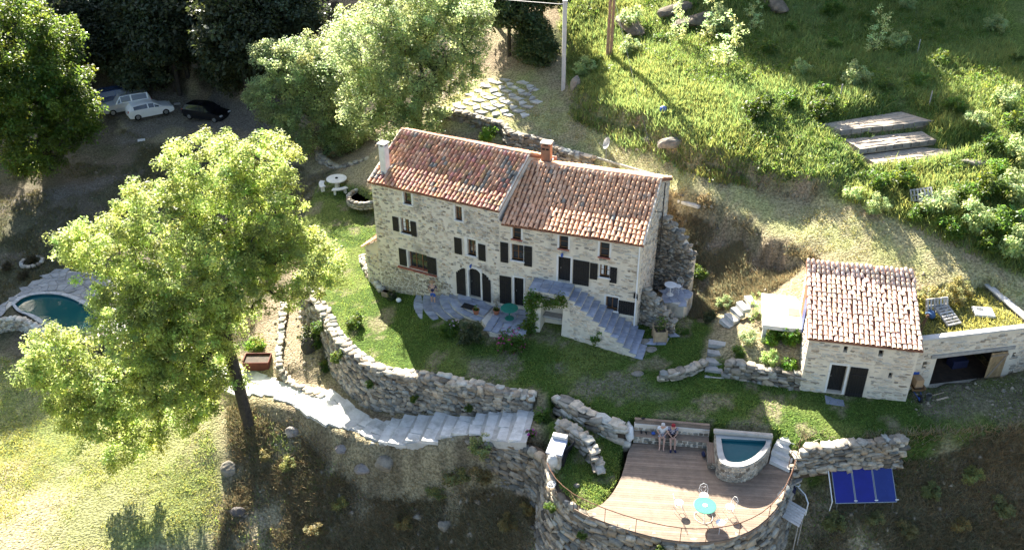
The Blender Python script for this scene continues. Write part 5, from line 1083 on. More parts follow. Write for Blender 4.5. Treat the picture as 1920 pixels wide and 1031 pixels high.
G().lathe([(0, 0), (.22, 0), (.25, .1), (.25, .45), (.15, .55), (0, .57)], q-ZZ*.5, 14).build('tank', MATS['cloth_navy'], pm)
G().tube([q+V3(.28+.13*cos(2*pi*k/16), .05+.13*sin(2*pi*k/16), .1) for k in range(17)], .03, 6, False).build('hose_ring', MATS['white_paint'], pm)
G().tube([q+V3(.25, -.05, .1), q+V3(.5, -.6, .05), q+V3(.55, -1.0, -.1), q+V3(.5, -1.1, -.8)], .035, 6).build('pipe', MATS['white_paint'], pm); G().tube([q+V3(.15, -.1, .1), q+V3(.4, -.62, .02)], .03, 6).build('pipe', MATS['grey_metal'], pm)
# ---------------------------------------------------------------- kidney pool
pool_o = thing('swimming_pool', 'kidney-shaped pool of dark turquoise water with pale stone surround', 'pool', (-32.62, 54.26, -6.20))
PW = smooth_poly(np.array(POOLW+[POOLW[0]]), 2)[:-1]; n_ = len(PW); pc = np.mean(PW[:, :2], 0)
g = G(); a = [V3(*p[:2], -5.0) for p in PW]; b = [V3(*p[:2], -6.3) for p in PW]; g.add(a+b+[V3(*pc, -6.3)], [(i, (i+1) % n_, n_+(i+1) % n_, n_+i)[::-1] for i in range(n_)]+[(n_+i, n_+(i+1) % n_, 2*n_) for i in range(n_)]+[(i, (i+1) % n_, n_+(i+1) % n_, n_+i) for i in range(n_)]); g.build('basin', MATS['pool_liner'], pool_o)
g = G(); a = [V3(*p[:2], -5.17) for p in PW]; g.add(a+[V3(*pc, -5.17)], [(i, (i+1) % n_, n_) for i in range(n_)]); g.build('water', MATS['water_pool'], pool_o)
for i in range(n_):
    j = (i+1) % n_; o1 = PW[i][:2]-pc; o2 = PW[j][:2]-pc; k1 = 1+.34/np.linalg.norm(o1); k2 = 1+.34/np.linalg.norm(o2)
    slab_poly([V3(*PW[i][:2], -4.97), V3(*PW[j][:2], -4.97), V3(*(pc+o2*k2), -4.97), V3(*(pc+o1*k1), -4.97)], .08, 'stone_pale', pool_o, 'coping', 0, (RNG.uniform(.75, 1.0),)*3)
pvp = [(-37.26, 52.04, -5.00), (-36.23, 53.76, -5.00), (-35.58, 55.64, -5.00), (-34.39, 58.77, -5.00), (-29.25, 57.36, -5.00), (-26.60, 53.72, -5.00), (-26.06, 50.11, -5.00), (-27.15, 50.13, -5.00), (-27.93, 51.74, -5.00), (-30.07, 53.92, -5.00), (-32.37, 55.37, -5.00), (-34.02, 55.61, -5.00), (-35.34, 55.28, -5.00), (-35.46, 53.88, -5.00), (-35.71, 52.67, -5.00)]
pd = obj('pool_paving', mk_mesh('pool_paving', *(lambda gg: (np.concatenate(gg.v)-np.array((-33.20, 56.28, -5.20)), gg.f))(G().prism([p[:2] for p in pvp], -5.3, -5.05)), MATS['mortar_grey'])); pd.location = (-33.20, 56.28, -5.20); pd['kind'] = 'structure'
flagging('p', pvp, lambda x, y: -4.985, .62, 'stone_pale', pd, .03, .3, .05, .5, .7, .3)
stone_wall('pool_wall', 'curved pale stone wall below the front of the kidney pool', [(p[0], p[1], -6.3, -5.02) for p in smooth_poly([(-36.43, 51.12, -5.00), (-35.34, 51.88, -5.00), (-34.06, 51.98, -5.00), (-32.69, 51.05, -5.00), (-31.23, 50.02, -5.00), (-29.83, 49.26, -5.00), (-28.41, 49.24, -5.00), (-27.26, 49.95, -5.00), (-25.13, 47.99, -5.00)], 1)], thick=.4, sw=(.14, .32), sh=(.07, .13), mat='stone', lo=1.7, hi=2.5, core='mortar', batter=.1)

# ---------------------------------------------------------------- trees and plants
def leaves(cent, rad, n, size, seed, droop=.25, cvar=.35, asp=.55, flat=.8, hue=.12):
    """n leaf quads round each clump centre -> verts, faces, colours"""
    r = np.random.default_rng(seed); m_ = len(cent); rad = np.broadcast_to(np.asarray(rad, float), (m_,))
    d = r.normal(0, 1, (m_, n, 3)); d /= np.linalg.norm(d, axis=2)[..., None]; d *= (r.random((m_, n, 1))**.45); d[..., 2] *= flat
    p = (cent[:, None, :]+d*rad[:, None, None]).reshape(-1, 3); N_ = len(p)
    out = d.reshape(-1, 3); nr = out*.5+r.normal(0, .55, (N_, 3)); nr[:, 2] += .75; nr /= np.linalg.norm(nr, axis=1)[:, None]
    ax = out+r.normal(0, .6, (N_, 3)); ax[:, 2] -= droop; ax -= nr*(ax*nr).sum(1)[:, None]; ax /= np.linalg.norm(ax, axis=1)[:, None]+1e-9; bx_ = np.cross(nr, ax)
    s = size*r.uniform(.6, 1.35, (N_, 1)); fold = nr*s*.12
    v = np.stack([p-ax*s*.5, p+bx_*s*asp*.5+fold, p+ax*s*.55, p-bx_*s*asp*.5+fold], 1).reshape(-1, 3)
    f = np.arange(4*N_).reshape(-1, 4)
    cl = np.repeat(r.uniform(1-cvar*.6, 1+cvar*.6, m_), n)*r.uniform(1-cvar*.5, 1+cvar*.5, N_); h = np.repeat(r.normal(0, hue, m_), n)+r.normal(0, hue*.6, N_)
    c = np.stack([cl*(1+h), cl, cl*(1-h*.6)], 1); c = np.clip(np.repeat(c, 4, 0), .15, 2.2)
    return v, f, c
def skeleton(root, top, cent, r0, seed, g, taper=.5, minr=.012):
    """trunk from root to top, then every clump tied to its nearest node nearer the trunk"""
    nodes = [np.array(p, float) for p in np.linspace(root, top, 6)]; par = [-1, 0, 1, 2, 3, 4]; ends = {}
    order = np.argsort(np.linalg.norm(cent-np.array(top), axis=1)); cnt = [0]*6
    arr = np.zeros((len(cent)*2+8, 3)); arr[:6] = nodes; n = 6
    for i in order:
        c = cent[i]; d = np.linalg.norm(arr[2:n]-c, axis=1)+.7*np.maximum(0, arr[2:n, 2]-c[2]); k = int(np.argmin(d))+2
        m_ = arr[k]*.5+c*.5+np.array([0, 0, .12*np.linalg.norm(arr[k]-c)]); arr[n] = m_; par.append(k); arr[n+1] = c; par.append(n); n += 2
    w = np.zeros(n)
    w[6:] = 1
    for i in range(n-1, 0, -1): w[par[i]] += w[i]
    rr = np.maximum(minr, r0*(w/w[0])**taper)
    for i in range(1, n):
        a, b = arr[par[i]], arr[i]
        g.tube([a, b], [rr[par[i]] if i < 6 else min(rr[par[i]], rr[i]*1.25), rr[i]], 7 if rr[i] > .08 else 4, False)
def clumps(lobes, n, seed, shell=.55):
    r = np.random.default_rng(seed); vol = np.array([l[3]**2 for l in lobes], float); vol /= vol.sum(); out = []
    for l, k in zip(lobes, np.round(vol*n).astype(int)):
        d = r.normal(0, 1, (k, 3)); d /= np.linalg.norm(d, axis=1)[:, None]; q = np.array(l[:3])+d*(shell+(1-shell)*r.random((k, 1))**.6)*l[3]*np.array([1, 1, l[4] if len(l) > 4 else .85])*r.uniform(.85, 1.18, (k, 1)); out.append(q)
    return np.concatenate(out)
def tree(name, label, base, top, lobes, n, per, size, mat, seed, r0=.3, crad=.55, group=None, shell=.5, droop=.25, hue=.1, cvar=.6):
    root = thing(name, label, 'tree', base, group); b = np.array(base, float); c = clumps(lobes, n, seed, shell); g = G()
    skeleton(b-ZZ*.3, np.array(top, float), c, r0, seed, g); g.build('trunk', MATS['bark'], root)
    v, f, cc = leaves(c, np.random.default_rng(seed).uniform(.6, 1.25, len(c))*crad, per, size, seed, droop, cvar, hue=hue)
    obj('crown', mk_mesh('crown', v-b, f, MATS[mat], cc), root); return root
def L(p, r, k=.85): return (*p, r, k)
# the big ash in front on the left
tree('ash_tree', 'large sunlit ash tree leaning over the slope in front of the pool', (-15.49, 40.79, -5.25), (-16.52, 42.50, 2.61), [L((-16.47, 45.50, 9.03), 2.7), L((-14.38, 44.50, 6.89), 2.9), L((-19.15, 44.00, 7.21), 2.6), L((-22.10, 43.00, 5.47), 2.2), L((-16.67, 42.00, 4.99), 3.3), L((-11.91, 43.50, 4.03), 2.4), L((-19.91, 40.00, 2.57), 2.5), L((-24.44, 39.50, 0.52), 1.9), L((-18.86, 40.50, 0.43), 2.5), L((-22.81, 38.50, -2.01), 1.9), L((-17.89, 40.00, -2.95), 1.35), L((-20.62, 38.50, -3.96), 1.15), L((-10.67, 44.50, 3.42), 1.2), L((-13.51, 46.00, 9.09), 2.0), L((-23.47, 43.00, 5.83), 1.4), L((-15.77, 41.50, 1.12), 1.5), L((-25.61, 39.00, 0.20), 1.1), L((-21.00, 39.00, -0.96), 1.9), L((-18.93, 39.50, -2.91), 1.5), L((-24.17, 38.50, -1.62), 1.4), L((-16.58, 41.50, -1.85), 1.2), L((-22.09, 38.00, -4.67), .9), L((-19.18, 39.00, -0.61), 1.7), L((-17.01, 40.50, -0.70), 1.5), L((-22.82, 38.80, -0.41), 1.7), L((-24.87, 39.50, 1.60), 1.2), L((-18.94, 41.00, 3.61), 2.4), L((-21.37, 41.00, 3.64), 1.5), L((-17.85, 41.00, 1.86), 2.3), L((-15.24, 42.50, 3.99), 2.4), L((-12.96, 44.00, 5.81), 2.0)], 2050, 100, .155, 'leaf_ash', 11, r0=.34, crad=.52, shell=.5, hue=.07, cvar=.75)
tree('tall_tree', 'tall pale green tree rising directly behind the left roof', (-7.14, 63.70, 3.02), (-6.73, 64.50, 7.40), [L((-7.16, 66.50, 12.33), 3.6), L((-9.85, 64.50, 9.83), 3.5), L((-4.86, 65.50, 10.65), 3.4), L((-7.56, 63.50, 8.16), 3.3), L((-10.36, 63.00, 6.36), 2.2), L((-4.16, 64.50, 7.78), 2.0), L((-6.55, 63.00, 5.08), 1.9), L((-8.48, 62.50, 4.89), 1.8), L((-2.92, 66.50, 11.51), 2.0)], 1050, 88, .18, 'leaf_light', 12, r0=.4, crad=.66, hue=.07)
tree('round_tree', 'broad pale green tree left of the roof, above the curved stone wall', (-15.72, 71.49, -1.32), (-15.61, 72.50, 1.89), [L((-17.04, 73.00, 5.44), 3.2), L((-20.20, 74.00, 6.51), 1.3), L((-19.65, 73.00, 2.69), 2.4), L((-14.79, 71.50, 3.66), 3.0), L((-17.23, 71.00, 1.08), 2.4), L((-13.62, 70.50, 0.77), 2.0), L((-13.86, 73.00, 6.31), 2.2), L((-21.59, 74.00, 3.29), 1.1)], 900, 85, .185, 'leaf_light', 13, r0=.36, crad=.62, hue=.07)
tree('walnut_tree', 'big tree at the left edge, sunlit top over dark green sides', (-40.46, 72.61, -3.20), (-39.20, 72.00, 2.81), [L((-40.33, 73.00, 8.80), 3.6), L((-37.52, 74.00, 8.03), 2.3), L((-37.90, 72.00, 5.10), 3.4), L((-40.06, 71.00, 3.67), 4.2), L((-36.61, 72.00, 2.55), 2.4), L((-39.69, 70.00, 0.33), 3.0), L((-36.25, 73.00, 0.23), 1.2), L((-43.64, 70.00, 4.54), 4.0)], 1150, 64, .25, 'leaf_mid', 14, r0=.5, crad=.75)
# wood on the shaded slope behind the cars: each tree its own, three builds shared
def proto_tree(seed, h, r, mat, n=330, per=42, size=.36, conic=0.0):
    lb = [(0, 0, h*.62, r*.8, .9), (r*.35, .2, h*.5, r*.6, .8), (-r*.4, .1, h*.48, r*.62, .8), (0, -r*.4, h*.5, r*.6, .8), (.1, r*.4, h*.55, r*.6, .8), (0, 0, h*.84, r*.5, 1.0)]
    if conic: lb = [(0, 0, h*(.25+.12*k), r*(1-.12*k), .7) for k in range(6)]
    c = clumps(lb, n, seed, .5); g = G(); skeleton(V3(0, 0, -.6), V3(0, 0, h*.45), c, .22, seed, g); v, f, cc = leaves(c, .8, per, size, seed, hue=.08)
    t = g.build('trunk', MATS['bark'], None, local=True); k = obj('crown', mk_mesh('crown', v, f, MATS[mat], cc))
    me = (t.data, k.data)
    bpy.data.objects.remove(t); bpy.data.objects.remove(k); return me
PT = [proto_tree(21, 8.5, 3.3, 'leaf_dark'), proto_tree(22, 10, 3.8, 'leaf_dark'), proto_tree(23, 7.5, 2.9, 'leaf_dark', conic=1)]
def put(meshes, name, label, cat, loc, rz, s, group, col=None, parts=('trunk', 'crown')):
    o = thing(name, label, cat, loc, group); o.rotation_euler = (0, 0, rz); o.scale = (s, s, s*RNG.uniform(.9, 1.1))
    for me, pn in zip(meshes, parts):
        c = obj(pn, me, o)
        if col is not None and pn != 'trunk': c.color = (*col, 1)
    return o
def band(q, what, xs, ys): return '%s %s, %s' % (what, next(b for a, b in ys if q[1] < a), next(b for a, b in xs if q[0] < a))
WOOD = [(-43.60, 84.99, -0.91), (-40.65, 85.85, -0.28), (-36.89, 85.48, -0.46), (-33.61, 86.86, -0.17), (-31.96, 86.02, -1.09), (-26.34, 85.52, 0.23), (-23.10, 82.63, 0.16), (-24.60, 81.87, -0.87), (-38.91, 87.79, 1.21), (-35.89, 88.43, 1.51), (-32.34, 89.47, 2.22), (-28.39, 88.49, 1.95), (-24.81, 87.09, 2.36), (-21.35, 86.03, 3.19), (-41.51, 90.00, 2.70), (-37.72, 90.47, 3.60), (-34.11, 91.11, 3.91), (-30.31, 91.26, 4.37), (-26.21, 89.91, 4.44), (-22.15, 88.60, 5.04), (-44.32, 92.58, 4.14), (-48.80, 92.25, 3.19), (-40.38, 92.84, 5.11), (-35.43, 92.93, 5.57), (-29.89, 92.66, 5.85), (-24.06, 90.96, 6.24), (-50.80, 89.23, 0.86)]
for i, p in enumerate(WOOD):
    q = V3(p[0]+RNG.normal(0, .8), p[1]+RNG.normal(0, .8), 0); q[2] = gz(q[0], q[1])
    k = RNG.uniform(.65, 1.25); put(PT[i % 3], 'forest_tree', band(q, 'dark evergreen forest tree', [(-36, 'above the parked cars'), (-26, 'above the black car and its rocks'), (99, 'behind the broad pale tree')], [(90, 'lowest on the shaded slope'), (96, 'halfway up the shaded slope'), (999, 'high on the shaded slope')]), 'tree', q, RNG.uniform(0, 6), RNG.uniform(.8, 1.25), 'dark wood above the cars', (k*RNG.uniform(.8, 1.1), k, k*RNG.uniform(.8, 1.3)))
for i, (p, k, lb) in enumerate((((-0.03, 71.95, 6.73), .85, 'dark dense tree between the tall pale tree and the concrete pole'), ((2.09, 70.34, 6.66), .75, 'dark dense tree just left of the concrete pole'), ((2.62, 74.13, 8.46), .9, 'dark tree at the top edge behind the concrete pole'), ((-1.14, 76.97, 7.67), .9, 'dark tree at the top edge beside the tall pale crown'))):
    put(PT[(i+1) % 3], 'dark_tree', lb, 'tree', p, i*1.3, k*.8, None, (1.1, 1.2, 1.0))
# trees above the picture on the hill added to throw the long evening shade
for i, (x, y) in enumerate(((-46, 112), (-38, 112), (-30, 112), (-34, 120), (-48, 120), (-20, 120), (13, 87), (18, 87), (22, 86), (27, 85), (31, 84), (36, 83), (41, 82), (45, 84), (24, 93), (33, 92))):
    put(PT[i % 3], 'forest_tree', 'unseen dark tree on the hill crest, added to throw shade', 'tree', on(x, y), i*.9, 1.3, 'unseen shade trees on the hill crest')
# shrubs: four builds
def proto_shrub(seed, r, mat, n=46, per=36, size=.17, h=.8, upright=0.0):
    rr = np.random.default_rng(seed); c = clumps([(0, 0, r*h*.75, r*.75, h), (r*.4, 0, r*.5*h, r*.5, h), (-r*.3, r*.3, r*.55*h, r*.5, h), (0, -r*.4, r*.45*h, r*.45, h)], n, seed, .35); c[:, 2] = np.maximum(c[:, 2], .1)
    g = G()
    for q in c[::3]: g.tube([V3(0, 0, -.1), q*.5+V3(0, 0, .05), q], .012, 4, False)
    v, f, cc = leaves(c, r*.27, per, size, seed, -.4*upright+.1, hue=.12); t = g.build('stem', MATS['bark'], None, local=True); me = (t.data, mk_mesh('foliage', v, f, MATS[mat], cc)); bpy.data.objects.remove(t); return me
PS = [proto_shrub(31, 1.0, 'leaf_mid'), proto_shrub(32, 1.0, 'leaf_light', 40, 34, .16, 1.1), proto_shrub(33, 1.0, 'leaf_vine', 50, 36, .14, .7), proto_shrub(34, 1.0, 'leaf_dark', 46, 36, .16, .9), proto_shrub(35, 1.0, 'leaf_light', 34, 26, .13, 2.2, 1)]
def shrub(k, p, s, label, group=None, col=None, cat='shrub', name='shrub'): return put(PS[k], name, label, cat, V3(*p)-ZZ*.05, RNG.uniform(0, 6), s, group, col, ('stem', 'foliage'))
RH = [((20.43, 48.38, 5.35), .8), ((22.16, 49.09, 5.86), 1.0), ((23.43, 49.13, 6.01), 1.1), ((21.32, 47.13, 5.10), .9), ((23.53, 46.39, 5.11), 1.0), ((24.78, 46.57, 5.35), 1.3), ((26.20, 47.19, 5.71), 1.2), ((27.74, 47.32, 5.97), 1.4), ((29.17, 47.10, 6.06), 1.4), ((24.89, 45.03, 4.79), 1.2), ((26.38, 45.11, 5.07), 1.3), ((27.71, 44.81, 5.22), 1.5), ((26.47, 43.66, 4.51), 1.0), ((27.67, 43.05, 4.50), 1.2), ((28.96, 48.95, 6.56), 1.1), ((30.71, 50.21, 7.01), 1.3), ((29.52, 51.28, 7.25), 1.0), ((31.83, 53.63, 7.66), 1.2), ((29.55, 53.79, 7.62), 1.0), ((29.05, 55.95, 7.85), 1.0), ((32.22, 56.16, 8.10), 1.1)]
for i, (p, k) in enumerate(RH): shrub([1, 2, 0, 1, 2][i % 5], p, k*.9, band(p, 'wild leafy bush', [(22.5, 'below the garden beds'), (26, 'right of the broken pallets'), (99, 'at the right edge')], [(52, 'low above the track'), (57, 'midway up the tangle'), (999, 'high in the tangle')]), 'wild bushes on the right hillside', (RNG.uniform(.8, 1.25),)*3)
BH = [(16.31, 56.48, 7.60), (21.07, 58.55, 8.07), (23.74, 60.17, 8.21), (25.64, 59.26, 8.14), (28.01, 59.81, 8.29), (20.46, 61.80, 8.45), (19.01, 65.30, 8.88), (23.92, 66.03, 8.99), (28.48, 65.58, 9.09), (30.38, 62.40, 8.91), (11.66, 68.66, 8.71), (9.16, 68.00, 8.11), (6.76, 68.16, 7.25), (21.48, 68.96, 9.35), (16.19, 69.12, 9.35), (27.46, 69.98, 9.81), (32.51, 68.19, 9.87), (36.08, 67.10, 9.74), (35.53, 62.14, 8.95), (25.28, 71.02, 9.96), (31.02, 70.94, 10.34), (20.56, 72.28, 10.08), (14.76, 73.06, 10.14), (9.55, 71.84, 9.05), (20.52, 56.43, 7.57), (18.63, 57.36, 7.79)]
for i, p in enumerate(BH): shrub([0, 2, 1][i % 3], p, RNG.uniform(.6, 1.2), band(p, 'low green bush', [(14, 'left of the young trees'), (24, 'above the garden beds'), (99, 'towards the right edge')], [(66, 'on the meadow'), (71, 'on the upper hillside'), (999, 'at the top of the hillside')]), 'bushes scattered on the upper hillside', (RNG.uniform(.7, 1.15),)*3)
for p, s_, lb in (((15.56, 63.20, 8.41), 1.25, 'slender pale young tree in the middle of the meadow'), ((15.31, 68.24, 9.13), .95, 'small pale young tree near the top of the meadow, right of a pair'), ((12.78, 68.53, 8.83), 1.0, 'small pale young tree leaning at the top of the meadow'), ((26.67, 64.80, 8.96), 1.0, 'small pale young tree above the garden beds'), ((18.63, 69.02, 9.36), .8, 'low pale sapling at the shaded top of the meadow')):
    shrub(4, p, s_, lb, None, (1.5, 1.45, 1.5), 'young tree', 'young_tree')
for p, k, s_, lb, c in (((13.47, 41.89, 1.20), 4, .55, 'upright spiky green plant beside the garden steps near the white landing', (.9, 1, .8)), ((12.43, 44.65, 0.28), 1, .55, 'small leafy bush at the curve of the garden steps', None), ((12.74, 40.12, 1.02), 1, .6, 'grey-green shrub in the bed beside the outbuilding, upper left', (1.1, 1.05, 1.2)), ((14.08, 39.81, 1.22), 2, .85, 'bright feathery green shrub under the white landing slab', (1.2, 1.3, .9)), ((14.98, 39.53, 1.42), 2, .75, 'bright green shrub against the outbuilding wall', (1.2, 1.3, .9)), ((13.54, 38.54, 0.75), 1, .55, 'pale leafy shrub at the front of the outbuilding bed', (1.2, 1.25, 1)), ((14.53, 38.01, 0.79), 2, .6, 'leafy green plant in the lower corner of the outbuilding bed', (1.3, 1.4, 1)), ((12.16, 39.33, 0.71), 2, .5, 'low green plant behind the low stone wall end', None), ((11.50, 47.51, 0.57), 0, .7, 'flowering bush on the bank between house and outbuilding', None), ((11.52, 43.79, -0.07), 3, .5, 'dark low shrub by the stone edging right of the house', None), ((9.84, 42.27, 0.07), 2, .35, 'small rose plant beside the wooden planter', None), ((-1.64, 61.41, 3.93), 2, .95, 'bright round bush behind the house under the paved terrace wall', (1.5, 1.5, 1)), ((1.80, 59.62, 3.84), 2, .55, 'small bright creeper behind the brick chimney', (1.3, 1.4, 1)), ((1.53, 36.37, -1.10), 2, .6, 'green flowering plant at the top of the white path', None), ((-9.67, 52.41, -1.14), 2, .45, 'green plant in the stone bed at the house corner', None), ((-7.59, 48.06, -1.12), 3, .4, 'dark clipped plant in the planter at the foot of the facade', None), ((-16.44, 47.11, -4.26), 2, .8, 'yellow-green bush in the dark red planter by the path', (1.4, 1.5, 1)), ((-12.70, 46.81, -3.46), 3, .9, 'dark bush at the foot of the tall curved wall', None), ((-11.61, 44.90, -4.13), 0, .6, 'trailing weeds between path and tall curved wall', None), ((-12.41, 46.15, -3.40), 0, .6, 'ivy clump on the stones beside the earth path', None), ((-1.77, 35.61, -2.75), 1, .75, 'pale scrubby bush under the right end of the white path', (.9, .85, .8)), ((5.67, 67.09, 6.78), 1, 1.0, 'pale bush right of the concrete pole', (1.2, 1.2, 1.2)), ((-9.56, 45.27, -1.20), 0, .7, 'low bush on the lawn edge over the tall curved wall', None)):
    shrub(k, p, s_, lb, None, c)
for i, (p, k) in enumerate((((-2.97, 35.52, -4.74), 1.1), ((-4.17, 35.65, -5.85), .9), ((-1.67, 35.24, -4.30), .9), ((-0.41, 33.22, -5.74), .8), ((-5.95, 34.89, -7.45), .8), ((-9.62, 36.31, -7.24), .7), ((-12.90, 38.39, -6.38), .7), ((-14.22, 39.01, -6.12), .6), ((-10.99, 35.13, -8.05), .8), ((0.70, 33.57, -4.96), .6), ((15.52, 31.26, -3.87), .8), ((17.53, 31.23, -3.50), .7), ((20.29, 32.14, -2.66), .7), ((22.29, 32.40, -1.88), .8), ((23.51, 31.14, -2.76), .9), ((19.07, 30.94, -3.94), .8), ((21.55, 30.89, -3.56), .7))):
    shrub(1, p, k*.75, band(p, 'low pale dry scrub bush', [(-6, 'near the ash trunk'), (6, 'below the white path'), (99, 'near the solar panels')], [(33, 'low on the steep slope'), (999, 'high on the steep slope')]), 'dry scrub on the steep slope', (RNG.uniform(.75, 1.05), RNG.uniform(.6, .8), .65))
for i, (q, k) in enumerate(((WALLTOP[8], .5), (WALLTOP[11], .35), (WALLTOP[14], .3), (WALLTOP[5], .6), (WALLTOP[17], .3), (DECKF[7], .3), (DECKF[12], .35), (DECKF[4], .35))):
    shrub(2 if i % 2 else 0, (q[0]-.25, q[1]-.35, q[2]-.5-.25*(i % 3)), k, 'tuft of weeds rooted in the tall curved lawn wall' if i < 5 else 'tuft of weeds rooted in the high deck wall', 'weeds growing in the stone walls', (.9, .9, .8))
# plants round the slate terrace
shrub(3, (-2.43, 42.44, -0.45), .95, 'dark rounded evergreen shrub in front of the slate terrace', None); shrub(2, (-3.84, 43.49, -0.62), .75, 'leafy plant with white flowers in the stone-edged bed', None)
def flowers(label, c, r, n, col, plant=2):
    o = shrub(plant, c, r, label, None); v, f, cc = leaves(np.array([[0, 0, r*.6]]), r*1.0, n, .12, int(abs(c[0]*100)), hue=.05, asp=.9); me = mk_mesh('blossom', v/r if False else v, f, MATS['flower'], cc*np.array(col)); b = obj('blossom', me, o); b.scale = (1/r, 1/r, 1/r); return o
flowers('pink flowering rose bush before the stone pillar of the stairs', (-0.10, 41.60, -0.32), 1.0, 110, (1, 1, 1)); flowers('pink flowers at the right end of the white path', (0.87, 35.31, -1.24), .3, 30, (.9, .8, 1.6))
flowers('white flowering plant left of the dark evergreen shrub', (-3.48, 43.76, -0.54), .55, 50, (1.5, 9, 3.4))
# vine on the staircase
vn = thing('grape_vine', 'leafy green vine hanging over the staircase niche and pillar', 'vine', fo(2.4, -.4, -.1)); cs = []
for s_ in np.arange(2.3, 4.5, .16): cs.append(fo(s_, 1.95+.2*sin(s_*5)+RNG.normal(0, .08), -.12+RNG.normal(0, .05)))
for z in np.arange(-.3, 2.3, .16): cs.append(fo(2.38+RNG.normal(0, .12), z, -.12+RNG.normal(0, .07)))
for z in np.arange(-.3, .5, .2): cs.append(fo(2.1+RNG.normal(0, .2), z, -.25))
v, f, cc = leaves(np.array(cs), .36, 60, .16, 61); obj('foliage', mk_mesh('foliage', v-wloc(vn), f, MATS['leaf_vine'], cc), vn); G().tube([fo(2.4, z, -.06+.03*sin(z*4)) for z in np.arange(-.6, 2.3, .3)]+[fo(3.2, 2.1, -.06), fo(4.4, 2.0, -.06)], .03, 6).build('stem', MATS['bark'], vn)
tv_ = thing('wall_creeper', 'small creeper growing on the staircase wall', 'creeper', fo(6.4, .1, -.08)); v, f, cc = leaves(np.array([fo(6.3+RNG.normal(0, .18), .35+RNG.normal(0, .12), -.08) for _ in range(7)]), .18, 26, .13, 62); obj('foliage', mk_mesh('foliage', v-wloc(tv_), f, MATS['leaf_vine'], cc), tv_)
# ---------------------------------------------------------------- grass
def grass(name, label, poly, n, h, wd, mat, seed, blades=5, spread=.12, avoid=(), thr=None, lean=.35, cl=None):
    r = np.random.default_rng(seed); poly = np.array([p[:2] for p in poly]); lo = poly.min(0); hi = poly.max(0); X = r.uniform(lo[0], hi[0], n*3); Y = r.uniform(lo[1], hi[1], n*3); k = inside(poly, X, Y)
    for a in avoid: k &= ~inside(a, X, Y)
    if thr: k &= (fbm(X, Y, thr[0], thr[1])+r.normal(0, .05, len(X)) > thr[2])
    k &= path_z(X, Y)[1] > 1.75
    X = X[k][:n]; Y = Y[k][:n]; m_ = len(X); hh = r.uniform(.5, 1.3, m_)*h*(.6+.8*vnoise(X, Y, .5, 8))
    X = np.repeat(X, blades)+r.normal(0, spread, m_*blades); Y = np.repeat(Y, blades)+r.normal(0, spread, m_*blades); hh = np.repeat(hh, blades)*r.uniform(.6, 1.2, m_*blades); Z = ground_z(X, Y)
    a = r.uniform(0, 2*pi, len(X)); ln = r.normal(0, lean, (len(X), 2))*hh[:, None]; b = np.stack([X, Y, Z-.02], 1); sd = np.stack([np.cos(a), np.sin(a), 0*a], 1)*wd*r.uniform(.6, 1.3, (len(X), 1)); tp_ = b+np.stack([ln[:, 0], ln[:, 1], hh], 1)
    v = np.stack([b-sd, b+sd, tp_], 1).reshape(-1, 3); f = np.arange(len(v)).reshape(-1, 3); w = r.uniform(.65, 1.35, len(X)); hu = r.normal(0, .12, len(X))+(fbm(X, Y, .25, 77)-.5)*.35; c = np.repeat(np.stack([w*(1+hu), w, w*(1-hu*.5)], 1), 3, 0)
    if cl is not None: c = c*np.array(cl)
    c0 = v.mean(0); o = obj(name, mk_mesh(name, v-c0, f, MATS[mat], np.clip(c, .1, 2.5)), None, c0); return tag(o, label, 'grass', None, 'stuff')
HF = [tuple(p[:2]) for p in (HA, HJ, HK, HK+N(AR)*dBR, HJ+N(AR)*dBR, HA+N(AL)*dB)]
OF = [tuple(p[:2]) for p in (PO(-.1, 0, .1), PO(OL, 0, .1), PO(OL, 0, -5.2), PO(-2.2, 0, -5.2), PO(-2.2, 0, -2.2), PO(-.1, 0, -2.2))]; GF_ = [tuple(PG(a, 0, b)[:2]) for a, b in ((-1.6, .2), (5.8, .2), (5.8, -4.5), (-1.6, -4.5))]
TF = [tuple(p[:2]) for p in [tpoint(5.7, radians(a), 0) for a in (0, 15, 30, 45)]+[PR(-.6, 0, 2.9), PR(2.3, 0, 2.7), PR(2.3, 0, 1.4), PR(9, 0, 2.1), PR(9, 0, 0), PR(0, 0, 0)]]
MV = [(4.55, 62.19, 6.50), (7.69, 57.82, 6.90), (13.04, 51.98, 6.70), (18.56, 49.90, 5.80), (19.90, 48.70, 5.30), (22.86, 46.14, 4.90), (27.86, 41.63, 4.50), (36, 62, 8), (42, 84, 15), (4, 84, 13), (4.42, 69.60, 8.50)]
BEDX = [[tuple(np.array(p[:2])*1.12-np.mean([q[:2] for q in b], 0)*.12) for p in b] for b in BEDS]
grass('meadow_grass', 'tall lush green grass of the sunny meadow above the track', MV, 36000, .42, .035, 'grass_green', 71, 6, .14, BEDX, None, .4)
grass('bank_grass', 'dry hanging grass along the cut bank of the track', BANK, 3500, .3, .03, 'grass_dry', 72, 6, .12)
grass('track_grass', 'short dry grass on the track behind the house', TRACK, 9000, .09, .03, 'grass_dry', 73, 5, .12, [HF], (.5, 5, .45), .4, (1.15, 1.25, .75))
grass('dry_grass', 'tangled dry grass on the steep slope below path and deck', SLOPE, 34000, .30, .028, 'grass_dry', 74, 6, .16, [DECKP, [tuple(p[:2]) for p in BBQ]], (.6, 6, .40), .6, (.85, .83, .8))
grass('slope_weeds', 'patches of green weeds on the steep slope', SLOPE, 3000, .25, .035, 'grass_green', 75, 6, .14, [DECKP, [tuple(p[:2]) for p in BBQ]], (.35, 16, .56), .5)
grass('bank_grass', 'dry grass on the bare bank between house and outbuilding', BANK2, 9000, .26, .03, 'grass_dry', 76, 6, .12, [HF, OF], (.6, 9, .46), .5)
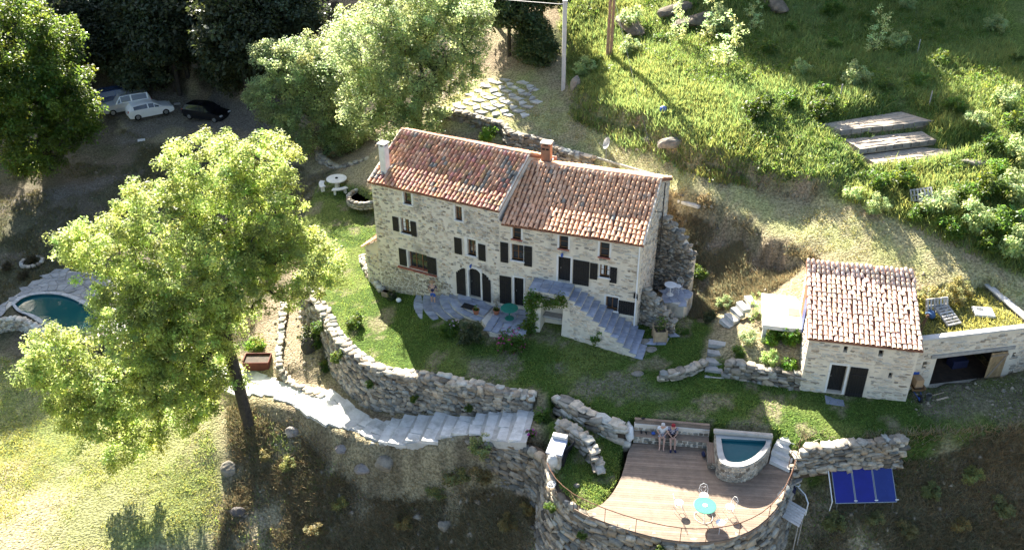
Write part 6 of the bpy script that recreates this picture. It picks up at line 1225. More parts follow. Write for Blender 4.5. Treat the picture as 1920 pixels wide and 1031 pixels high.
grass('field_grass', 'short yellow-green grass of the lower field', FIELD, 14000, .09, .03, 'grass_green', 77, 5, .13, (), (.3, 12, .47), .5, (1.35, 1.2, 1.1))
grass('lawn_grass', 'short green turf of the lawn in front of the house', LAWN, 26000, .09, .025, 'grass_green', 78, 4, .1, [HF, OF, GF_, TF], (.9, 33+0, .30), .5, (.85, .95, .8))
grass('lawn_grass', 'short green turf beside the barbecue', BBQ, 2500, .09, .025, 'grass_green', 79, 4, .1, [DECKP], None, .5, (.85, .95, .8))
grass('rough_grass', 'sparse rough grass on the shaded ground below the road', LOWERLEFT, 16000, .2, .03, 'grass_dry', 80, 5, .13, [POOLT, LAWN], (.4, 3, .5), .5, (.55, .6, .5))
# leafy ground cover in the meadow and on the upper hillside
rr = np.random.default_rng(5); X = rr.uniform(0, 45, 24000); Y = rr.uniform(50, 86, 24000); k = inside(np.array([p[:2] for p in MV]), X, Y) & (fbm(X, Y, .22, 50) > .47)
for b in BEDX: k &= ~inside(b, X, Y)
X = X[k][:3600]; Y = Y[k][:3600]; cs = np.stack([X, Y, ground_z(X, Y)+.15], 1); v, f, cc = leaves(cs, rr.uniform(.25, .55, len(cs)), 20, .15, 81, hue=.12); c0 = v.mean(0)
tag(obj('ground_cover', mk_mesh('ground_cover', v-c0, f, MATS['leaf_vine'], cc), None, c0), 'leafy ground cover plants spread through the meadow', 'ground cover', None, 'stuff')

X = rr.uniform(-1.4, 5.3, 2600); Y = rr.uniform(.3, 4.3, 2600); pp = GS[None, :2]+np.outer(X, uG[:2])+np.outer(Y, nG[:2]); Z = np.full(len(X), gt_); hh = rr.uniform(.06, .26, len(X)); a = rr.uniform(0, 6.28, len(X)); sd_ = np.stack([np.cos(a), np.sin(a), 0*a], 1)*.03; b = np.c_[pp, Z]; tp_ = b+np.c_[rr.normal(0, .08, (len(X), 2)), hh]
v = np.stack([b-sd_, b+sd_, tp_], 1).reshape(-1, 3); w = rr.uniform(.6, 1.3, (len(X), 1)); c = np.repeat(w*np.array([[1.5, 1.15, 1.0]]), 3, 0); c0 = v.mean(0); tag(obj('roof_grass', mk_mesh('roof_grass', v-c0, np.arange(len(v)).reshape(-1, 3), MATS['grass_green'], c), None, c0), 'yellow-green grass growing on the garage roof', 'grass', None, 'stuff')

# small stones and clods littering the bare ground
rr = np.random.default_rng(17); vv = []; n_ = 0
oct_v = np.array([(1, 0, 0), (0, 1, 0), (-1, 0, 0), (0, -1, 0), (0, 0, .8), (0, 0, -.8)], float); oct_f = np.array([(0, 1, 4), (1, 2, 4), (2, 3, 4), (3, 0, 4), (1, 0, 5), (2, 1, 5), (3, 2, 5), (0, 3, 5)])
pts = []
for poly, n in ((SLOPE, 5200), (BANK2, 1500), (BANK, 900), (LOWERLEFT, 1500), (DIRT, 350), (TRACK, 600), (DUST, 350)):
    q = np.array([a[:2] for a in poly]); lo = q.min(0); hi = q.max(0); X = rr.uniform(lo[0], hi[0], n*3); Y = rr.uniform(lo[1], hi[1], n*3); k = inside(q, X, Y) & (path_z(X, Y)[1] > 1.7)
    for a in (DECKP, [b[:2] for b in BBQ], HF, OF, GF_, POOLT): k &= ~inside(a, X, Y)
    k &= (fbm(X, Y, .4, 19)+rr.normal(0, .06, len(X)) > .47); X = X[k][:n]; Y = Y[k][:n]; pts.append(np.stack([X, Y, ground_z(X, Y)], 1))
pts = np.concatenate(pts); m_ = len(pts); sc_ = (rr.pareto(3.0, m_)+.6)*.045; sc_ = np.minimum(sc_, .2)
V_ = oct_v[None]*(1+rr.normal(0, .22, (m_, 6, 3)))*sc_[:, None, None]*rr.uniform(.6, 1.3, (m_, 1, 3)); an = rr.uniform(0, 6.28, m_); R_ = np.stack([np.stack([np.cos(an), -np.sin(an)], 1), np.stack([np.sin(an), np.cos(an)], 1)], 1); V_[..., :2] = np.einsum('nij,nkj->nki', R_, V_[..., :2]); V_ += pts[:, None]
F_ = (oct_f[None]+6*np.arange(m_)[:, None, None]).reshape(-1, 3); g_ = rr.uniform(.5, 1.5, m_); c = np.repeat(np.stack([g_*1.05, g_, g_*.92], 1), 6, 0); c0 = V_.reshape(-1, 3).mean(0)
tag(obj('scattered_gravel', mk_mesh('scattered_gravel', V_.reshape(-1, 3)-c0, F_, MATS['stone'], c), None, c0), 'small stones and clods littering the bare slopes', 'gravel', None, 'stuff')

# ---------------------------------------------------------------- cars
M('car_white', (.80, .80, .80), (.78, .78, .78), rough=.25, spec=.6, bump=0); M('car_silver', (.50, .51, .53), (.48, .49, .51), rough=.3, metal=.4, bump=0); M('car_blue', (.03, .05, .11), (.03, .05, .11), rough=.25, spec=.6, bump=0); M('car_black', (.008, .009, .012), (.008, .009, .012), rough=.2, spec=.6, bump=0)
M('lamp_red', (.45, .02, .02), rough=.2, bump=0); M('lamp_clear', (.7, .7, .72), rough=.15, bump=0)
def car(label, loc, rz, paint, L_=4.2, Wd=1.76, H=1.48, style='hatch', rails=False, rack=None):
    c = thing('parked_car', label, 'car', loc, 'cars parked on the gravel'); c.rotation_euler = (0, 0, rz); h = L_/2; w = Wd/2
    if style == 'hatch': st_ = [(-h, .45, .80, .82), (-h+.10, .28, .98, 1.05), (-h+.45, .22, 1.0, H-.10), (-.2, .20, .98, H), (.35, .20, .95, H-.06), (1.05, .20, .93, .98), (h-.35, .22, .80, .82), (h-.05, .3, .66, .68), (h, .42, .6, .62)]
    else: st_ = [(-h, .5, .95, .97), (-h+.08, .35, 1.08, 1.2), (-h+.28, .3, 1.1, H-.06), (-.4, .28, 1.1, H), (.55, .28, 1.08, H-.04), (1.05, .28, 1.05, 1.10), (h-.25, .3, .98, 1.0), (h-.04, .38, .85, .87), (h, .5, .75, .77)]
    v = []; f = []; gl = []
    for i, (x, zb, zm, zt) in enumerate(st_):
        e = .93 if i in (0, len(st_)-1) else 1.0; tp_ = w*(.78 if zt-zm > .2 else .9)*e
        v += [(x, -w*e*.94, zb), (x, -w*e, (zb+zm)/2), (x, -w*e*.985, zm), (x, -tp_, zt-.03), (x, -tp_*.7, zt), (x, tp_*.7, zt), (x, tp_, zt-.03), (x, w*e*.985, zm), (x, w*e, (zb+zm)/2), (x, w*e*.94, zb)]
    n = len(st_)
    for i in range(n-1):
        for k in range(10): f.append((i*10+k, (i+1)*10+k, (i+1)*10+(k+1) % 10, i*10+(k+1) % 10))
    f.append(tuple(range(10))); f.append(tuple((n-1)*10+k for k in range(10))[::-1])
    obj('body', mk_mesh('body', np.array(v), f, MATS[paint], smooth=False), c)
    V_ = np.array(v).reshape(n, 10, 3)
    def quad(nm, i0, i1, k0, k1, a0, a1, b0, b1, push):
        P_ = lambda a, b: (V_[i0, k0]*(1-a)+V_[i1, k0]*a)*(1-b)+(V_[i0, k1]*(1-a)+V_[i1, k1]*a)*b
        q = [P_(a0, b0), P_(a1, b0), P_(a1, b1), P_(a0, b1)]; nn = np.cross(q[1]-q[0], q[3]-q[0]); nn /= np.linalg.norm(nn)+1e-9
        if nn@np.array(push) < 0: nn = -nn
        q = [p+nn*.012 for p in q]; obj(nm, mk_mesh(nm, np.array(q), [(0, 1, 2, 3), (3, 2, 1, 0)], MATS['glass']), c)
    for k0, k1, y in ((2, 3, -1), (7, 6, 1)):
        quad('side_window', 2, 3, k0, k1, .08, .94, .08, .92, (0, y, .2)); quad('side_window', 3, 4, k0, k1, .04, .94, .08, .92, (0, y, .2)); quad('side_window', 4, 5, k0, k1, .02, .6, .08, .7, (0, y, .2))
    quad('windscreen', 4, 5, 3, 6, .08, .95, .06, .94, (1, 0, .6)); quad('rear_window', 1, 2, 3, 6, .12, .9, .08, .92, (-1, 0, .4))
    for x in (-h+.78, h-.82):
        for y in (-1, 1):
            t = G(); 
            for a in (0,): t.tube([(x, y*(w-.2), .32), (x, y*(w-.17), .32), (x, y*(w-.03), .32), (x, y*(w+.01), .32)], [.27, .32, .32, .28], 18)
            wh = t.build('wheel', MATS['tyre'], c, local=True); G().tube([(x, y*(w+.0), .32), (x, y*(w+.022), .32)], [.20, .17], 14).build('rim', MATS['grey_metal'], wh, local=True)
    for y in (-1, 1):
        G().box((h-.12, y*(w*.72), .70 if style == 'hatch' else .86), (.18, .34, .12), ch=.03).build('headlight', MATS['lamp_clear'], c, local=True)
        G().box((-h+.05, y*(w*.82), .88 if style == 'hatch' else 1.0), (.1, .2, .26), ch=.02).build('tail_light', MATS['lamp_red'], c, local=True)
        G().box((.78, y*(w+.07), 1.0), (.12, .16, .12), ch=.03).build('wing_mirror', MATS[paint], c, local=True)
        if rails: G().tube([(-h+.5, y*w*.68, H+.02), (-h+.6, y*w*.68, H+.07), (.3, y*w*.68, H+.07), (.4, y*w*.68, H)], .02, 6).build('roof_rail', MATS['black'], c, local=True)
    G().box((h-.02, 0, .42), (.1, Wd*.86, .16), ch=.03).build('bumper', MATS['black' if style != 'hatch' else paint], c, local=True)
    G().box((-h+.0, 0, .5), (.06, .5, .11)).build('number_plate', MATS['white_paint'], c, local=True)
    return c
a_ = math.atan2(2.2, 3.5)
car('white hatchback parked nearest on the gravel beside the silver estate', (-34.51, 82.44, -2.10), a_, 'car_white')
car('silver off-road estate parked between the white hatchback and a dark car', (-36.73, 82.73, -1.71), a_-.05+pi, 'car_silver', 4.5, 1.85, 1.75, 'suv', True)
car('dark blue car parked farthest left, behind the silver estate', (-37.58, 83.66, -1.30), a_-.05, 'car_blue', 4.4, 1.8, 1.6, 'suv', True)
car('black car parked alone on the gravel by the trees', (-28.84, 81.70, -2.20), -.35, 'car_black', 4.4, 1.8, 1.55, 'hatch')
# ---------------------------------------------------------------- poles, wires and dish
pb = np.array((4.03, 65.92, 6.03))
cp = thing('utility_pole', 'tall pale concrete utility pole on the bank behind the house', 'utility pole', pb)
G().box(pb+ZZ*3.0, (.30, .34, 7.2), ch=.03).build('shaft', MATS['pole_concrete'], cp)
G().box(pb+ZZ*6.64, (.34, .38, .12)).build('cap', MATS['pole_concrete'], cp)
G().tube([pb+V3(-.35, 0, 6.4), pb+V3(.2, 0, 6.45)], .03, 6).build('bracket', MATS['grey_metal'], cp)
wp = np.array((7.63, 68.43, 7.66)); dp_ = thing('wooden_pole', 'pair of brown wooden poles standing close together on the hillside', 'utility pole', wp)
for a in (0, .26): G().tube([wp+V3(a-.1, 0, -.4), wp+V3(a*1.1, .05, 8.5)], [.13, .10], 10, col=(1.3, 1, .9)).build('shaft', MATS['timber'], dp_)
def wire(label, a, b, sag, r=.018): 
    pts = [a+(b-a)*t_-ZZ*sag*4*t_*(1-t_) for t_ in np.linspace(0, 1, 15)]; tag(G().tube(pts, r, 5, False).build('wire', MATS['wire']), label, 'wire')
wire('overhead cable running left from the top of the concrete pole', pb+V3(-.3, 0, 6.4), V3(-38, 88, 14), 1.0, .03)
wire('thin guy wire slanting down across the bank to the grass track', wp+V3(.1, 0, 5.0), np.array((9.45, 56.05, 5.12)), .15, .014)
ds = thing('satellite_dish', 'white satellite dish on a short post behind the house', 'satellite dish', (6.54, 57.28, 4.09)); q = np.array((6.54, 57.28, 4.09))
G().tube([q-ZZ*.1, q+ZZ*1.1], .035, 8).build('post', MATS['grey_metal'], ds)
dn_ = V3(-.86, -.30, .42); dn_ /= np.linalg.norm(dn_); du = np.cross(ZZ, dn_); du /= np.linalg.norm(du); dw = np.cross(dn_, du); v = []; f = []
for i, (r_, d_) in enumerate(((.001, -.09), (.18, -.07), (.34, -.02), (.42, .03))):
    for k in range(18): w = 2*pi*k/18; v.append(q+ZZ*1.25+du*cos(w)*r_*.92+dw*sin(w)*r_+dn_*d_)
for i in range(3):
    for k in range(18): f.append((i*18+k, i*18+(k+1) % 18, (i+1)*18+(k+1) % 18, (i+1)*18+k))
G().add(v, f+[x[::-1] for x in f]).build('reflector', MATS['white_paint'], ds); G().tube([q+ZZ*.85+dn_*.05, q+ZZ*1.05+dn_*.55], .015, 5).build('feed_arm', MATS['grey_metal'], ds); G().box(q+ZZ*1.08+dn_*.57, (.06, .06, .1), dn_).build('receiver', MATS['grey_metal'], ds)
def beam(name, label, a, b, w, h, mat, cat, col=None, parent=None):
    a = np.array(a, float); b = np.array(b, float); o = G().box((a+b)/2, (np.linalg.norm(b-a), w, h), b-a, ch=min(w, h)*.15).build(name, MATS[mat], parent)
    if col: o.color = (*col, 1)
    return tag(o, label, cat) if label else o
beam('timber_rail', 'long pale timber lying along the wall behind the lower roof', (4.40, 58.85, 4.10), (9.85, 53.96, 4.33), .12, .14, 'timber_grey', 'timber', (1.3, 1.3, 1.2))
beam('stone_slab', 'long pale stone lying on the bank behind the right gable', (10.77, 52.24, 3.44), (11.92, 51.10, 3.58), .3, .22, 'stone_pale', 'stone slab')
beam('log', 'fallen grey branch on the paved terrace', (1.16, 66.13, 5.48), (2.00, 67.04, 5.86), .09, .09, 'timber_grey', 'branch')
# ---------------------------------------------------------------- garden beds and hillside things
for b, lb in zip(BEDS, ('uppermost and widest garden bed of raked soil on the hillside', 'middle garden bed of raked soil on the hillside', 'lowest garden bed, half grown over, on the hillside')):
    z = float(np.mean([p[2] for p in b])); t = thing('garden_bed', lb, 'garden bed', V3(*b[3][:2], z)); g = G(); g.prism([tuple(np.array(b[i][:2])*.97+np.mean([p[:2] for p in b], 0)*.03) for i in range(4)], z-.3, z+.08); so = g.build('soil', MATS['bed_soil'], t)
    a, c = np.array(b[3]), np.array(b[2]); n_ = 9
    for i in range(n_):
        p = a+(c-a)*(i+.04)/n_; q = a+(c-a)*(i+.96)/n_; p[2] = q[2] = z-.05; G().box((p+q)/2+ZZ*RNG.normal(0, .015), (np.linalg.norm(q-p), .1, .30), q-p, ch=.015, col=(RNG.uniform(.45, .75),)*3).build('edging_board', MATS['timber_grey'], t)
    nr = np.array(b[0])-np.array(b[3]); nr[2] = 0; m_ = max(2, int(np.linalg.norm(nr)/.45)); bc_ = np.mean([p[:2] for p in b], 0)
    for i in range(m_):
        f_ = (i+.5)/m_; p = np.array(b[3])*(1-f_)+np.array(b[0])*f_; q = np.array(b[2])*(1-f_)+np.array(b[1])*f_; pts = [p+(q-p)*k+V3(0, RNG.normal(0, .05), 0) for k in np.linspace(.06, .94, 16)]; G().tube([V3(x[0], x[1], z+.05+RNG.normal(0, .015)) for x in pts], .08, 6).build('furrow', MATS['bed_soil'], t)
for i, (p, lb) in enumerate((((21.03, 58.42, 8.04), 'thick grey fence post above the uppermost garden bed'), ((22.19, 58.09, 8.04), 'thin fence stake right of the thick grey post'), ((29.68, 64.55, 9.00), 'lone fence stake in the shaded upper meadow'), ((27.75, 56.94, 7.93), 'thin stake behind the right end of the upper bed'))):
    q = np.array(p); tag(G().tube([q-ZZ*.3, q+ZZ*(1.0 if i else .9)], .07 if i == 0 else .04, 7).build('fence_post', MATS['timber_grey']), lb, 'post')
import bmesh
def rock_mesh(seed, mat):
    r = np.random.default_rng(seed); bm = bmesh.new(); bmesh.ops.create_icosphere(bm, subdivisions=3, radius=1); v = np.array([x.co for x in bm.verts]); bm.verts.index_update(); f = [tuple(x.index for x in q.verts) for q in bm.faces]; bm.free()
    for k in range(9):
        n = r.normal(0, 1, 3); n /= np.linalg.norm(n); d = r.uniform(.55, .85); h = v@n; v = v-np.outer(np.maximum(h-d, 0)*.92, n)
    v += (fbm(v[:, 0]*3+seed, v[:, 1]*3+v[:, 2]*2, 1.0, seed)[:, None]-.5)*.16*v+r.normal(0, .012, v.shape); v /= np.abs(v).max(0); v[:, 2] += 1
    return mk_mesh('boulder', v, f, MATS[mat])
def rock(label, p, h, seed, mat='stone', rot=0.0, col=None, name='boulder', dz=-.95):
    o = obj(name, rock_mesh(seed, 'stone'), None, V3(*p)+ZZ*dz*h[2]); o.scale = h; o.rotation_euler = (0, 0, rot); o.color = (*(tuple(c*.7 for c in col) if col else (.85, .85, .85)), 1); return tag(o, label, 'boulder')
rock('flat white rock beside the lowest garden bed', (28.10, 50.33, 6.84), (.75, .5, .16), 1, col=(1.2, 1.2, 1.2))
rock('pale pointed rock at the foot of the concrete pole', (4.91, 64.89, 6.73), (.45, .4, .8), 2); rock('grey rock face in the cut bank below the meadow', (10.76, 55.72, 5.98), (1.2, .5, .4), 3, 'stone', .4, (1.0, 1.0, 1.0)); rock('small grey rock in the cut bank by the guy wire', (9.17, 57.29, 5.40), (.35, .35, .35), 4, 'stone')
rock('large pale boulder below the bend of the white path', (-7.03, 36.78, -4.61), (.55, .5, .6), 5); rock('grey boulder lower left of the pale boulder', (-8.36, 37.18, -5.21), (.5, .4, .35), 6, 'stone', 0, (1.3, 1.3, 1.5)); rock('blue-grey boulder just below the white path, near the ash trunk', (-12.92, 40.26, -5.31), (.45, .4, .4), 7, 'stone', 0, (1.4, 1.4, 1.6)); rock('dark rock at the edge of the lower field', (-15.31, 35.98, -7.31), (.45, .35, .4), 8, 'stone', .5, (.5, .5, .6)); rock('black boulder on the earth path near the tall wall', (-12.72, 45.97, -3.47), (.55, .5, .75), 9, 'stone', 0, (.25, .25, .25)); rock('slab of rock leaning at the left foot of the deck wall', (2.00, 31.85, -4.98), (.7, .35, .3), 10, 'stone', -.5, (1.3, 1.3, 1.3)); rock('grey rock cluster stone on the slope under the path bend', (-9.65, 38.25, -4.68), (.4, .35, .3), 11, 'stone', 0, (1.2, 1.2, 1.4)); rock('pale rock on the slope below the flowering plants', (-3.71, 34.45, -6.81), (.4, .35, .35), 12, 'stone'); rock('rock in the dry grass near the bottom edge', (-5.21, 35.21, -6.91), (.35, .3, .25), 13, 'stone')
rock('grey rock outcrop on the shaded slope between path and field', (-16.26, 38.44, -6.38), (.5, .45, .45), 14, 'stone', 0, (1.1, 1.1, 1.1)); rock('pale rocks stacked under the trees above the cars, left', (-31.08, 88.58, 1.30), (1.5, .8, 1.6), 15, 'stone_pale', 0, (.8, .8, .85)); rock('pale rocks stacked under the trees above the cars, right', (-28.92, 87.77, 0.84), (1.2, .7, 1.2), 16, 'stone_pale', 0, (.75, .75, .8)); rock('grey boulder at the roadside right of the black car', (-27.12, 86.16, 0.28), (.7, .5, .5), 17, 'stone_pale', 0, (.6, .6, .6))
rr_ = np.random.default_rng(91)
for i, (p, lb) in enumerate((((13.44, 72.78, 10.02), 'ochre rock outcrop at the top edge, left'), ((9.56, 71.96, 9.10), 'bare rock ledge beside the wooden poles'), ((21.37, 73.12, 10.35), 'pale blue-grey rock at the top edge'), ((14.87, 71.07, 9.64), 'rock ledge above the young trees'))): rock(lb, p, (2.4, 1.0, .6), 20+i, 'stone', rr_.uniform(0, 2), (.75, .68, .6))
blob('blue_sack', (10.37, 58.22, 7.10), (.25, .2, .25), 'blue_plastic', 'blue sack lying in the meadow grass', 'sack', seed=30)
# loose stones of the slope: each its own
for i in range(60):
    px_ = rr_.uniform(-14, 4); py_ = rr_.uniform(31.5, 42)
    if inside(np.array([p[:2] for p in SLOPE]), np.array([px_]), np.array([py_]))[0] and path_z(np.array([px_]), np.array([py_]))[1][0] > 1.2:
        s_ = rr_.uniform(.08, .2); rock('loose grey stone lying on the steep dry slope', (px_, py_, gz(px_, py_)), (s_, s_*rr_.uniform(.6, 1), s_*rr_.uniform(.5, .8)), 40+i, 'stone', rr_.uniform(0, 3), (rr_.uniform(.5, 1.0),)*3, 'loose_stone')['group'] = 'loose stones on the slope'
# ---------------------------------------------------------------- pallets
def pallet(label, c, u, w, group=None, n=7, col=1.0):
    u = np.asarray(u, float); u /= np.linalg.norm(u); w = np.asarray(w, float); w = w-u*(w@u); w /= np.linalg.norm(w); s = np.cross(w, u); t = thing('pallet', label, 'pallet', c, group); c = np.asarray(c, float)
    for i in range(n): G().box(c+u*(-.55+1.1*i/(n-1))+w*.13, (.1, .8, .022), u, w, col=(RNG.uniform(.8, 1.25)*col,)*3).build('slat', MATS['timber_grey'], t)
    for j in (-1, 0, 1): G().box(c+s*.36*j+w*.07, (1.2, .09, .09), u, w, col=(.9*col,)*3).build('bearer', MATS['timber_grey'], t)
    for i in range(3): G().box(c+u*(-.55+.55*i)+w*.012, (.1, .8, .022), u, w, col=(.9*col,)*3).build('bottom_slat', MATS['timber_grey'], t)
    return t
rz_ = gt_
pallet('wooden pallet leaning on another on the grass roof', PG(1.55, rz_+.28, -1.55), nG*-1+ZZ*-.35+uG*.12, nG*-.35+ZZ, col=1.1)
pallet('upright pallet behind the leaning one on the grass roof', PG(1.35, rz_+.5, -2.35), uG, nG*-1+ZZ*.4, col=1.2)
pallet('pallet standing against the outbuilding back corner, upper', PG(-.15, rz_+.55, -3.6), uG, -nG+ZZ*.25, col=.9); pallet('pallet standing against the outbuilding back corner, lower', PG(-.2, rz_+.5, -2.8), uG, -nG+ZZ*.5, col=.7)
blob('tarpaulin', PG(.9, rz_, -2.0), (.22, .35, .22), 'cloth_blue', 'crumpled blue-grey sheet beside the pallets', 'sheet', seed=31).color = (1.6, 1.2, .7, 1)
hb = thing('roof_hatch', 'white hatch slab lying on the grass roof', 'hatch', PG(3.85, rz_, -1.85)); G().box(PG(3.85, rz_+.08, -1.85), (1.0, .85, .16), uG+nG*-.35, ch=.03).build('slab', MATS['white_lime'], hb); G().box(PG(3.75, rz_+.17, -2.05), (.35, .22, .03), uG+nG*-.35).build('opening', MATS['grey_metal'], hb)
g = G(); g.tube([PG(-.35, rz_, -.8), PG(-.1, rz_+.9, -.95)], .03, 6); g.tube([PG(-.5, rz_, -.95), PG(-.1, rz_+.9, -.95)], .03, 6); g.lathe([(0, 0), (.09, .02), (.05, .12)], PG(-.08, rz_+.88, -.95), 8); tag(g.build('metal_stand', MATS['rust']), 'rusty metal stand with lamp head on the grass roof edge', 'stand')
pallet('grey broken pallet in the bushes below the garden beds, lying', np.array((24.43, 47.07, 5.72)), V3(1, .2, .15), ZZ+V3(0, -.5, 0), col=1.3); pallet('broken pallet propped behind another in the bushes', np.array((24.08, 47.67, 5.98)), V3(.9, -.3, .3), ZZ+V3(.2, -.7, 0), col=1.1)
# roof garden heap
for p, lb in ((PG(1.4, rz_, -3.3), 'heap of dry cuttings behind the pallets, left'), (PG(2.5, rz_, -3.0), 'heap of dry cuttings behind the pallets, middle'), (PG(3.4, rz_, -3.6), 'heap of dry cuttings near the parapet')): shrub(1, p, .8, lb, None, (.9, .68, .62), 'brush heap', 'brush_heap')
# ---------------------------------------------------------------- wheelbarrow and odds by the garage
wb = np.array((20.72, 36.30, 0.02)); wb[2] = gz(wb[0], wb[1]); t = thing('wheelbarrow', 'wheelbarrow with a cardboard box leaning at the outbuilding corner', 'wheelbarrow', wb); fd = V3(.0, -1, 0)
g = G(); v = [wb+V3(*a) for a in ((-.25, .1, .32), (.25, .1, .32), (.2, .75, .36), (-.2, .75, .36), (-.34, -.1, .62), (.34, -.1, .62), (.3, .9, .66), (-.3, .9, .66))]; g.add(v, [(0, 1, 2, 3), (0, 4, 5, 1), (1, 5, 6, 2), (2, 6, 7, 3), (3, 7, 4, 0), (3, 2, 1, 0), (1, 5, 4, 0), (2, 6, 5, 1), (3, 7, 6, 2), (0, 4, 7, 3)]); g.build('tray', MATS['cardboard'], t)
wh = G().tube([wb+V3(-.05, -.35, .2), wb+V3(.05, -.35, .2)], .2, 16).build('wheel', MATS['tyre'], t); G().tube([wb+V3(-.055, -.35, .2), wb+V3(.055, -.35, .2)], .1, 10).build('rim', MATS['blue_plastic'], wh)
for s_ in (-1, 1): G().tube([wb+V3(.06*s_, -.35, .2), wb+V3(.2*s_, .2, .33), wb+V3(.3*s_, 1.25, .62)], .02, 6).build('handle', MATS['blue_plastic'], t); G().tube([wb+V3(.2*s_, .6, .36), wb+V3(.22*s_, .68, .0)], .02, 6).build('leg', MATS['blue_plastic'], t)
tag(G().box(wb+V3(0, .35, .78), (.42, .5, .5), (1, .1, 0), ch=.01).build('cardboard_box', MATS['cardboard']), 'brown cardboard box sitting in the wheelbarrow', 'box'); tag(G().box(wb+V3(-.02, .72, 1.02), (.36, .2, .22), (1, .1, 0), ch=.03).build('blue_crate', MATS['blue_plastic']), 'small blue crate behind the cardboard box', 'crate')
bk = thing('bucket', 'small dark bucket on the ground next to the wheelbarrow', 'bucket', (21.24, 36.16, 0.13)); q = np.array((21.24, 36.16, 0.13)); G().lathe([(.11, 0), (.15, .28), (.135, .28), (.1, .03)], q, 14).build('pail', MATS['grey_metal'], bk); G().tube([q+V3(cos(a)*.15, .0, .28+sin(a)*.13) for a in np.linspace(0, pi, 9)], .008, 5, False).build('handle', MATS['grey_metal'], bk)
beam('plank', 'pale plank lying on the ground before the garage', (21.62, 36.04, 0.16), (22.29, 36.24, 0.19), .1, .05, 'timber', 'plank', (1.8, 1.8, 1.8)); beam('broom_handle', 'thin pole lying between bucket and garage opening', (21.44, 36.35, 0.18), (22.22, 36.59, 0.22), .035, .035, 'timber', 'pole', (1.6, 1.6, 1.6))
# ---------------------------------------------------------------- garden steps
def steps(name, label, rows, w, mat, th=.2, col=1.0):
    c = np.mean(np.array(rows), 0); t = thing(name, label, 'steps', c)
    for i, p in enumerate(rows):
        p = np.array(p); q = np.array(rows[min(i+1, len(rows)-1)])-np.array(rows[max(i-1, 0)]); q[2] = 0; q /= np.linalg.norm(q); s = V3(-q[1], q[0], 0)
        slab_poly([p-s*w/2-q*.2, p+s*w/2-q*.2, p+s*w/2+q*.2, p-s*w/2+q*.2], th, mat, t, 'step', .03, (RNG.uniform(.85, 1.15)*col,)*3)
steps('garden_steps', 'straight flight of grey stone steps up from the lawn', [(10.75, 38.58, -0.10), (10.85, 39.00, 0.08), (10.94, 39.43, 0.26), (11.08, 39.96, 0.44), (11.28, 40.60, 0.62)], .95, 'stone_pale', .25, .7)
steps('garden_steps', 'curved pale stone steps leading up to the white landing slab', [(12.13, 42.37, 0.75), (12.44, 42.53, 1.00), (12.76, 42.67, 1.30), (13.09, 42.82, 1.60), (13.49, 42.90, 1.90)], .9, 'stone_pale', .25, 1.0)
for i, (p, lb) in enumerate((((7.50, 41.71, -0.05), 'flat pale stone beside the foot of the staircase, nearer the planter'), ((7.76, 40.98, -0.08), 'flat pale stone in the grass right of the staircase foot'), ((6.73, 39.02, -0.24), 'small flat stone at the end of the staircase wall'))): rock(lb, p, (.35, .28, .08), 130+i, 'stone_pale')
# ---------------------------------------------------------------- seats, tables and pots round the house
def pt(label, p, r, h, mat='terracotta', plant=None, col=None):
    p = np.array(p, float); t = thing('flower_pot', label, 'flower pot', p); G().lathe([(r*.7, 0), (r, h), (r*1.08, h), (r*1.08, h*.86), (r*.9, h*.86), (r*.85, h*.85)], p, 14).build('pot', MATS[mat], t); G().lathe([(0, h*.86), (r*.88, h*.86)], p, 14).build('soil', MATS['soil_dark'], t)
    v, f, cc = leaves(np.array([p+ZZ*(h+r*.5)]), r*1.1, 60, .1, int(abs(p[0]*50))+3); obj('plant', mk_mesh('plant', v-p, f, MATS[plant or 'leaf_vine'], cc if col is None else cc*np.array(col)), t)
pt('terracotta pot standing on the terrace left of the round green table', (-2.14, 44.49, 0.08), .2, .32); pt('terracotta pot standing close to the round green table', (-0.94, 44.47, 0.08), .2, .3)
q = PR(.95, .06, 1.15); t = thing('terrace_table', 'round dark green table on the slate terrace', 'table', q); G().lathe([(0, .70), (.5, .70), (.52, .715), (.5, .735), (0, .735)], q, 22).build('top', MATS['green_plastic'], t); G().tube([q, q+ZZ*.7], .04, 8).build('pedestal', MATS['green_plastic'], t); G().lathe([(.28, 0), (.25, .04), (.05, .06)], q, 14).build('foot', MATS['green_plastic'], t)
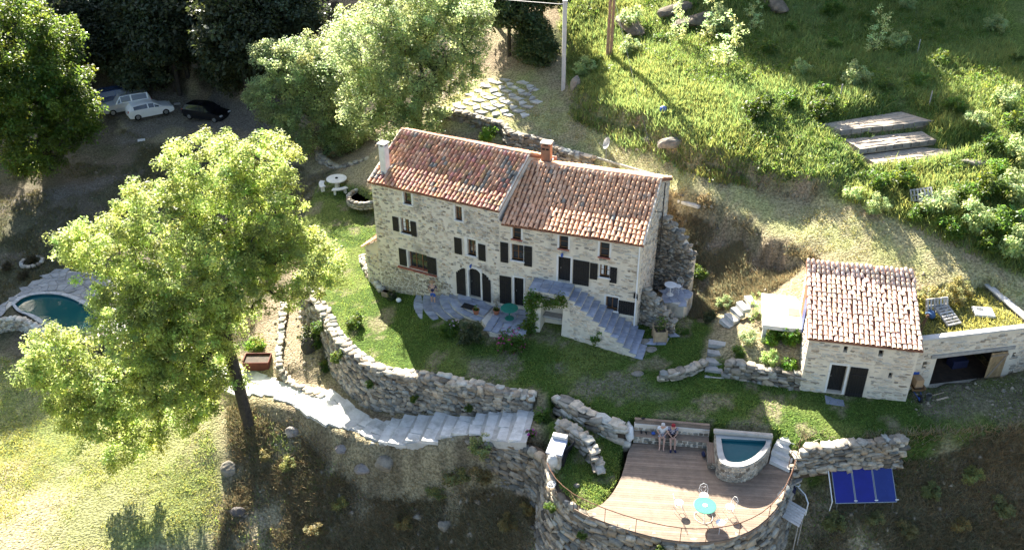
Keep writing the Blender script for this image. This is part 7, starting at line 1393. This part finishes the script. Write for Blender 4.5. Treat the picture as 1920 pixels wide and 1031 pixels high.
# stone picnic table with two curved benches
q = np.array((-13.33, 63.00, -0.58)); t = thing('stone_table', 'round white stone table under the trees left of the house', 'table', q); G().lathe([(.75, .70), (.78, .73), (.78, .78), (.75, .80), (0, .80)], q, 24).build('top', MATS['white_lime'], t); G().lathe([(.22, 0), (.18, .35), (.25, .70)], q, 12).build('pedestal', MATS['white_lime'], t); G().lathe([(.12, .80), (.1, .86), (0, .87)], q, 10).build('centre_bowl', MATS['black'], t)
for a0, lb in ((radians(165), 'curved white stone bench at the left of the round stone table'), (radians(262), 'curved white stone bench in front of the round stone table')):
    bc_ = q+V3(cos(a0+.45)*1.2, sin(a0+.45)*1.2, 0); t = thing('stone_bench', lb, 'bench', bc_, 'curved benches of the stone table'); g = G(); v = []; m_ = 10
    for i in range(m_+1):
        a = a0+.95*i/m_
        for r_, z in ((1.0, .38), (1.38, .38), (1.38, .46), (1.0, .46)): v.append(q+V3(cos(a)*r_, sin(a)*r_, z))
    f = [(i*4+k, i*4+(k+1) % 4, i*4+4+(k+1) % 4, i*4+4+k) for i in range(m_) for k in range(4)]+[(0, 3, 2, 1), (m_*4, m_*4+1, m_*4+2, m_*4+3)]
    G().add(v, [x[::-1] for x in f]).build('seat', MATS['white_lime'], t)
    for i in (1.5, 8.5): a = a0+.95*i/m_; G().box(q+V3(cos(a)*1.19, sin(a)*1.19, .19), (.26, .14, .38), (cos(a), sin(a), 0)).build('leg', MATS['white_lime'], t)
# round stone planter
q = np.array((-10.80, 60.36, -0.47)); t = thing('round_planter', 'round stone planter ring at the left corner of the house', 'planter', q); it = []
for row in range(3):
    for k in range(22): a = 2*pi*(k+.5*(row % 2))/22; it.append((q+V3(cos(a)*1.25, sin(a)*1.25, .08+.19*row), (.18, .15, .105), V3(-sin(a), cos(a), 0), ZZ, stone_col(.9, 1.7)))
place_stones(it, t, 'stone', 's', 100); G().lathe([(0, .3), (1.2, .3)], q, 22).build('soil', MATS['soil_dark'], t)
# stone-edged bed along the left foot of the house
stone_wall('bed_edging', 'curved stone edging of the plant bed at the left house corner', wall_line(smooth_poly([(-10.26, 53.23, -0.90), (-9.91, 51.67, -0.90), (-9.20, 50.26, -0.95), (-8.45, 48.84, -1.00)], 1), .05, .3, zt='pts', out=1), thick=.3, sw=(.18, .35), sh=(.1, .16), lo=1.1, hi=1.9)
q = np.array((-7.86, 48.34, -1.13)); t = thing('planter_trough', 'dark planter trough with a clipped bush at the foot of the facade', 'planter', q); G().box(q+ZZ*.18, (.8, .35, .36), uL, ch=.02).build('trough', MATS['timber'], t); G().box(q+ZZ*.345, (.7, .27, .03), uL).build('soil', MATS['soil_dark'], t)
blob('sack', (-7.11, 47.63, -1.08), (.18, .15, .14), 'cloth_white', 'small pale sack at the foot of the facade', 'sack', seed=33)
# right side of the house
q = np.array((9.60, 45.62, 0.90)); tz_ = .9; G0 = thing('terrace_plinth', 'small stone plinth terrace right of the house carrying a white table', 'terrace', V3(q[0], q[1], -.3)); g = G(); g.prism([(8.71, 44.72, 0.85)[:2], (9.95, 43.84, 0.85)[:2], (10.77, 45.38, 0.85)[:2], (9.53, 46.60, 0.85)[:2]], -.4, .85); g.build('plinth', MATS['mortar_grey'], G0)
flagging('x', [(8.71, 44.72, 0.85), (9.95, 43.84, 0.85), (10.77, 45.38, 0.85), (9.53, 46.60, 0.85)], lambda x, y: .89, .45, 'slate', G0, .02, .15, .05, .9, 1.2)
q = np.array((9.33, 45.11, 0.89)); t = thing('cafe_table', 'small round white table on the plinth right of the house', 'table', q); G().lathe([(0, .66), (.36, .66), (.37, .69), (0, .70)], q, 18).build('top', MATS['white_paint'], t); G().tube([q, q+ZZ*.66], .03, 6).build('pedestal', MATS['white_paint'], t); G().lathe([(.22, 0), (.2, .03), (.04, .05)], q, 12).build('foot', MATS['white_paint'], t)
garden_chair('white metal chair beside the small white table right of the house', (9.81, 45.34, 0.89), 2.4)
q = np.array((8.30, 41.86, -0.02)); t = thing('wooden_planter', 'tall pale wooden planter box at the right corner of the house', 'planter', q)
for a in range(4):
    u_ = [V3(1, 0, 0), V3(0, 1, 0), V3(-1, 0, 0), V3(0, -1, 0)][a]; n_ = np.cross(ZZ, u_)
    for i in range(4): G().box(q-n_*.33+u_*(-.24+.16*i)+ZZ*.38, (.15, .03, .66), u_, col=(RNG.uniform(.9, 1.2),)*3).build('board', MATS['timber'], t).color = (1.6, 1.5, 1.3, 1)
    G().box(q-n_*.35-u_*.35+ZZ*.42, (.07, .07, .84), u_).build('corner_post', MATS['timber'], t).color = (1.4, 1.3, 1.1, 1)
G().box(q+ZZ*.62, (.6, .6, .04)).build('soil', MATS['soil_dark'], t); v, f, cc = leaves(np.array([q+V3(0, 0, .9), q+V3(.1, .1, 1.15)]), .36, 70, .13, 66); obj('plant', mk_mesh('plant', v-q, f, MATS['leaf_vine'], cc), t)
sl_ = thing('paving_slab', 'slate slab paving under the wooden planter', 'paving', (7.95, 41.69, -0.05)); flagging('y', [(7.41, 42.19, -0.10), (7.61, 41.36, -0.10), (8.89, 41.34, -0.10), (9.16, 42.26, -0.10)], lambda x, y: gz(x, y)+.05, .6, 'slate', sl_, .03, .15, .12, .9, 1.3)
# dark red planter by the path
q = np.array((-15.95, 45.55, -4.31)); t = thing('raised_planter', 'dark red wooden raised planter beside the white path', 'planter', q+ZZ*0)
for a, (w_, d_) in enumerate(((1.6, -.5), (1.6, .5))): G().box(q+V3(0, d_, .25), (w_, .05, .6)).build('side_board', MATS['brick'], t).color = (.35, .3, .3, 1)
for d_ in (-.8, .8): G().box(q+V3(d_, 0, .25), (.05, .95, .6)).build('end_board', MATS['brick'], t).color = (.35, .3, .3, 1)
G().box(q+V3(0, 0, .4), (1.5, .9, .05)).build('soil', MATS['soil_dark'], t)
# plants with stone rings far left
for i, (p, lb) in enumerate((((-36.41, 59.36, -4.81), 'young dark shrub in a ring of pale stones near the pool'), ((-37.97, 58.68, -5.00), 'dark shrub at the left edge above the pool'), ((-36.31, 57.58, -5.14), 'small dark shrub on bare ground above the pool paving'))):
    shrub(3, p, .5, lb, None, (1.0, .6, .6))
    if i == 0:
        t = thing('stone_ring', 'ring of pale stones round the young dark shrub', 'stone ring', p); place_stones([(V3(*p)+V3(cos(a)*.75, sin(a)*.75, .05), (.16, .13, .11), V3(-sin(a), cos(a), 0), ZZ, stone_col(1.2, 1.9)) for a in np.arange(0, 6.2, .48)], t, 'stone', 's', 50)
beam('white_slab', 'pale board lying at the roadside below the cars', (-34.35, 77.84, -2.79), (-33.73, 78.06, -2.78), .5, .06, 'white_lime', 'board'); beam('white_slab', 'pale board on the gravel in front of the white hatchback', (-32.81, 84.30, -1.70), (-32.25, 84.50, -1.73), .6, .06, 'white_lime', 'board', (.8, .75, .75))
# ---------------------------------------------------------------- people
def skin_mesh(name, pts, edges, radii, mat, parent, rootv=0, sub=1):
    me = bpy.data.meshes.new(name); me.from_pydata([tuple(map(float, p)) for p in pts], edges, []); me.materials.append(MATS[mat]); o = obj(name, me, parent)
    me.skin_vertices.new() if hasattr(me.skin_vertices, 'new') and not me.skin_vertices else None
    md = o.modifiers.new('skin', 'SKIN'); md.use_smooth_shade = True
    if not me.skin_vertices:
        bpy.context.view_layer.update()
    sk = me.skin_vertices[0].data
    for i, r in enumerate(radii): sk[i].radius = (r, r) if not hasattr(r, '__len__') else r; sk[i].use_root = (i == rootv)
    s = o.modifiers.new('subsurf', 'SUBSURF'); s.levels = sub; s.render_levels = sub; return o
def person(label, loc, rz, pose, shirt, shorts, hair, shoes, hat=None, sleeves=True):
    t = thing('person', label, 'person', loc); t.rotation_euler = (0, 0, rz)    # faces local +x
    if pose == 'sit':
        hip = (0, 0, .50); J_ = dict(pel=hip, sp=(-.02, 0, .72), ch=(.02, 0, .92), nk=(.06, 0, 1.05), hd=(.12, 0, 1.17), ht=(.14, 0, 1.27))
        legs = lambda s: [(.02, .09*s, .50), (.40, .12*s, .52), (.55, .10*s, .14), (.60, .10*s, .05), (.72, .12*s, .03)]
        arms = lambda s: [(.02, .19*s, .98), (.10, .25*s, .76), (.28, .10*s, .66), (.34, .05*s, .63)]
    else:
        J_ = dict(pel=(0, 0, .90), sp=(0, 0, 1.08), ch=(.01, 0, 1.28), nk=(.02, 0, 1.42), hd=(.05, 0, 1.53), ht=(.05, 0, 1.63))
        legs = lambda s: [(0, .09*s, .86), (.06*s, .10*s, .48), (.02*s, .10*s, .10), (.0, .10*s, .05), (.13, .11*s, .03)]
        arms = lambda s: [(.01, .18*s, 1.34), (.02, .25*s, 1.08), (.16, .22*s, .92), (.20, .21*s, .86)]
    P_ = [J_['pel'], J_['sp'], J_['ch'], J_['nk'], J_['hd'], J_['ht']]; E_ = [(0, 1), (1, 2), (2, 3), (3, 4), (4, 5)]; R_ = [(.13, .10), (.12, .09), (.14, .10), .052, .088, .07]
    for s in (-1, 1):
        b = len(P_); L_ = legs(s); P_ += L_; E_ += [(0, b), (b, b+1), (b+1, b+2), (b+2, b+3), (b+3, b+4)]; R_ += [.085, .062, .042, .04, .035]
        b = len(P_); A_ = arms(s); P_ += A_; E_ += [(2, b), (b, b+1), (b+1, b+2), (b+2, b+3)]; R_ += [.055, .042, .03, .028]
        w = np.array(A_[3]); d = w-np.array(A_[2]); d /= np.linalg.norm(d); sd_ = np.cross(d, (0, 0, 1.0)); sd_ /= np.linalg.norm(sd_)+1e-9
        for k in range(5):
            o_ = (k-2)*.018; ln = (.055, .075, .085, .078, .06)[k]
            dr = d+sd_*(k-2)*.14+(np.array((0, 0, -.35)) if k else sd_*s*-.9); dr /= np.linalg.norm(dr)
            c = len(P_); P_ += [tuple(w+sd_*o_+d*.035), tuple(w+sd_*o_+d*.035+dr*ln*.55), tuple(w+sd_*o_+d*.035+dr*ln-np.array((0, 0, .015)))]; E_ += [(b+3, c), (c, c+1), (c+1, c+2)]; R_ += [.011, .009, .008]
    skin_mesh('body', P_, E_, R_, 'skin', t)
    hd = np.array(J_['hd']); G().lathe([(.0, -.12), (.03, -.1), (.02, .0), (.0, .01)], hd+V3(.085, 0, .03), 6).build('nose', MATS['skin'], t, local=True)
    q, w, e = np.array(J_['pel']), np.array(J_['sp']), np.array(J_['ch']); P_ = [q, w, e, (e*2+np.array(J_['nk']))/3]; E_ = [(0, 1), (1, 2), (2, 3)]; R_ = [(.155, .125), (.145, .115), (.165, .125), .09]
    for s in (-1, 1):
        A_ = arms(s); b = len(P_); P_ += [A_[0], tuple(np.array(A_[0])*.35+np.array(A_[1])*.65)]; E_ += [(2, b), (b, b+1)]; R_ += [.075, .066]
    skin_mesh('shirt', P_, E_, R_, shirt, t)
    P_ = [q+V3(0, 0, .03), q-V3(0, 0, .02)]; E_ = [(0, 1)]; R_ = [(.16, .13), (.15, .13)]
    for s in (-1, 1): L_ = legs(s); b = len(P_); P_ += [L_[0], tuple(np.array(L_[0])*.2+np.array(L_[1])*.8)]; E_ += [(1, b), (b, b+1)]; R_ += [.105, .088]
    skin_mesh('shorts', P_, E_, R_, shorts, t)
    G().lathe([(.098, -.02), (.104, .03), (.09, .08), (.05, .115), (0, .12)], hd+V3(-.012, 0, .03), 14).build('hair', MATS[hair], t, local=True)
    if hat: G().lathe([(.2, .055), (.195, .07), (.11, .075), (.10, .15), (0, .16)], hd+V3(0, 0, .0), 18).build('hat', MATS[hat], t, local=True)
    if shoes:
        for s in (-1, 1): a = np.array(legs(s)[3]); b = np.array(legs(s)[4]); G().box((a+b)/2+V3(0, 0, -.005), (.27, .1, .09), (b-a)*np.array([1, 1, 0]), ch=.03).build('shoe', MATS[shoes], t, local=True)
    return t
ang_ = math.atan2(-bnn[1], -bnn[0])
M('cloth_pattern', (.55, .58, .62), (.03, .05, .14), scale=14, mixlo=.46, mixhi=.52, detail=2, rough=.9, attr=False); M('cloth_plaid', (.03, .035, .10), (.45, .42, .45), scale=11, mixlo=.5, mixhi=.56, detail=2, rough=.9, attr=False)
p = BP(1.42, -1.35, .28); person('grey-haired person in white shirt and patterned shorts sitting on the deck bench', p+ZZ*-.02, ang_, 'sit', 'cloth_white', 'cloth_pattern', 'hair_grey', None)
p = BP(1.92, -1.35, .28); person('person in dark checked shirt and red cap sitting on the deck bench', p+ZZ*-.02, ang_+.1, 'sit', 'cloth_plaid', 'black', 'cloth_red', 'cloth_navy')
q = PL(4.35, 0, .75); q[2] = -.66; person('person in navy top, blue shorts and straw hat standing at the facade', q, math.atan2(nL[1], nL[0])+.4, 'stand', 'cloth_navy', 'cloth_blue', 'hair_dark', 'cloth_blue', 'cardboard')
